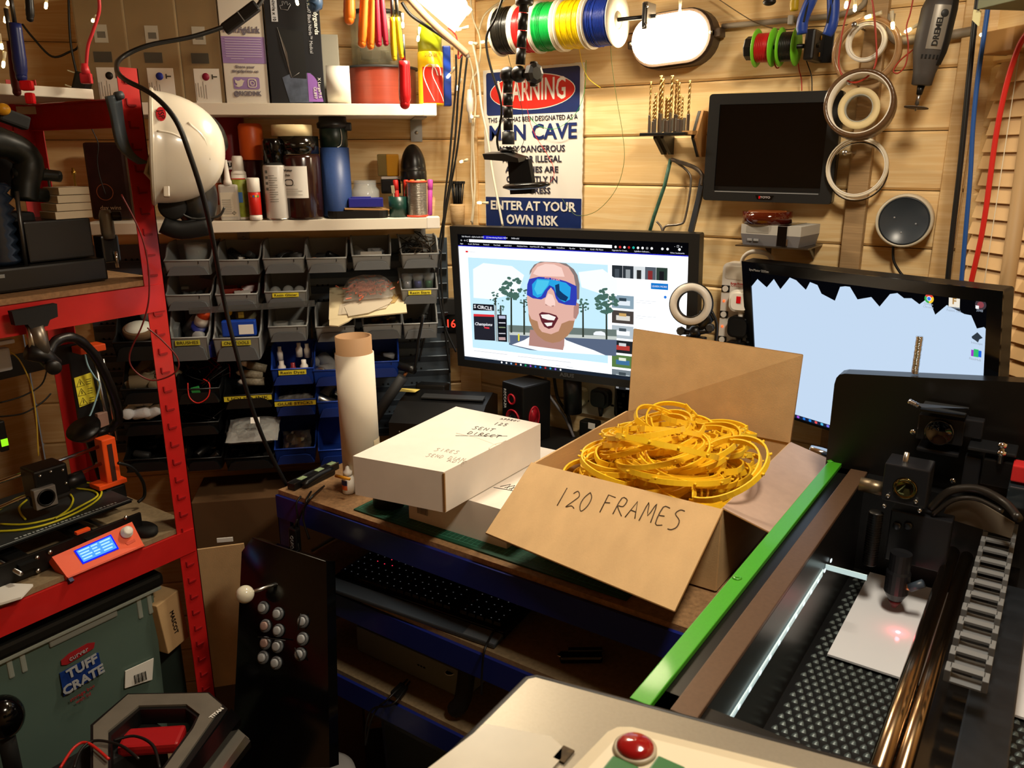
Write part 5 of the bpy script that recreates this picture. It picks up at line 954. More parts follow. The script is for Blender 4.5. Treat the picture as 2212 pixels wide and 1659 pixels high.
P = onB(1662, 4, .08); t = thing('round_tool_tip', 'dark rounded tool tip at the top above the green reels', 'tool', T(*P)); B().ball((0,0,0), .011, 10, 0, (1.1,.8,.6)).done('tip', BLK, t); B().cyl((0,0,0), (0,0,.06), .006, 10).done('shaft', DGREY, t)
rail = tag(B().box((onB(1750,-90,.1).x, YB-.11, 2.02), (.75,.035,.012), 0, None, .002).done('tool_rail', DGREY), 'dark tool rail above the frame carrying the hanging pliers', 'rail')
# ================================================================ ON THE BENCH
MZ = BZ+.003
def rotM(yaw, tilt, roll): return RZ(yaw)@RX(tilt)@RY(roll)
def monitor(c, rot, w, h, lab, name='computer_monitor', dep=.035, brand=None):
    M = T(*c)@rotM(*rot); t = thing(name, lab, 'monitor', M, None)
    B().prism(rrect(w, h, .004), -.006, .020, 0, RX(90)@T(0,0,-.014-.0)).done('housing', BLK, t)
    B().prism(rrect(w*.6, h*.6, .02), 0, .022, 0, RX(90)@T(0,0,-.042)).done('rear_cover', BLK, t)
    return t, M
def scr_fn(M, W0=None):
    n = M.to_3x3()@Vector((0,1,0)); Mi = M.inverted(); c0 = n.dot(M.translation)
    def f(px, py): v = Mi@onP(px, py, n, c0); return (v.x, v.z)
    return f
def flat(t, f, pts, m, d, name='screen_image', zm=None):
    P = [f(*(zm(*p) if zm else p)) for p in pts]
    return B().prism(P, 0, .00012, 0, T(0,-.0062-d,0)@RX(90)).done(name, m, t)
W1, H1 = .6097, .348
m1, M1 = monitor((-.9256,1.56,1.318), (4.93,2.61,-.65), W1, H1, 'large black monitor on the left showing a web page with a video')
f1 = scr_fn(M1); z1 = lambda x, y: (940+x/3.072, 450+y/3.072)
def F1(pts, m, d, nm='screen_image'): return flat(m1, f1, pts, m, d, nm, z1)
# screen corners
a, b_, c_ = f1(*z1(160,168)), f1(*z1(1692,255)), f1(*z1(213,998))
sxa, sxb, sza, szb = a[0], f1(*z1(1690,300))[0], a[1], f1(*z1(213,998))[1]
def uv(u, v): return (sxa+(sxb-sxa)*u, sza+(szb-sza)*v)
def R1(u0, v0, u1, v1, m, d, nm='screen_image', t=None): P = [uv(u0,v0),uv(u0,v1),uv(u1,v1),uv(u1,v0)]; return B().prism(P, 0, .00012, 0, T(0,-.0062-d,0)@RX(90)).done(nm, m, t or m1)
bz = B(); bz.ring([(-W1/2,-H1/2),(W1/2,-H1/2),(W1/2,H1/2),(-W1/2,H1/2)], [(sxa,szb),(sxb,szb),(sxb,sza),(sxa,sza)], 0, .0035, 0, T(0,-.006,0)@RX(90)); bz.done('bezel', mat('bezel_black','#191a1a'), m1)
SW_ = glow('screen_white','#FBFCFF',1.25); SB = glow('screen_black','#050508',1); STX = glow('screen_text_grey','#9fa5ad',.8)
R1(0,0,1,1,SW_,.0002,'screen')
R1(0,0,1,.085,SB,.0005); R1(.125,.004,.235,.030,glow('scr_tab','#1616B8',1),.0007)
R1(.055,.036,.70,.058,glow('scr_bar','#F4F4FA',1),.0007); R1(0,.085,1,.092,glow('scr_blue_line','#1a1ac8',1),.0007)
def st1(s, u, v, size, m, w=None, d=.0009, al='LEFT', bold=0):
    p = uv(u, v); return text(s, size, T(p[0],-.0063-d,p[1])@UP, m, m1, 'screen_text', align=al, width=w, ext=.00005, bold=bold)
LW_ = glow('screen_text_white','#E8E8EC',1)
st1('Sub Board - alpha build 300', .02, .017, .005, LW_, .062); st1('(1) Introducing Ruby\'s NEW', .14, .017, .005, LW_, .058); st1('SABredid', .26, .017, .005, LW_, .02)
for u, s in ((.01,'Apps'),(.05,'iLocal - My House'),(.125,'Facebook'),(.175,'Post Reply'),(.225,'mood chart'),(.285,'iGetSuite Home'),(.345,'InterWare-GF - Site...'),(.425,'Login'),(.465,'ParentZone'),(.52,'My olive'),(.565,'The Sun'),(.61,'iLocal - My House'),(.70,'Upgrades for Creati...'),(.79,'LightBurn Software...'),(.93,'Other bookmarks')): st1(s, u, .072, .0042, LW_)
for i, (u, c) in enumerate(((.715,'#f0f0f0'),(.733,'#d03030'),(.751,'#eeeeee'),(.769,'#c02020'),(.787,'#20b0a0'),(.805,'#f0f0f0'),(.823,'#ffffff'),(.841,'#888888'),(.859,'#f0f0f0'),(.90,'#e8e8e8'),(.92,'#e8e8e8'),(.965,'#ffffff'))):
    p = uv(u, .048); B().prism(circ(.0028,10), 0, .0001, 0, T(p[0],-.0072,p[1])@RX(90)).done('screen_icon', glow('ic'+c[1:], c, 1), m1)
st1('\u2190 \u2192 C', .012, .047, .007, LW_); st1('-  \u25a1  x', .945, .028, .006, LW_)
R1(.035,.125,.047,.138,glow('scr_red','#E02020',1),.0007); st1('Premium', .05, .131, .0055, STX)
# video picture, measured from the photograph on the monitor plane
vL, vR, vT, vB = .045, .683, .175, .893
R1(vL,vT,vR,vB,glow('video_sky','#BFE3F2',1.05),.0007)
def px1(x, y): return f1(*z1(x, y))
CLD = glow('video_cloud','#E9F5FA',1.1)
for pts in ([(262,400),(330,360),(520,380),(600,440),(560,560),(380,600),(265,590)],[(960,420),(1120,400),(1215,470),(1215,580),(1100,560),(980,520)]): F1(pts, CLD, .0009)
F1([(262,610),(262,740),(1213,850),(1213,800),(1000,760),(600,745),(420,730)] if 0 else [(500,770),(1213,800),(1213,850),(500,832)], glow('video_hedge','#6f7d78',.9), .0009)
F1([(500,825),(1213,862),(1210,975),(640,935),(500,900)], glow('video_road','#5E6C86',.85), .0010)
F1([(500,815),(1213,845),(1213,868),(500,835)], glow('video_verge','#C8CFC9',.95), .0011)
TR_ = glow('video_tree','#4F7468',.8); TR2 = glow('video_trunk','#3a4238',.8)
rnd = random.Random(3)
def tree(cx, cy, rx, ry, n, base):
    F1([(cx-5,cy),(cx+5,cy),(cx+7,base),(cx-5,base)], TR2, .00115)
    b = B()
    for i in range(n):
        a = rnd.uniform(0, 6.28); r = rnd.uniform(0,1)**.5; x, y = cx+rx*r*math.cos(a), cy+ry*r*math.sin(a); s = rnd.uniform(.16,.34)*rx
        b.prism([px1(x+s*math.cos(q*1.047)*rnd.uniform(.6,1.1), y+s*.7*math.sin(q*1.047)*rnd.uniform(.6,1.1)) for q in range(6)], 0, .00004+i*.000001, 0, T(0,-.0074-i*.0000015,0)@RX(90))
    b.done('screen_tree', TR_, m1)
tree(515,530,75,75,40,820); tree(600,600,40,90,18,835); tree(410,590,35,40,12,700); tree(1145,610,75,80,50,865); tree(990,640,40,50,20,850); tree(445,640,30,50,12,760)
F1([(1060,822),(1075,812),(1110,810),(1135,820),(1140,840),(1060,836)], glow('video_car','#EEF2F6',1), .0013); F1([(560,828),(570,828),(570,875),(560,875)], glow('video_post','#E5DB3c',1), .0013)
BKS = glow('video_board','#15151c',1); F1([(262,628),(400,636),(402,676),(262,672)], BKS, .0012); F1([(266,696),(402,702),(404,716),(266,712)], glow('video_redstripe','#D8343a',1), .0013); F1([(266,712),(404,716),(408,874),(272,866)], glow('video_check','#23232c',1), .0012)
F1([(422,700),(484,703),(488,882),(428,878)], BKS, .0012); F1([(404,640),(418,640),(426,880),(412,876)], glow('video_truss','#9aa6a8',1), .0012); F1([(488,770),(500,770),(508,888),(494,884)], glow('video_truss','#9aa6a8',1), .0012)
p = px1(328,655); text('S CIRCLE', .0115, T(p[0],-.0076,p[1])@UP@RZ(-2), LW_, m1, 'screen_text', width=px1(386,655)[0]-px1(266,655)[0], ext=.00005, bold=.0003)
p = px1(330,765); text('Champions', .010, T(p[0],-.0077,p[1])@UP@RZ(2), LW_, m1, 'screen_text', width=px1(388,655)[0]-px1(272,655)[0], ext=.00005, bold=.0002, shear=.3); p = px1(354,789); text('PARK', .006, T(p[0],-.0077,p[1])@UP, glow('video_redtxt','#FF4050',1), m1, 'screen_text', ext=.00005, bold=.0002)
for y, c in ((718,'#b6b9d0'),(755,'#e8e8f0'),(785,'#8fa37a'),(825,'#d0d0d8'),(860,'#b89a9a')): F1([(432,y-(10 if y in (718,860) else 3)),(476,y-(9 if y in (718,860) else 2)),(478,y+(10 if y in (718,860) else 4)),(434,y+(9 if y in (718,860) else 3))], glow('vb'+c[1:], c, 1), .0014)
SK = glow('video_skin','#E3B2A4',.95); SK2 = glow('video_skin_light','#F3CFC4',1.0); SKD = glow('video_skin_shade','#B98A80',.9); HR = glow('video_hair','#8d7f7c',.85); BRD = glow('video_beard','#B98865',.85)
F1([(520,900),(600,870),(650,840),(660,830),(860,850),(880,870),(960,900),(1060,935),(1140,970),(700,940)], glow('video_shirt','#F1F5F8',1.1), .0014)
F1([(640,800),(870,820),(866,905),(858,935),(632,905)], SKD, .0016)
F1([(636,440),(640,410),(668,370),(710,350),(800,352),(880,362),(930,400),(955,440),(968,500),(966,600),(940,600),(900,420),(660,400)], HR, .0017)
F1([(640,450),(655,400),(690,362),(740,352),(830,358),(895,385),(930,440),(945,520),(950,620),(948,700),(930,760),(890,820),(840,870),(790,885),(740,868),(690,830),(655,770),(632,700),(620,600),(626,500)], SK, .0018)
F1([(660,430),(690,385),(740,365),(800,368),(850,390),(870,450),(700,445)], SK2, .0020)
F1([(948,620),(965,630),(963,690),(945,730),(928,720),(930,650)], SKD, .0020)
F1([(630,690),(650,730),(690,745),(700,790),(720,815),(780,830),(830,810),(850,760),(900,740),(935,740),(925,790),(890,840),(840,878),(790,888),(740,875),(690,838),(655,785),(636,740)], BRD, .0021)
F1([(700,695),(720,683),(770,690),(815,705),(828,725),(815,750),(795,785),(765,795),(735,780),(715,745)], glow('video_mouth','#6b2a33',.8), .0023); F1([(712,700),(765,698),(812,716),(800,738),(760,735),(722,722)], glow('video_teeth','#F2EEE8',1), .0025); F1([(735,755),(790,752),(785,772),(755,778)], glow('video_teeth','#F2EEE8',1), .0025)
F1([(740,600),(762,560),(790,570),(806,610),(808,640),(780,648),(740,630)], SK2, .0022); F1([(742,628),(760,640),(745,640)], SKD, .0024); F1([(778,643),(800,638),(796,648)], SKD, .0024)
GB = glow('video_visor_blue','#1f6fd0',.95)
F1([(636,465),(700,450),(800,458),(880,480),(950,512),(952,600),(945,640),(880,635),(830,620),(812,590),(800,545),(780,520),(758,545),(745,585),(715,600),(660,592),(620,570),(624,500)], glow('video_visor','#3240b8',.9), .0026)
F1([(690,462),(800,470),(880,490),(912,520),(905,600),(870,618),(836,600),(815,565),(800,520),(770,505),(740,540),(715,580),(690,588),(660,570),(655,500)], glow('video_visor_cyan','#28A0DE',1), .0028); F1([(690,470),(770,475),(760,505),(720,560),(690,570),(670,530)], glow('video_visor_teal','#4CC3E8',1), .0030)
F1([(808,505),(835,495),(838,540),(860,560),(895,585),(880,612),(840,600),(815,570)], glow('video_visor_dark','#143a6a',.9), .0030)
p = px1(790,462); text('PIT VIPER', .008, T(p[0],-.0094,p[1])@UP@RZ(-5), glow('video_visor_txt','#E8A090',1), m1, 'screen_text', width=px1(842,462)[0]-px1(742,462)[0], ext=.00005, bold=.0002)
# right column and captions
cols = [('#2a3036','#4a525a'),('#30363c','#99a0a4'),('#dfe5e8','#303030'),('#58606a','#8a3030'),('#2f4038','#1c1c20')]
for i, (c, c2) in enumerate(cols): u = .70+i*.0445; R1(u,.175,u+.0435,.262,glow('th'+c[1:], c, .9),.0007); R1(u+.012,.20,u+.03,.262,glow('th'+c2[1:], c2, .9),.0009)
R1(.858,.283,.925,.325,glow('scr_button','#1272C8',1),.0007); st1('LEARN MORE', .8915, .305, .006, LW_, .033, .0010, 'CENTER')
p = uv(.915,.375); B().prism(circ(.0032,12), 0, .0001, 0, T(p[0],-.0072,p[1])@RX(90)).done('screen_icon', glow('scr_dot','#2a7ad8',1), m1)
for i, (c, c2, c3) in enumerate((('#8fa8b8','#dfe8f0','#31404a'),('#4c4440','#d8d4cc','#c8a060'),('#b8c4cc','#f2f4f6','#46525a'),('#23262a','#b03a34','#cfd2d4'),('#5c7f46','#3f6f9a','#dfe6d0'),('#7a858c','#b9c4c6','#404a50'),('#30406a','#888888','#202020'))):
    v = .385+i*.109; R1(.70,v,.79,min(v+.093,.975),glow('tn'+c[1:], c, .9),.0007); R1(.718,v+.035,.775,min(v+.07,.975),glow('tn'+c2[1:], c2, 1),.0009); R1(.73,v+.018,.76,v+.04,glow('tn'+c3[1:], c3, 1),.0010)
for i, (v, w_) in enumerate(((.41,.08),(.425,.06),(.52,.08),(.535,.03),(.63,.07),(.645,.03))): R1(.80,v,.80+w_,v+.003,glow('scr_faint','#c9ced4',1),.0007)
for u, v, w_ in ((.05,.915,.17),(.27,.918,.25),(.08,.965,.09),(.45,.955,.02),(.5,.955,.03)): R1(u,v,u+w_,v+.005,glow('scr_faint','#c9ced4'),.0007)
R1(0,.972,1,1,glow('scr_task','#1c2430',1),.0011)
for i, c in enumerate(('#ffffff','#e8e8e8','#8fb8e0','#d85a20','#e8f0f0','#20a060','#a050c0','#2060c0','#2080d0','#c03030','#40a0c0','#8060d0','#e8e8e8')): p = uv(.19+i*.0235,.986); B().prism(circ(.0026,8), 0, .0001, 0, T(p[0],-.0076,p[1])@RX(90)).done('screen_icon', glow('tk'+c[1:], c, 1), m1)
text('ASUS', .012, T(.0,-.0098,-H1/2+.011)@UP, mat('bezel_logo','#4a4c4e',.4), m1, 'logo_lettering', width=.038, bold=.0004)
B().cyl((0,.02,-H1/2+.02), (0,.02,-H1/2-.09), .022, 16).done('stand_column', BLK, m1)
b = B(); b.prism(rrect(.24,.15,.03), 0, .012); 
tag(b.done('monitor_foot', BLK, None, T(-.93,1.56,MZ+.0005)), 'black oval base plate below the left monitor', 'monitor base')
# ---- second monitor
W2, H2 = .5086, .3125
m2, M2 = monitor((-.287,1.5001,1.2976), (-24.2,9.05,-1.14), W2, H2, 'black monitor on the right with a pale blue desktop and jagged black skyline')
f2 = scr_fn(M2); z2 = lambda x, y: (1500+x/3.107, 420+y/3.107)
def F2(pts, m, d, nm='screen_image'): return flat(m2, f2, pts, m, d, nm, z2)
ta = f2(*z2(398,570)); tb = f2(*z2(1978,900)); bb_ = f2(*z2(690,1478)); x0, x1_, zt4, zb4 = ta[0], tb[0], H2/2-.020, bb_[1]-.004
bz = B(); bz.ring([(-W2/2,-H2/2),(W2/2,-H2/2),(W2/2,H2/2),(-W2/2,H2/2)], [(x0,zb4),(x1_,zb4),(x1_,zt4),(x0,zt4)], 0, .003, 0, T(0,-.006,0)@RX(90)); bz.done('bezel', BLKG, m2)
B().box(((x0+x1_)/2,-.0063,(zt4+zb4)/2), (x1_-x0,.0004,zt4-zb4)).done('screen', glow('desktop_blue','#C6DBF3',.92), m2)
jag = [(398,612),(440,562),(502,618),(550,562),(594,630),(657,552),(700,570),(765,634),(793,582),(843,602),(870,660),(960,707),(995,614),(1030,610),(1062,614),(1112,698),(1205,682),(1260,746),(1330,662),(1380,655),(1425,690),(1475,690),(1528,730),(1572,698),(1600,715),(1634,800),(1712,735),(1780,770),(1830,795),(1876,804),(1914,892),(1962,882),(1978,900)]
J = [f2(*z2(*p)) for p in jag]; P = [(x0-.0003, zt4+.0002)]+[(min(max(x,x0-.0003),x1_+.0003), z) for x, z in J]+[(x1_+.0003, zt4+.0002)]
b = B()
for i in range(1, len(P)-2): (xa, za), (xb, zb_) = P[i], P[i+1]; b.prism([(xa,za),(xb,zb_),(xb,zt4),(xa,zt4)], 0, .0001, 0, T(0,-.0068,0)@RX(90))
b.done('black_skyline', SB, m2)
B().box(((x0+x1_)/2,-.0069,zb4+.0035), (x1_-x0,.0002,.007)).done('screen_taskbar', glow('task2','#18203a',1), m2)
for i, c in enumerate(('#9a50c8','#2070d0','#2080d8','#e05050','#50b0d8','#7070e0')): p = f2(*z2(712+i*40,1463+i*11)); B().prism(rrect(.006,.005,.0015), 0, .0001, 0, T(p[0],-.0072,zb4+.0036)@RX(90)).done('screen_icon', glow('t2'+c[1:], c, 1), m2)
def ic2(x, y, r, c, s=None, d=.0072, poly=None): p = f2(*z2(x,y)); return B().prism([(a*r+p[0], q*r+p[1]) for a, q in (poly or circ(1,20))], 0, .0001, 0, T(0,-d,0)@RX(90)).done('screen_icon', glow('i2'+c[1:], c, 1), m2)
sec = lambda a, b: [(0,0)]+[(math.cos(math.radians(a+(b-a)*i/8)), math.sin(math.radians(a+(b-a)*i/8))) for i in range(9)]
ic2(1594,692,.0078,'#D8402f',poly=sec(30,150)); ic2(1594,692,.0078,'#37a852',poly=sec(150,270)); ic2(1594,692,.0078,'#F2C230',poly=sec(270,390)); ic2(1594,692,.0040,'#F4F4F4',d=.0074); ic2(1594,692,.0031,'#3b78e0',d=.0076)
sq = [(-1,-1),(1,-1),(1,1),(-1,1)]; ic2(1763,712,.0088,'#E8E0D0',poly=sq); p = f2(*z2(1763,710)); text('F', .014, T(p[0],-.0075,p[1])@UP, glow('i2txt','#B08850',1), m2, 'screen_icon', ext=.00004, bold=.0005)
ic2(1940,733,.0085,'#40363c'); ic2(1940,733,.005,'#8a4048',d=.0074); ic2(1918,748,.0025,'#F0F0F0',poly=sq,d=.0076)
ic2(1916,952,.0085,'#303840',poly=[(0,1),(1,.1),(.4,-.3),(.2,-.9),(-.3,-.6),(-.9,-.3),(-1,0)]); ic2(1898,1058,.0052,'#9838c0',poly=sq); ic2(1922,1060,.0052,'#2060d0',poly=sq); ic2(1909,1056,.0062,'#30b868',poly=[(-.6,-1),(.6,-1),(.6,1),(-.6,1)],d=.0074)
for x, y, s in ((1590,738,'Google\nChrome'),(1760,762,'Autodesk\nFusion 360'),(1934,772,'2048'),(1915,990,'Inkscape'),(1903,1098,'FlexiHub')): p = f2(*z2(x,y)); text(s, .0052, T(p[0],-.0077,p[1])@UP, glow('i2lab','#8d98a8' if y > 800 else '#98a4b4',1), m2, 'screen_text', ext=.00004)
p = f2(*z2(455,505)); text('SyncMaster 2233sw', .0062, T(p[0],-.0094,p[1])@UP, mat('bezel_logo2','#8a8a8a',.4), m2, 'logo_lettering')
B().cyl((0,.022,-H2/2+.02), (0,.03,-H2/2-.13), .018, 14).done('stand_column', BLK, m2)
# ---- cutting mat
mm = tag(B().box((-.79,1.305,BZ+.0015+.0002), (.60,.57,.003), 0, None, .0005).done('cutting_mat', mat('mat_green','#0F4A36',.5)), 'dark green cutting mat with grid lines on the bench', 'cutting mat')
b = B()
for i in range(60): b.box((-1.085+i*.01, 1.305, BZ+.0034), (.0004 if i % 5 else .0009, .55, .0002))
for i in range(56): b.box((-.79, 1.03+i*.01, BZ+.0034), (.58, .0004 if i % 5 else .0009, .0002))
b.done('grid_lines', mat('mat_lines','#4e9078',.6), mm)['kind'] = 'stuff'; MT = BZ+.0037
# ---- lower white carton and upper white carton
def hexbox(name, lab, bot, top, zb, zt, m, cat='box', par=None, notch=None):
    b = B(); vs = [(x,y,zb) for x, y in bot]+[(x,y,zt) for x, y in top]; o = sum((Vector(v) for v in vs), Vector())/8
    b.add([Vector(v)-o for v in vs], [(3,2,1,0),(4,5,6,7),(0,1,5,4),(1,2,6,5),(2,3,7,6),(3,0,4,7)]); t = thing(name, lab, cat, T(*o)); b.done('carton', m, t); return t, o
def side_seams(t, o, top, zb, zt, idx, m=CARDD):
    b = B()
    for i in idx: x, y = top[i]; b.box((x-o.x, y-o.y, (zt+zb)/2-o.z), (.003,.003,zt-zb-.004))
    b.done('corrugated_edge', m, t)
q2 = [(-.970,1.050),(-.742,1.052),(-.745,1.360),(-.965,1.35)]
t, o = hexbox('white_carton', 'lower white carton partly under the other white box, with scribbles', q2, q2, MT, 1.052, WCARD)
b = B(); p0 = onZ(1085,1058,1.0525)-o
b.tube([p0+Vector(v) for v in ((-.02,0,0),(.0,.004,0),(.02,.008,0),(.045,.0,0))], .0006, 4); pen(b, 'XXV', p0.x-.005, 0, .014, .022, .0006) if 0 else None
for k in range(4): b.tube([p0+Vector((-.012+.010*k,.010,0)), p0+Vector((-.002+.010*k,.030,0)), p0+Vector((.004+.010*k,.008,0))], .0006, 4)
b.tube([p0+Vector((.01,.045,0)), p0+Vector((.02,.075,0)), p0+Vector((.03,.042,0)), p0+Vector((.012,.055,0)), p0+Vector((.03,.058,0))], .0006, 4); b.done('scribbles', INK, t)
b = B(); [b.box((-.09+.003*i, -.0002-.155, -.012), (.0012 if i % 3 else .002, .0006, .014)) for i in range(9)]; b.done('barcode', mat('ghost_grey','#8a8580',.7), t, T(0,.0,0))
U = [(-1.008,.950),(-.823,.982),(-.825,1.291),(-1.038,1.286)]; zU = 1.130
t, o = hexbox('white_carton', 'upper white carton with handwriting, resting crookedly on the other box', [(x,y) for x, y in U], U, 1.0545, zU, WCARD); side_seams(t, o, U, 1.0545, zU, (1,))
# lid flap line, dents, handwriting on the lid
b = B(); b.tube([Vector((x-o.x,y-o.y,zU-o.z+.0004)) for x, y in ((-.824,1.115),(-.828,1.120),(-.832,1.14),(-.826,1.155),(-.825,1.17))], .0012, 5); b.tube([Vector((x-o.x,y-o.y,zU-o.z)) for x, y in ((-.93,1.15),(-.88,1.152),(-.826,1.14))], .0008, 5); b.done('lid_crease', WCARD, t)
hb = B(); HM = frame(onZ(985,935,zU+.0006)-o, onZ(1095,950,zU)-onZ(985,935,zU), (0,0,1))@RX(-90)
# strokes laid in the lid plane: pen() draws in local xz, HM turns z into the reading direction
def hw(s, px, py, w, h, r=.0005): hb.M = frame(onZ(px,py,zU+.0004)-o, (onZ(px+60,py+8,zU)-onZ(px,py,zU)), (0,0,1))@RX(-90); pen(hb, s, 0, 0, w, h, r)
hw('125', 1066, 917, .0075, .015, .0006); hw('SENT', 1020, 926, .009, .015, .0006); hw('DIRECT', 1008, 937, .009, .015, .0006); hw('APPROV', 1080, 906, .0055, .009); hw('(ALL)', 1092, 899, .005, .007)
hb.M = Matrix.Identity(4); hb.tube([onZ(985,936,zU+.0004)-o, onZ(1098,950-12,zU+.0004)-o] if 0 else [onZ(984,941,zU+.0004)-o, onZ(1096,942,zU+.0004)-o], .0005, 4); hb.done('handwriting', INK, t)
hb = B()
hw('SIRES', 938, 973, .0075, .013, .0005); hw('SEND DIAN', 920, 985, .0065, .013, .0005); hw('ADIEU', 965, 997, .007, .013, .0005); hb.done('faint_handwriting', mat('faint_pencil','#b3a99c',.7), t)
# tin, tall paper roll, glue drops, level, staple gun
P = onZ(822,1098,MT); t = thing('dark_tin', 'dark printed tin under the corner of the upper white carton', 'tin', T(P.x+.0,P.y+.025,MT)); B().lathe(cyl_prof(.032,0,.0700), 32).done('body', mat('tin_dark','#1c1a18',.4,noise=.4,ns=200), t); B().lathe([(.0325,.066),(.0335,.0695),(.0325,.0728),(0,.0728)], 32).done('lid', BLK, t)
P = onZ(768,1062,BZ+.0006); t = thing('paper_roll', 'tall white paper roll on a brown card tube standing at the bench corner', 'roll', T(P.x-.012,P.y+.034,BZ+.0006)@RY(-.5)); R = .0395; Ht = .325
B().lathe([(R-.002,.0),(R,.0),(R,Ht-.035),(R-.002,Ht-.035),(R-.002,0)], 44).done('white_paper', mat('roll_paper','#E2D8C4',.6), t); B().lathe([(R-.0065,.001),(R-.0028,.001),(R-.0028,Ht),(R-.0065,Ht),(R-.0065,.001)], 44).done('card_tube', mat('tube_card','#9E7A55',.7), t)
B().lathe([(R+.0002,.002),(R+.0008,.002),(R+.0008,.105),(R+.0002,.108)], 44, 0, None, True, 0, 200).done('lower_beige_band', mat('roll_beige','#D8C6A2',.6), t)  # beige tone laid partway round the lower part of the white roll
P = onZ(749,1066,BZ+.0006); t = thing('drop_bottle', 'small white dropper bottle with a yellow stick across its neck by the paper roll', 'bottle', T(P.x,P.y+.006,BZ+.0006)); B().lathe([(0,0),(.0115,0),(.0125,.002),(.0125,.034),(.009,.038),(0,.038)], 22).done('body', WHITE, t); B().lathe([(.0095,.040),(.0095,.048),(.0050,.051),(.0035,.058),(0,.060)], 20).done('cap', WHITE, t); wrapcurve(B(), [(-.010+.018*i/6,.010,.020) for i in range(7)], .0126).done('orange_band', mat('orange_label2','#D0602a',.5), t); wrapcurve(B(), [(-.010+.018*i/6,.020,.031) for i in range(7)], .0126).done('blue_band', mat('blue_label2','#23388a',.5), t)
tag(B().tube([(-.016,-.0142,.040),(.022,-.012,.041)], .0034, 8).done('yellow_stick', mat('ochre_stick','#D9951C',.5), None, T(P.x,P.y+.006,BZ+.0006)@T(0,-.004,0)), 'short ochre stick held against the dropper bottle', 'stick')
Pa, Pb_ = onZ(628,1048,BZ+.012), onZ(725,1000,BZ+.012); M = frame((Pa+Pb_)/2, Pb_-Pa, (0,0,1)); L = (Pb_-Pa).length
t = thing('spirit_level', 'black spirit level with green vials at the left corner of the bench', 'level', M@T(0,0,-.004)); B().box((0,0,0), (L,.020,.014), 0, None, .001).done('beam', BLK, t)
for x in (-.26,.12,.40): B().box((x*L,0,.0074), (.020,.013,.002), 0, None, .0008).done('vial', mat('vial_green','#9DB58A',.2), t)
for y in (-.0092,.0092): B().box((0,y,.0078), (L*.98,.0014,.001)).done('edge_strip', STEEL, t)
t = thing('stapler_tool', 'black stapling tool lying on the bench corner beside the level', 'tool', frame(onZ(690,1030,BZ+.010), Pb_-Pa, (0,0,1))); b = B(); b.tube([(-.05,-.0,-.002),(.0,.0,.004),(.04,.0,.003)], .0075, 8, sub=3); b.box((.0,-.0,-.004), (.09,.012,.010), 0, None, .002); b.done('body', BLK, t)
for i, pts in enumerate(([(650,1072,0),(640,1090,.0),(645,1130,.0),(650,1200,0)],[(672,1062,0),(662,1082,0),(655,1120,0),(668,1165,0)],[(700,1050,0),(672,1075,0),(650,1110,0),(635,1160,0)])):
    cable('black_lead', 'black lead hanging over the left bench corner, %s' % ('nearest the post','middle one','rightmost')[i], [onZ(pts[0][0],pts[0][1],BZ+.006)]+[onY(x,y,.985) for x, y, _ in pts[1:]], .0022, WIREB, 'cable', 'leads over the bench corner')
P = onY(637,1175,.975); t = thing('black_clamp', 'black clamp with pale lettering hanging on the left end of the bench', 'clamp', T(*P)@RY(4)); B().box((0,0,0), (.022,.014,.075), 0, None, .003).done('body', BLK, t); text('QUICK', .012, T(0,-.008,.004)@UP@RZ(-90), mat('clamp_print','#a8a8a8',.5), t, 'printed_lettering'); b = B(); b.tube([(.004,0,.03),(.014,0,-.02),(.022,0,-.055)], .0025, 6); b.tube([(-.004,0,.03),(.010,0,.06)], .0025, 6); b.done('arms', BLK, t)
# ---- black machine behind the boxes with a note
t = thing('black_desk_unit', 'wide black desk unit with a sloping top behind the white boxes', 'machine', frame((-1.165,1.40,BZ), (1,.45,0)))
w_ = .21; b = B(); b.prism([(-.10,0),(.115,0),(.115,.105),(.06,.125),(-.02,.118),(-.10,.090)], -w_/2, w_/2, 0, RZ(90)@RX(90)@Matrix.Identity(4)); b.done('body', mat('satin_black2','#0d0d0e',.35), t)
B().box((.02,.01,.1245), (.15,.03,.004), 0, RX(2), .001).done('top_bar', DGREY, t); B().box((-.055,.075,.128), (.075,.05,.030), 0, RX(-8), .004).done('raised_block', BLK, t)
for x, z in ((-.08,.07),(-.08,.05),(-.03,.05),(.03,.05)): B().ball((x,-.001 if 0 else -.101,z), .002, 6).done('screw', STEEL, t)
b = B(); b.add([(-.022,-.022,0),(.022,-.018,.0),(.022,.022,.004),(-.02,.018,.001)], [(0,1,2,3)]); Pn = onP(876,842,(0,0,1),BZ+.128)
tag(B().box((0,0,0), (.046,.034,.0006)).done('sticky_note', mat('note_yellow','#E8CF6a',.7), None, T(Pn.x+.01,Pn.y-.0,BZ+.1285)@RZ(20)@RX(-4)), 'pale yellow note on the black desk unit', 'note')
Pn = onZ(975,875,BZ+.10); tag(B().box((0,0,0), (.05,.03,.001)).done('paper_slip', mat('cream_label','#CFC8B4'), None, T(Pn.x,Pn.y,BZ+.1105)@RZ(15)), 'cream slip of paper at the edge of the upper white carton', 'paper')
t = thing('soldering_iron', 'black soldering iron with a copper tip pointing down beside the paper roll', 'soldering iron', T(*onY(860,800,1.38))); ti = t.matrix_world.inverted(); g_ = lambda x, y: onY(x,y,1.38)
B().tube([g_(805,775),g_(835,780),g_(862,790),g_(895,800)], .010, 10, sub=3).done('handle', BLK, t, ti); B().tube([g_(878,805),g_(868,818),g_(858,834)], .004, 8).done('copper_tip', mat('copper','#C98A5a',.3,.9), t, ti); B().tube([g_(895,800),g_(900,770),g_(905,730),g_(915,680)], .0035, 6, sub=3).done('lead', WIREB, t, ti)
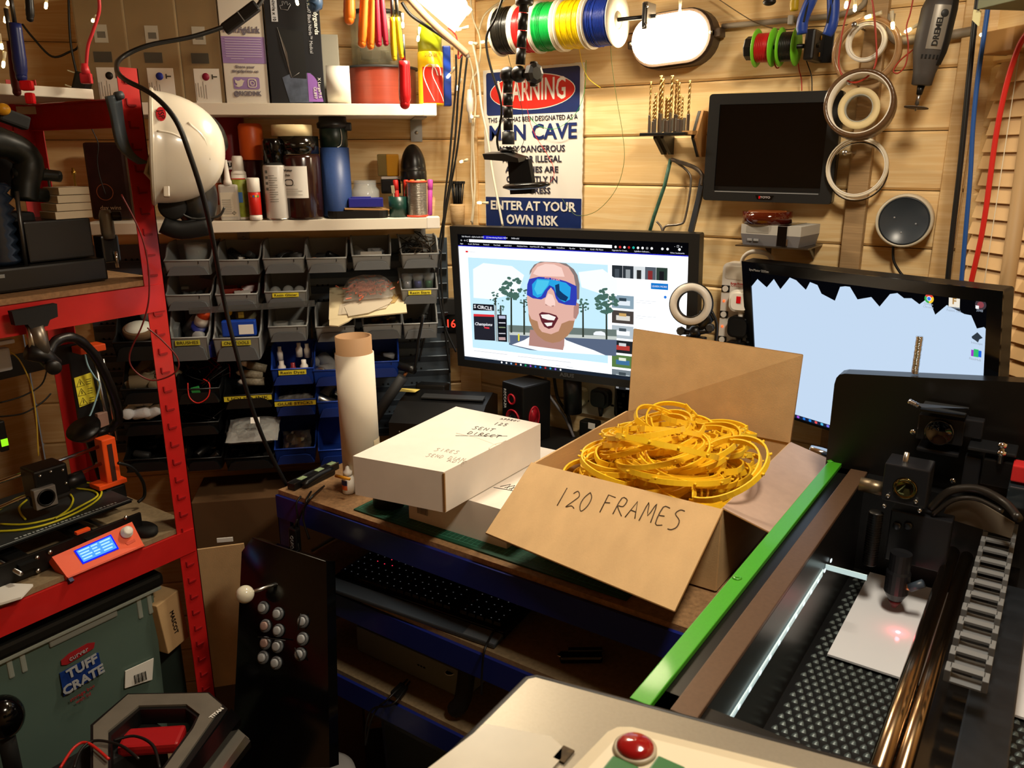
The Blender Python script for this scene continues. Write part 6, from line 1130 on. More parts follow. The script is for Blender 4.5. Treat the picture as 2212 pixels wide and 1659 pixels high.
t = thing('black_tripod_tube', 'ribbed dark tube leaning between the paper roll and the black desk unit', 'tube', T(*onY(840,860,1.33))); B().tube([onY(870,815,1.35),onY(835,865,1.33),onY(803,915,1.30)], .013, 12).done('tube', mat('dark_rubber','#1b1b1c',.6), t, t.matrix_world.inverted())
# ---- red ringed speaker and clock
t = thing('speaker', 'small black desk speaker with red ringed cones under the left monitor', 'speaker', frame(Vector((-1.025,1.50,MT)), (1,-.25,0))); b = B(); b.box((0,.03,.078), (.075,.09,.155), 0, None, .004); b.done('cabinet', BLK, t)
for x, z, r in ((-.002,.118,.0115),(.002,.070,.022)): B().torus((0,0,0), r, .0022, 30, 8, 0, T(x,-.016,z)@RX(90)).done('red_ring', mat('ring_red','#B01828',.35), t); B().lathe([(0,.002),(r*.4,.002),(r*.95,.0)], 24, 0, T(x,-.015,z)@RX(90)).done('cone', mat('cone_grey','#17181a',.4), t)
B().torus((0,0,0), .020, .002, 30, 8, 0, T(.0385,.02,.075)@RY(90)@Matrix.Diagonal((1.3,.8,1,1))).done('red_ring', mat('ring_red','#B01828'), t); text('RECCAZR', .011, T(-.026,-.0158,.115)@UP@RZ(-90), mat('spk_print','#c9c9c9',.5), t, 'logo_lettering')
Pk = onY(985,700,1.60); t = thing('digital_clock', 'grey device with a red digital display behind the left edge of the monitor', 'clock', frame(Pk, (.9,.43,0))@T(-.01,0,0)); b = B(); b.prism(rrect(.075,.13,.012), 0, .03, 0, T(0,.03,0)@RX(90)); b.done('body', mat('clock_grey','#53565a',.4), t); B().prism(rrect(.055,.05,.004), 0, .001, 0, T(0,-.0002,.0)@RX(90)).done('display', BLKG, t); text('16', .030, T(-.004,-.0016,.0)@UP, glow('led_red','#FF3020',3), t, 'display_digits', width=.022, bold=.0002)
# ---- ring light on a black clamp
P = onY(1493,657,1.505); d_ = (CC-P).normalized(); kk = kpx(P); t = thing('ring_light', 'small unlit ring light on a black clamp in front of the left monitor', 'ring light', axframe(P, (d_+Vector((-.15,0,.0))).normalized())); R = 46*kk
B().lathe([(R*.64,-.006),(R*1.02,-.006),(R*1.02,.004),(R*.64,.004),(R*.64,-.006)], 44).done('housing', BLK, t); B().lathe([(R*.60,.0045),(R*.97,.0045),(R*.97,.0065),(R*.60,.0065),(R*.60,.0045)], 44).done('diffuser', mat('diffuser','#CFC8BC',.4), t); B().lathe([(R*.585,-.006),(R*.63,-.006),(R*.63,.008),(R*.585,.008),(R*.585,-.006)], 40).done('inner_rim', BLK, t)
st_ = thing('light_clamp', 'black ball joint clamp holding the ring light', 'clamp', T(*onY(1500,710,1.512))); b = B(); g_ = lambda x, y, Y=1.512: onY(x, y, Y)-st_.matrix_world.translation
b.tube([g_(1520,668),g_(1532,690),g_(1515,705)], .010, 8); b.ball(tuple(g_(1502,716)), .013, 10); b.tube([g_(1470,716),g_(1502,718),g_(1535,712)], .0065, 8); b.box(tuple(g_(1505,742)), (.035,.02,.03), 0, None, .003); b.tube([g_(1500,745),g_(1500,800),g_(1500,960)], .008, 8); b.tube([g_(1536,670),g_(1548,700),g_(1545,745)], .003, 6, sub=3); b.done('joint', BLK, st_)
for x, y in ((1473,714),(1536,707)): B().lathe(cyl_prof(.009,0,.010), 8, 0, T(*g_(x,y))@RX(90), False).done('knob', DGREY, st_)
# ---- open cardboard box
CX0, CX1, CY0, CY1, CZ0, CZ1 = -.732, -.384, 1.123, 1.490, MT+.0003, 1.120; th = .0035
t = thing('open_cardboard_box', 'open cardboard box with raised and folded flaps full of yellow frames', 'box', T((CX0+CX1)/2,(CY0+CY1)/2,CZ0)); ti = t.matrix_world.inverted(); hc = (CZ0+CZ1)/2; Hc = CZ1-CZ0
for nm, c, d in (('front_wall',((CX0+CX1)/2,CY0,hc),(CX1-CX0,th,Hc)),('rear_wall',((CX0+CX1)/2,CY1,hc),(CX1-CX0,th,Hc)),('side_wall',(CX0,(CY0+CY1)/2,hc),(th,CY1-CY0,Hc)),('side_wall',(CX1,(CY0+CY1)/2,hc),(th,CY1-CY0,Hc)),('base',((CX0+CX1)/2,(CY0+CY1)/2,CZ0+.002),(CX1-CX0,CY1-CY0,.003))): B().box(c, d).done(nm, CARD, t, ti)
def flap(p0, p1, q1, q0, nm, m=CARD, mi=None, **k):
    p0, p1, q1, q0 = map(Vector, (p0,p1,q1,q0)); n = (p1-p0).cross(q0-p0).normalized()*th/2; b = B(); vs = [p0-n,p1-n,q1-n,q0-n,p0+n,p1+n,q1+n,q0+n]; b.add(vs, [(3,2,1,0),(4,5,6,7),(0,1,5,4),(1,2,6,5),(2,3,7,6),(3,0,4,7)])
    o = b.done(nm, m, t, ti); e = B(); ed = [p1,q1,q0,p0]
    for u, v in zip(ed[:-1], ed[1:]): e.tube([u, v], th*.40, 5)
    e.done('cut_edge', CARDD, o); return o
ff = flap((CX0-.004,CY0,CZ1),(CX1+.002,CY0,CZ1),(CX1+.0,.957,1.026),(CX0-.003,.982,1.040),'front_flap')
flap((CX0+.004,CY1,CZ1),(CX1,CY1-.005,CZ1),(-.375,1.478,1.295),(-.73,1.506,1.297),'rear_flap'); flap((CX1,CY0+.004,CZ1),(CX1,CY1-.004,CZ1),(CX1+.083,CY1-.006,1.099),(CX1+.080,CY0+.006,1.097),'side_flap', mat('flap_inside','#B79C8C',.8,noise=.05,ns=60)); flap((CX0,CY1-.004,CZ1),(CX0,CY0+.004,CZ1),(CX0-.008,CY0+.01,1.062),(CX0-.008,CY1-.01,1.062),'side_flap')
# marker writing on the front flap
pA, pB, pC = Vector((CX0,CY0,CZ1)), Vector((CX1,CY0,CZ1)), Vector((CX0,.982,1.0403)); nrm = (pB-pA).cross(pC-pA).normalized()
if nrm.z < 0: nrm = -nrm
hb = B(); MI = mat('marker_brown_black','#4a3826',.7)
def hwf(s, px, py, w, h, r):
    c0 = nrm.dot(pA)+.0023; a = onP(px,py,nrm,c0); c = onP(px+100,py+22,nrm,c0); x = (c-a).normalized(); y = nrm.cross(x); hb.M = ti@Matrix(((x.x,-nrm.x,y.x,a.x),(x.y,-nrm.y,y.y,a.y),(x.z,-nrm.z,y.z,a.z),(0,0,0,1))); pen(hb, s, 0, 0, w, h, r)
hwf('120', 1197, 1090, .0165, .038, .0008); hwf('FRAMES', 1292, 1104, .0185, .036, .0009); hb.done('marker_writing', MI, t)['kind'] = 'stuff'
# yellow frames
def frame_mesh(seed, R=.078, open_=40, asp=1.12, inner=True):
    rnd = random.Random(seed); b = B(); w, hh = .0030, .0092
    def band(R, a0, a1, n, z0, z1, sx=1, w=w):
        vs = []
        for i in range(n+1):
            a = math.radians(a0+(a1-a0)*i/n)
            for r in (R-w/2, R+w/2):
                for z in (z0, z1): vs.append((sx*r*math.cos(a), r*math.sin(a), z))
        fs = []
        for i in range(n): p = 4*i; fs += [(p,p+4,p+5,p+1),(p+2,p+3,p+7,p+6),(p+1,p+5,p+7,p+3),(p,p+2,p+6,p+4)]
        fs += [(0,1,3,2),(4*n,4*n+2,4*n+3,4*n+1)]; b.add(vs, fs)
    band(R, -90+open_, 270-open_, 34, -hh/2, hh/2, asp)
    if inner: band(R*.82, 35, 145, 14, -hh/2, hh/2, asp*1.12)
    for s_ in (-1, 1):
        a = math.radians(-90+s_*open_); x, y = asp*R*math.cos(a), R*math.sin(a); Q = T(x,y,0)@RZ(-s_*12)
        b.box((-s_*.010,-.002,0), (.022,.0024,.011), 0, Q); b.ring([(-.007,-.0075),(.007,-.0075),(.007,.0075),(-.007,.0075)],[(-.004,-.003),(.004,-.003),(.004,.003),(-.004,.003)], -.0012, .0012, 0, Q@T(-s_*.026,-.002,0)@RX(90))
        if inner: b.tube([(s_*asp*R*.80,R*.47,0),(s_*asp*R*.9,R*.40,0)], .0022, 5)
    for a in (40, 75, 105, 140): q = math.radians(a); b.cyl((asp*R*math.cos(q), R*math.sin(q), 0), (asp*(R+.006)*math.cos(q), (R+.006)*math.sin(q), 0), .0022, 6)
    return b.mesh('face_shield_frame')
FM = [frame_mesh(1), frame_mesh(2, .074, 46, 1.18), frame_mesh(3, .080, 34, 1.05, False)]
for me in FM: me.materials.append(YEL)
rnd = random.Random(21); NF = 130
bx, by = (CX0+CX1)/2, (CY0+CY1)/2
for i in range(NF):
    q = i/NF; z = CZ0+.024+q*.150
    sp = (.086 if q < .6 else .080-.022*max(0,(q-.85)/.15)); x = bx+rnd.uniform(-1,1)*sp; y = by+rnd.uniform(-1,1)*(sp+.002)
    tl = 8+10*q; M = T(x,y,z)@RZ(rnd.uniform(0,360))@RX(rnd.gauss(0,tl*.7))@RY(rnd.gauss(0,tl*.7))
    o = bpy.data.objects.new('face_shield_frame', FM[rnd.choice((0,0,1,2))]); COL.objects.link(o); o.matrix_world = M
    tag(o, 'thin yellow plastic frame in the heap inside the open cardboard box', 'frame', 'yellow frames heaped in the box')
for (px, py, z, a, rx, ry, lb) in ((1440,965,1.168,200,22,-8,'large yellow frame lying topmost over the middle of the heap'),(1530,920,1.160,20,-14,8,'yellow frame at the rear right of the heap, near the raised flap'),(1400,930,1.172,120,-10,14,'yellow frame standing highest at the back of the heap'),(1560,1010,1.150,300,28,6,'yellow frame leaning on the right side of the box')):
    o = bpy.data.objects.new('face_shield_frame', FM[0]); COL.objects.link(o); o.matrix_world = T(*onZ(px,py,z))@RZ(a)@RX(rx)@RY(ry); tag(o, lb, 'frame', 'yellow frames heaped in the box')
# ---- steel can behind the box at the right
P = onZ(1765,990,1.10); t = thing('steel_cylinder', 'small shiny steel cylinder between the box flap and the laser cutter', 'cylinder', axframe(onY(1748,975,1.50), (1,0.1,-.05))); B().lathe([(0,0),(.012,0),(.014,.003),(.014,.036),(.012,.038),(.012,.048),(0,.048)], 24).done('body', CHROME, t)
# leads below the left monitor
cable('grey_lead', 'grey lead hanging below the left monitor towards the bench', [onB(x,y,.05) for x,y in [(1178,815),(1185,850),(1205,880),(1222,905),(1240,945)]], .0035, mat('grey_cable','#77757a',.5)); cable('black_lead', 'black lead hanging below the left monitor beside the grey one', [onB(x,y,.04) for x,y in [(1197,815),(1205,860),(1228,900),(1238,950)]], .004, WIREB); cable('black_lead', 'black lead dropping behind the monitor beside the black plug', [onB(x,y,.04) for x,y in [(1331,830),(1330,870),(1332,900)]], .003, WIREB)
t = thing('plug_adaptor', 'black adaptor hanging below the wall socket with a small white label', 'adaptor', T(*onB(1275,925,.04))); B().box((0,0,0), (.045,.03,.04), 0, None, .004).done('body', BLK, t); B().box((.012,-.0155,.012), (.018,.001,.015)).done('label_sticker', PAPER, t)
# ================================================================ LASER CUTTER
RZ_ = 1.15; LX0, LX1, LY0, LY1 = -.282, .055, .600, 1.345
cu = thing('laser_cutter', 'large black laser cutter with a green rim, open, at the right foreground', 'laser cutter', T(-.11,.95,BZ)); ci = cu.matrix_world.inverted()
def cp(nm, b, m, par=None, **k): return b.done(nm, m, par or cu, ci if par is None else None, **k)
CBK = mat('cutter_black','#0b0b0c',.32); CIN = mat('cutter_inside','#0a0b0d',.45); LIME = mat('lime_powder_coat','#3F9A1E',.38,coat=.3,noise=.05,ns=300)
b = B(); b.box((LX0+.032, (LY0+LY1)/2, (RZ_+BZ)/2-.003), (.064, LY1-LY0, RZ_-BZ-.008)); cp('left_wall', b, CBK)
b = B(); b.box(((LX0+LX1)/2, LY0+.02, (RZ_+BZ)/2-.003), (LX1-LX0, .04, RZ_-BZ-.008)); cp('front_wall', b, CBK)
b = B(); b.box(((LX0+LX1)/2, LY1-.012, (RZ_+BZ)/2-.003), (LX1-LX0, .024, RZ_-BZ-.008)); cp('rear_wall', b, CIN)
b = B(); b.box(((LX0+LX1)/2, (LY0+LY1)/2, BZ+.004), (LX1-LX0-.01, LY1-LY0-.01, .004)); cp('floor_pan', b, CIN)
b = B(); b.box((LX0+.0105, (LY0+LY1)/2+.002, RZ_-.003), (.021, LY1-LY0, .007), 0, None, .001); b.box((LX0+.001, (LY0+LY1)/2+.002, RZ_-.014), (.002, LY1-LY0, .02)); cp('green_rim', b, LIME)
for px, py in ((1592,1248),(1794,996)): P = onZ(px,py,RZ_+.0008); b = B(); b.lathe([(0,.0022),(.0045,.0012),(.0062,0)], 16, 0, T(P.x,P.y,RZ_+.0005)); b.lathe([(0,.003),(.003,.0026),(.003,.001)], 6, 0, T(P.x,P.y,RZ_+.0005), False); cp('rim_bolt', b, LIME)
b = B(); b.box((-.231, (LY0+LY1)/2+.0, RZ_-.004), (.026, LY1-LY0-.02, .006), 0, None, .001); cp('inner_ledge', b, mat('bronze_ledge','#5f4836',.4,.3,noise=.1,ns=200))
# led strip along the inside wall, turning at the back
b = B(); b.tube([(-.2165, LY0+.04, 1.087),(-.2165, 1.06, 1.090),(-.2165, 1.075, 1.090)], .0015, 4); b.box((-.2162, (LY0+1.09)/2, 1.087), (.0012, 1.09-LY0-.04, .008)); b.box((-.190, 1.092, 1.087), (.055,.0012,.008), 0, RZ(0)); cp('led_strip', b, mat('led_strip','#CFE4E2',.5,emit='#BFE0E6',es=.55))
b = B(); [b.box((-.2155, LY0+.06+.035*i, 1.087), (.0014,.006,.004)) for i in range(14)]; cp('led_chips', b, glow('led_chip','#E4F4F4',1.2))['kind'] = 'stuff'
# bed
BEDZ = .983
b = B(); b.box(((LX0+.064+LX1)/2+.0, (LY0+.04+LY1)/2, BEDZ-.010), (LX1-LX0-.066, LY1-LY0-.07, .006)); cp('bed_plate', b, BLKM)
b = B(); nx, ny = 22, 55
for i in range(nx):
    for j in range(ny):
        x = -.207+i*.0120+(.006 if j % 2 else 0); y = .655+j*.0125
        if x > LX1-.004 or y > 1.30: continue
        r = .0056; vs = [(x-r,y-r*.9,BEDZ-.006),(x+r,y-r*.9,BEDZ-.006),(x+r,y+r*.9,BEDZ-.006),(x-r,y+r*.9,BEDZ-.006),(x-r*.4,y-r*.5,BEDZ+.0008),(x+r*.6,y-r*.2,BEDZ+.0015),(x+r*.1,y+r*.7,BEDZ)]
        b.add(vs, [(0,1,5,4),(1,2,6,5),(2,3,6),(3,0,4,6),(4,5,6)], 0, True)
cp('bed_studs', b, mat('bed_studs','#566060',.4,.4))['kind'] = 'stuff'
# acrylic sheet with engraved shapes
Pa = onZ(1787,1415,BEDZ+.003); Pd = onZ(1872,1236,BEDZ+.003)
ac = tag(B().box((0,0,0), (LX1-.01-Pa.x, Pd.y-Pa.y, .003)).done('white_acrylic_sheet', mat('white_acrylic','#E3E6EC',.15,coat=.3), None, T((LX1-.01+Pa.x)/2, (Pd.y+Pa.y)/2, BEDZ+.0035)), 'white acrylic sheet with engraved marks on the studded bed of the laser cutter', 'sheet')
b = B(); Mi = ac.matrix_world.inverted()
for i, (px, py) in enumerate(((1945,1392),(1935,1408),(1922,1420),(1932,1440),(1915,1420))):
    P = Mi@onZ(px,py,BEDZ+.0054); b.torus((P.x,P.y,.0018), .006, .0006, 12, 3)
for i in range(9):
    for j in range(3): P = Mi@onZ(2180+j*14, 1330+i*24+j*5, BEDZ+.0054); b.torus((P.x,P.y,.0018), .0042, .0006, 8, 3) if j != 1 else b.box((P.x,P.y,.0018), (.006,.005,.0006))
b.done('engraved_marks', mat('engraving_grey','#6e6a68',.7), ac)
tx = Mi@onZ(1932,1415,BEDZ+.0054)
for i in range(3):
    for s, dx in (('THANK', 0), ('YOU', .009)): text(s, .0055, T(tx.x+dx, tx.y-.012+.012*i+.003*(dx > 0), .0019)@RZ(165), mat('engraving_grey','#6e6a68'), ac, 'engraved_lettering', ext=.0001)
# gantry rail, beam, chain
xr = -.098; zr = 1.06; 
def rp(px, py, z): return onZ(px, py, z)
ra, rb = rp(1905,1659,zr), rp(2058,1182,zr); xr = (ra.x+rb.x)/2
b = B(); b.cyl((xr,.60,zr), (xr,1.30,zr), .0100, 20); cp('guide_rod', b, mat('rod_bronze','#9C8468',.2,1))
b = B(); b.cyl((xr+.0195,.60,zr-.002), (xr+.0195,1.30,zr-.002), .0090, 20); cp('guide_rod', b, mat('rod_bronze','#B08458'))
b = B(); b.box((xr+.058,.95,zr-.006), (.062,.70,.012), 0, None, .001); cp('gantry_beam', b, mat('beam_gloss','#0e0c0b',.12,coat=.5))
xb = rp(2110,1350,zr+.0).x
b = B(); b.box((xb+.030,.90,zr+.008), (.045,.60,.018), 0, None, .002); cp('belt_cover', b, mat('belt_cover','#23282f',.4,.4,noise=.3,ns=25))
CH = mat('chain_grey','#6c6f72',.5); ch0, ch1 = rp(2165,1115,1.12), rp(2100,1350,1.12); n = 14
for i in range(n):
    y = ch0.y+(ch1.y-ch0.y)*i/(n-1)*1.3; x = (ch0.x+ch1.x)/2+.004; b = B()
    for dx in (-.0175,.0175): b.box((x+dx,y,1.116), (.006,.0185,.014), 0, None, .0008)
    b.box((x,y+.004,1.1215), (.032,.0100,.003)); b.box((x,y,1.110), (.032,.0185,.002)); cp('chain_link', b, CH)

b = B(); b.tube([onY(2010,1100,1.24),onY(2050,1062,1.24),(onY(2110,1056,1.24)),onY(2170,1085,1.22),onY(2200,1120,1.18)], .006, 10, sub=5); b.tube([onY(2015,1112,1.235),onY(2060,1080,1.235),onY(2110,1078,1.235),onY(2165,1105,1.215)], .0035, 8, sub=5); cp('curved_hose', b, mat('chain_black','#1f1b17',.35))
b = B(); b.prism([(0,0),(.09,.012),(.085,.035),(.03,.045),(.0,.03)], -.002, .002, 0, frame(onY(2035,1115,1.26), (1,0,-.25))@RX(90)); cp('chain_plate', b, mat('dirty_plate','#5d5448',.6))
# laser head
HY = 1.20; g = lambda x, y, Y=HY: onY(x, y, Y)
def blk(nm, x0, x1, y0, y1, Y, dep, m, bev=.002, rz=0):
    a, c = onY(x0, y0, Y), onY(x1, y1, Y); w, h = abs(c.x-a.x), abs(a.z-c.z); return cp(nm, B().box(((a.x+c.x)/2, Y+dep/2, (a.z+c.z)/2), (w, dep, h), 0, None, bev), m)
HB = mat('head_black','#15161a',.4)
blk('mirror_mount', 1912, 1998, 1000, 1100, HY, .05, HB); P = g(1955,1055,HY-.001); cp('mirror', B().lathe([(0,.001),(.011,.001),(.0135,0),(.0145,.003),(.0165,.0)], 24, 0, T(*P)@RX(90)), mat('mirror_gold','#8a7a4a',.1,1))
for x, y in ((1920,1068),(1912,1090),(1980,1080),(1988,1100)): cp('adjust_screw', B().lathe(cyl_prof(.0028,0,.008,.0005), 8, 0, T(*g(x,y,HY))@RX(90)), STEEL)
cp('adjust_screw', B().lathe(cyl_prof(.004,0,.016,.001), 12, 0, T(*g(1955,1000,HY+.02))@RX(-30)), STEEL)
b = B(); b.cyl(g(1858,1045,HY+.03), g(1920,1060,HY+.03), .011, 18); cp('mount_bar', b, mat('bar_metal','#7a6d58',.35,.8))
b = B(); P0 = g(1893,1105); P1 = g(1893,1222); n = 22; b.lathe([(.009+.0018*(i % 2), -(P0.z-P1.z)*i/(n*2)) for i in range(n*2+1)][::-1], 14, 0, T(*P0)); cp('corrugated_hose', b, BLK)
blk('head_plate', 1925, 2040, 1100, 1240, HY+.03, .03, HB); b = B(); [b.lathe(cyl_prof(.006,0,.004,.001), 14, 0, T(*g(x,1135,HY+.03))@RX(90)) for x in (1938,1962)]; cp('plate_screws', b, mat('screw_dull','#4a4e55',.35,.8))
P0 = g(1943,1225,HY); k0 = kpx(P0); b = B(); b.lathe([(0,-98*k0),(4*k0,-96*k0),(25*k0,-58*k0),(25*k0,-12*k0),(22*k0,-6*k0),(22*k0,34*k0),(0,34*k0)], 20, 0, T(P0.x,P0.y,P0.z), False); cp('nozzle', b, HB); b = B(); b.lathe([(4.5*k0,-96.5*k0),(15*k0,-77.5*k0)], 20, 0, T(P0.x,P0.y,P0.z-.0003)); cp('nozzle_tip', b, mat('nozzle_red','#5a1518',.5))
b = B(); b.cyl(g(1965,1270,HY-.01), g(1995,1260,HY-.01), .0062, 14); cp('air_fitting', b, mat('fitting','#3a4552',.4)); b = B(); b.cyl(g(1958,1268,HY-.01), g(1966,1270,HY-.01), .0045, 10); cp('fitting_neck', b, mat('copper','#C98A5a'))
P = onZ(1940,1364,BEDZ+.0062); tag(B().prism(circ(.0030,16), 0, .0003).done('laser_dot', glow('laser_red','#FF8A92',7.0), None, T(P.x,P.y,BEDZ+.0053)), 'bright red laser dot on the white acrylic sheet', 'light spot')
L_ = bpy.data.lights.new('laser_dot_light','POINT'); L_.energy = .012; L_.color = (1,.08,.12); L_.shadow_soft_size = .003; lo = bpy.data.objects.new('laser_dot_light', L_); COL.objects.link(lo); lo.location = (P.x,P.y,BEDZ+.016)
# rear mirror block with lens and stage
blk('camera_block', 1985, 2078, 895, 965, 1.30, .04, HB); blk('camera_base', 1980, 2070, 965, 990, 1.30, .045, HB); b = B(); b.add([onY(1975,870,1.29),onY(1992,880,1.27),onY(2090,882,1.27),onY(2100,895,1.29)], [(0,1,2,3)]); b.box(tuple(onY(2040,884,1.31)), (.06,.05,.004), 0, None, .001); cp('camera_cap', b, mat('cap_grey','#26282a',.4))
P = onY(2030,932,1.299); cp('camera_lens', B().lathe([(0,.000),(.013,.002),(.0175,.008),(.0195,.008),(.020,0)], 28, 0, T(*P)@RX(90)), mat('lens_black','#040406',.05,coat=1))
b = B(); [b.lathe(cyl_prof(.004,0,.01,.001), 12, 0, T(*onY(x,y,1.30))@RX(90)) for x, y in ((1974,930),(2060,1035))]; b.lathe([(.0035+.001*(i % 2),.002*i) for i in range(9)], 10, 0, T(*onY(1985,877,1.29))@RY(-70)); cp('block_screws', b, CHROME)
blk('side_bracket', 2085, 2120, 905, 950, 1.30, .02, HB); blk('stage_plate', 2090, 2195, 965, 990, 1.27, .05, mat('stage_black','#17191c',.3)); blk('stage_column', 2085, 2110, 985, 1060, 1.28, .02, HB); blk('stage_column', 2125, 2190, 990, 1060, 1.27, .03, CBK)
for x, y in ((2162,975),(2160,992)): cp('tall_bolt', B().lathe([(.004,0),(.004,.012),(.006,.012),(.006,.018),(0,.019)], 12, 0, T(*onY(x,y+8,1.265))), CHROME)
blk('red_block', 2188, 2240, 1005, 1050, 1.25, .03, mat('cutter_red','#C0282A',.4)); blk('glass_block', 2178, 2230, 1050, 1105, 1.24, .03, mat('dark_glass','#222a30',.1,coat=.5))
# standing rear cover
b = B(); a = onY(1785,985,LY1-.0005); tl = onY(1812,812,LY1); tr = onY(2212,826,LY1); zl, zr2 = onY(1830,808,LY1).z, tr.z
x0, x1 = a.x, LX1+.005; r = .014; zR = zl+(zr2-zl)*(x1-tl.x)/(tr.x-tl.x)
pl_ = [(x0,RZ_-.012),(x1,RZ_-.012),(x1,zR),(x0+.014,zl),(x0+.006,zl-.003),(x0+.002,zl-.009),(x0+.0,zl-.020)]
b.prism([(x,-z) if 0 else (x, z) for x, z in pl_], 0, .033, 0, T(0,LY1+.0335,0)@RX(90)); cp('rear_cover', b, mat('cover_black','#0f0d0b',.30))
Pm = onP(1977,800,(0,1,0),LY1+.016); zt5 = zl+(zR-zl)*(Pm.x-x0)/(x1-x0)+.001
mg = thing('magnet_stack', 'tall stack of small round chrome magnets on top of the laser cutter cover', 'magnet stack', T(Pm.x,LY1+.016,zt5))
for i in range(24): B().lathe(cyl_prof(.0055,0,.0024,.0003), 18, 0, T(random.uniform(-.00025,.00025),random.uniform(-.00025,.00025),.0025*i)).done('magnet', CHROME, mg)
# ---- near control panel
PZ = 1.20
pa, pb_, pc = onZ(1145,1457,PZ), onZ(1640,1590,PZ), onZ(940,1659,PZ); ux = (pb_-pa).normalized(); q = lambda u, v: (pa.x+ux.x*u-(-ux.y)*0+v*(pc-pa).normalized().x, pa.y+ux.y*u+v*(pc-pa).normalized().y)
cn = thing('control_console', 'silver topped control console nearest the camera at the bottom edge', 'console', T(pa.x+.15,pa.y-.12,PZ)); ni = cn.matrix_world.inverted()
poly = [q(.006,0),q(.40,0),q(.40,.32),q(0,.32),q(0,.008)]
B().prism(poly[::-1], PZ-.003, PZ).done('top_plate', mat('silver_lacquer','#8f8778',.38,.55,noise=.05,ns=300,bump=.05,bs=500), cn, ni)
B().prism([q(.008,.004),q(.395,.004),q(.395,.315),q(.004,.315)][::-1], BZ+.001, PZ-.003).done('body', CBK, cn, ni)
e = B(); e.tube([Vector((*q(0,.32),PZ-.002)),Vector((*q(0,.006),PZ-.002)),Vector((*q(.006,0),PZ-.002)),Vector((*q(.4,0),PZ-.002))], .003, 6); e.done('dark_edge', mat('edge_black','#141110',.5), cn, ni)
KZ = PZ+.012; ka, kb_ = onZ(1330,1556,KZ), onZ(1660,1638,KZ); kd = (kb_-ka).normalized(); kc = (onZ(1230,1659,KZ)-ka).normalized()
kq = lambda u, v: (ka.x+kd.x*u+kc.x*v, ka.y+kd.y*u+kc.y*v)
def kpoly(i, r=.012): return [kq(i+r,i),kq(.24-i,i),kq(.24-i,.15-i),kq(i,.15-i),kq(i,i+r),kq(i+r*.3,i+r*.3)]
CRM = mat('cream_bezel','#C9BDA2',.28,coat=.3)
b = B(); b.prism(kpoly(0)[::-1], PZ+.0005, KZ-.003); b.prism(kpoly(.003)[::-1], KZ-.003, KZ); b.done('raised_frame', CRM, cn, ni); B().prism(kpoly(.012)[::-1], KZ, KZ+.0008).done('keypad', mat('cream_keypad','#D9CDB2',.4), cn, ni)
P = onZ(1372,1616,KZ+.003); B().lathe([(.0165,.0),(.0165,.003),(.0145,.0035)], 36, 0, T(P.x,P.y,KZ+.0008)).done('button_surround', mat('cream_grey','#A79C84',.4), cn, ni); B().lathe([(.0145,0),(.0140,.005),(.010,.008),(0,.009)], 36, 0, T(P.x,P.y,KZ+.0012)).done('red_button', mat('button_red','#8E1214',.15,coat=.6), cn, ni)
for px in (1340,1440): P = onZ(px,1664,KZ+.002); B().box((P.x,P.y,KZ+.002), (.022,.018,.004), 0, None, .0015).done('green_button', mat('button_green','#2E6A38',.35), cn, ni)
P = [onZ(x,y,PZ+.001) for x, y in ((1050,1565),(1190,1592),(1214,1615),(1212,1640),(1195,1659),(1150,1720),(900,1680))]
tag(B().prism([(p.x,p.y) for p in P][::-1], PZ+.0005, PZ+.0018).done('plastic_sheet', mat('milky_sheet','#B9B09C',.35,noise=.1,ns=15)), 'milky rounded plastic sheet lying on the silver console', 'sheet')
P = onZ(1218,1630,PZ+.001); tag(B().box((P.x,P.y,PZ+.0012), (.010,.016,.0012)).done('scorched_tag', mat('scorched','#4a3a22',.8,noise=.5,ns=200)), 'small scorched brown tag beside the milky sheet', 'tag')
# ================================================================ ON THE RED RACK
RT = .926; 
# ---- 3D printer, front faces the aisle (+x)
pr = thing('desktop_3d_printer', 'black and orange desktop 3D printer printing yellow rings on the red rack', '3D printer', T(-1.60,.66,RT)); pi_ = pr.matrix_world.inverted()
def pp(nm, b, m, par=None): return b.done(nm, m, par or pr, pi_ if par is None else None)
pbd = [onZ(x,y,.985) for x, y in ((287,1078),(165,1025))]
bx1, by1, bx0 = pbd[0].x, pbd[0].y, pbd[1].x; by0 = by1-.30
b = B(); b.box(((bx0+bx1)/2,(by0+by1)/2,.9835), (bx1-bx0, by1-by0, .0025), 0, None, .001); pp('steel_sheet', b, mat('pei_sheet','#23292B',.55,noise=.15,ns=90))
b = B(); b.box(((bx0+bx1)/2,(by0+by1)/2,.9795), (bx1-bx0-.004, by1-by0-.004, .003)); pp('heat_bed', b, BLK)
b = B(); [b.box((bx1-.012,by1-.03-.0075*i,.9851), (.0045,.0055 if i % 3 else .003,.0003)) for i in range(26)]; b.box((bx1-.003,(by0+by1)/2,.9851), (.0015,by1-by0-.01,.0003)); pp('sheet_lettering', b, mat('sheet_print','#A8B0B0',.5))
b = B(); b.box((-1.60,(by0+by1)/2,.968), (.16,.16,.008), 0, None, .002); b.box((-1.60,by1-.11,.955), (.34,.03,.012)); b.box((-1.60,by1-.23,.955), (.34,.03,.012)); pp('bed_carriage', b, BLK)
for y in (by1-.07, by1-.25): pp('bed_rod', B().cyl((-1.80+.02,y,.952),(-1.42,y,.952),.004,10), STEEL)
fp = B(); fp.box((-1.445,by1-.16,.950), (.006,.30,.040), 0, None, .001); pp('front_plate', fp, BLK)
for y in (by1-.01, by1-.31): pp('foot', B().lathe(cyl_prof(.022,0,.016,.004), 18, 0, T(-1.44,y,RT)@Matrix.Diagonal((1.6,1,1,1))), BLKM)
g = lambda x, y, X=-1.438: onX(x, y, X)
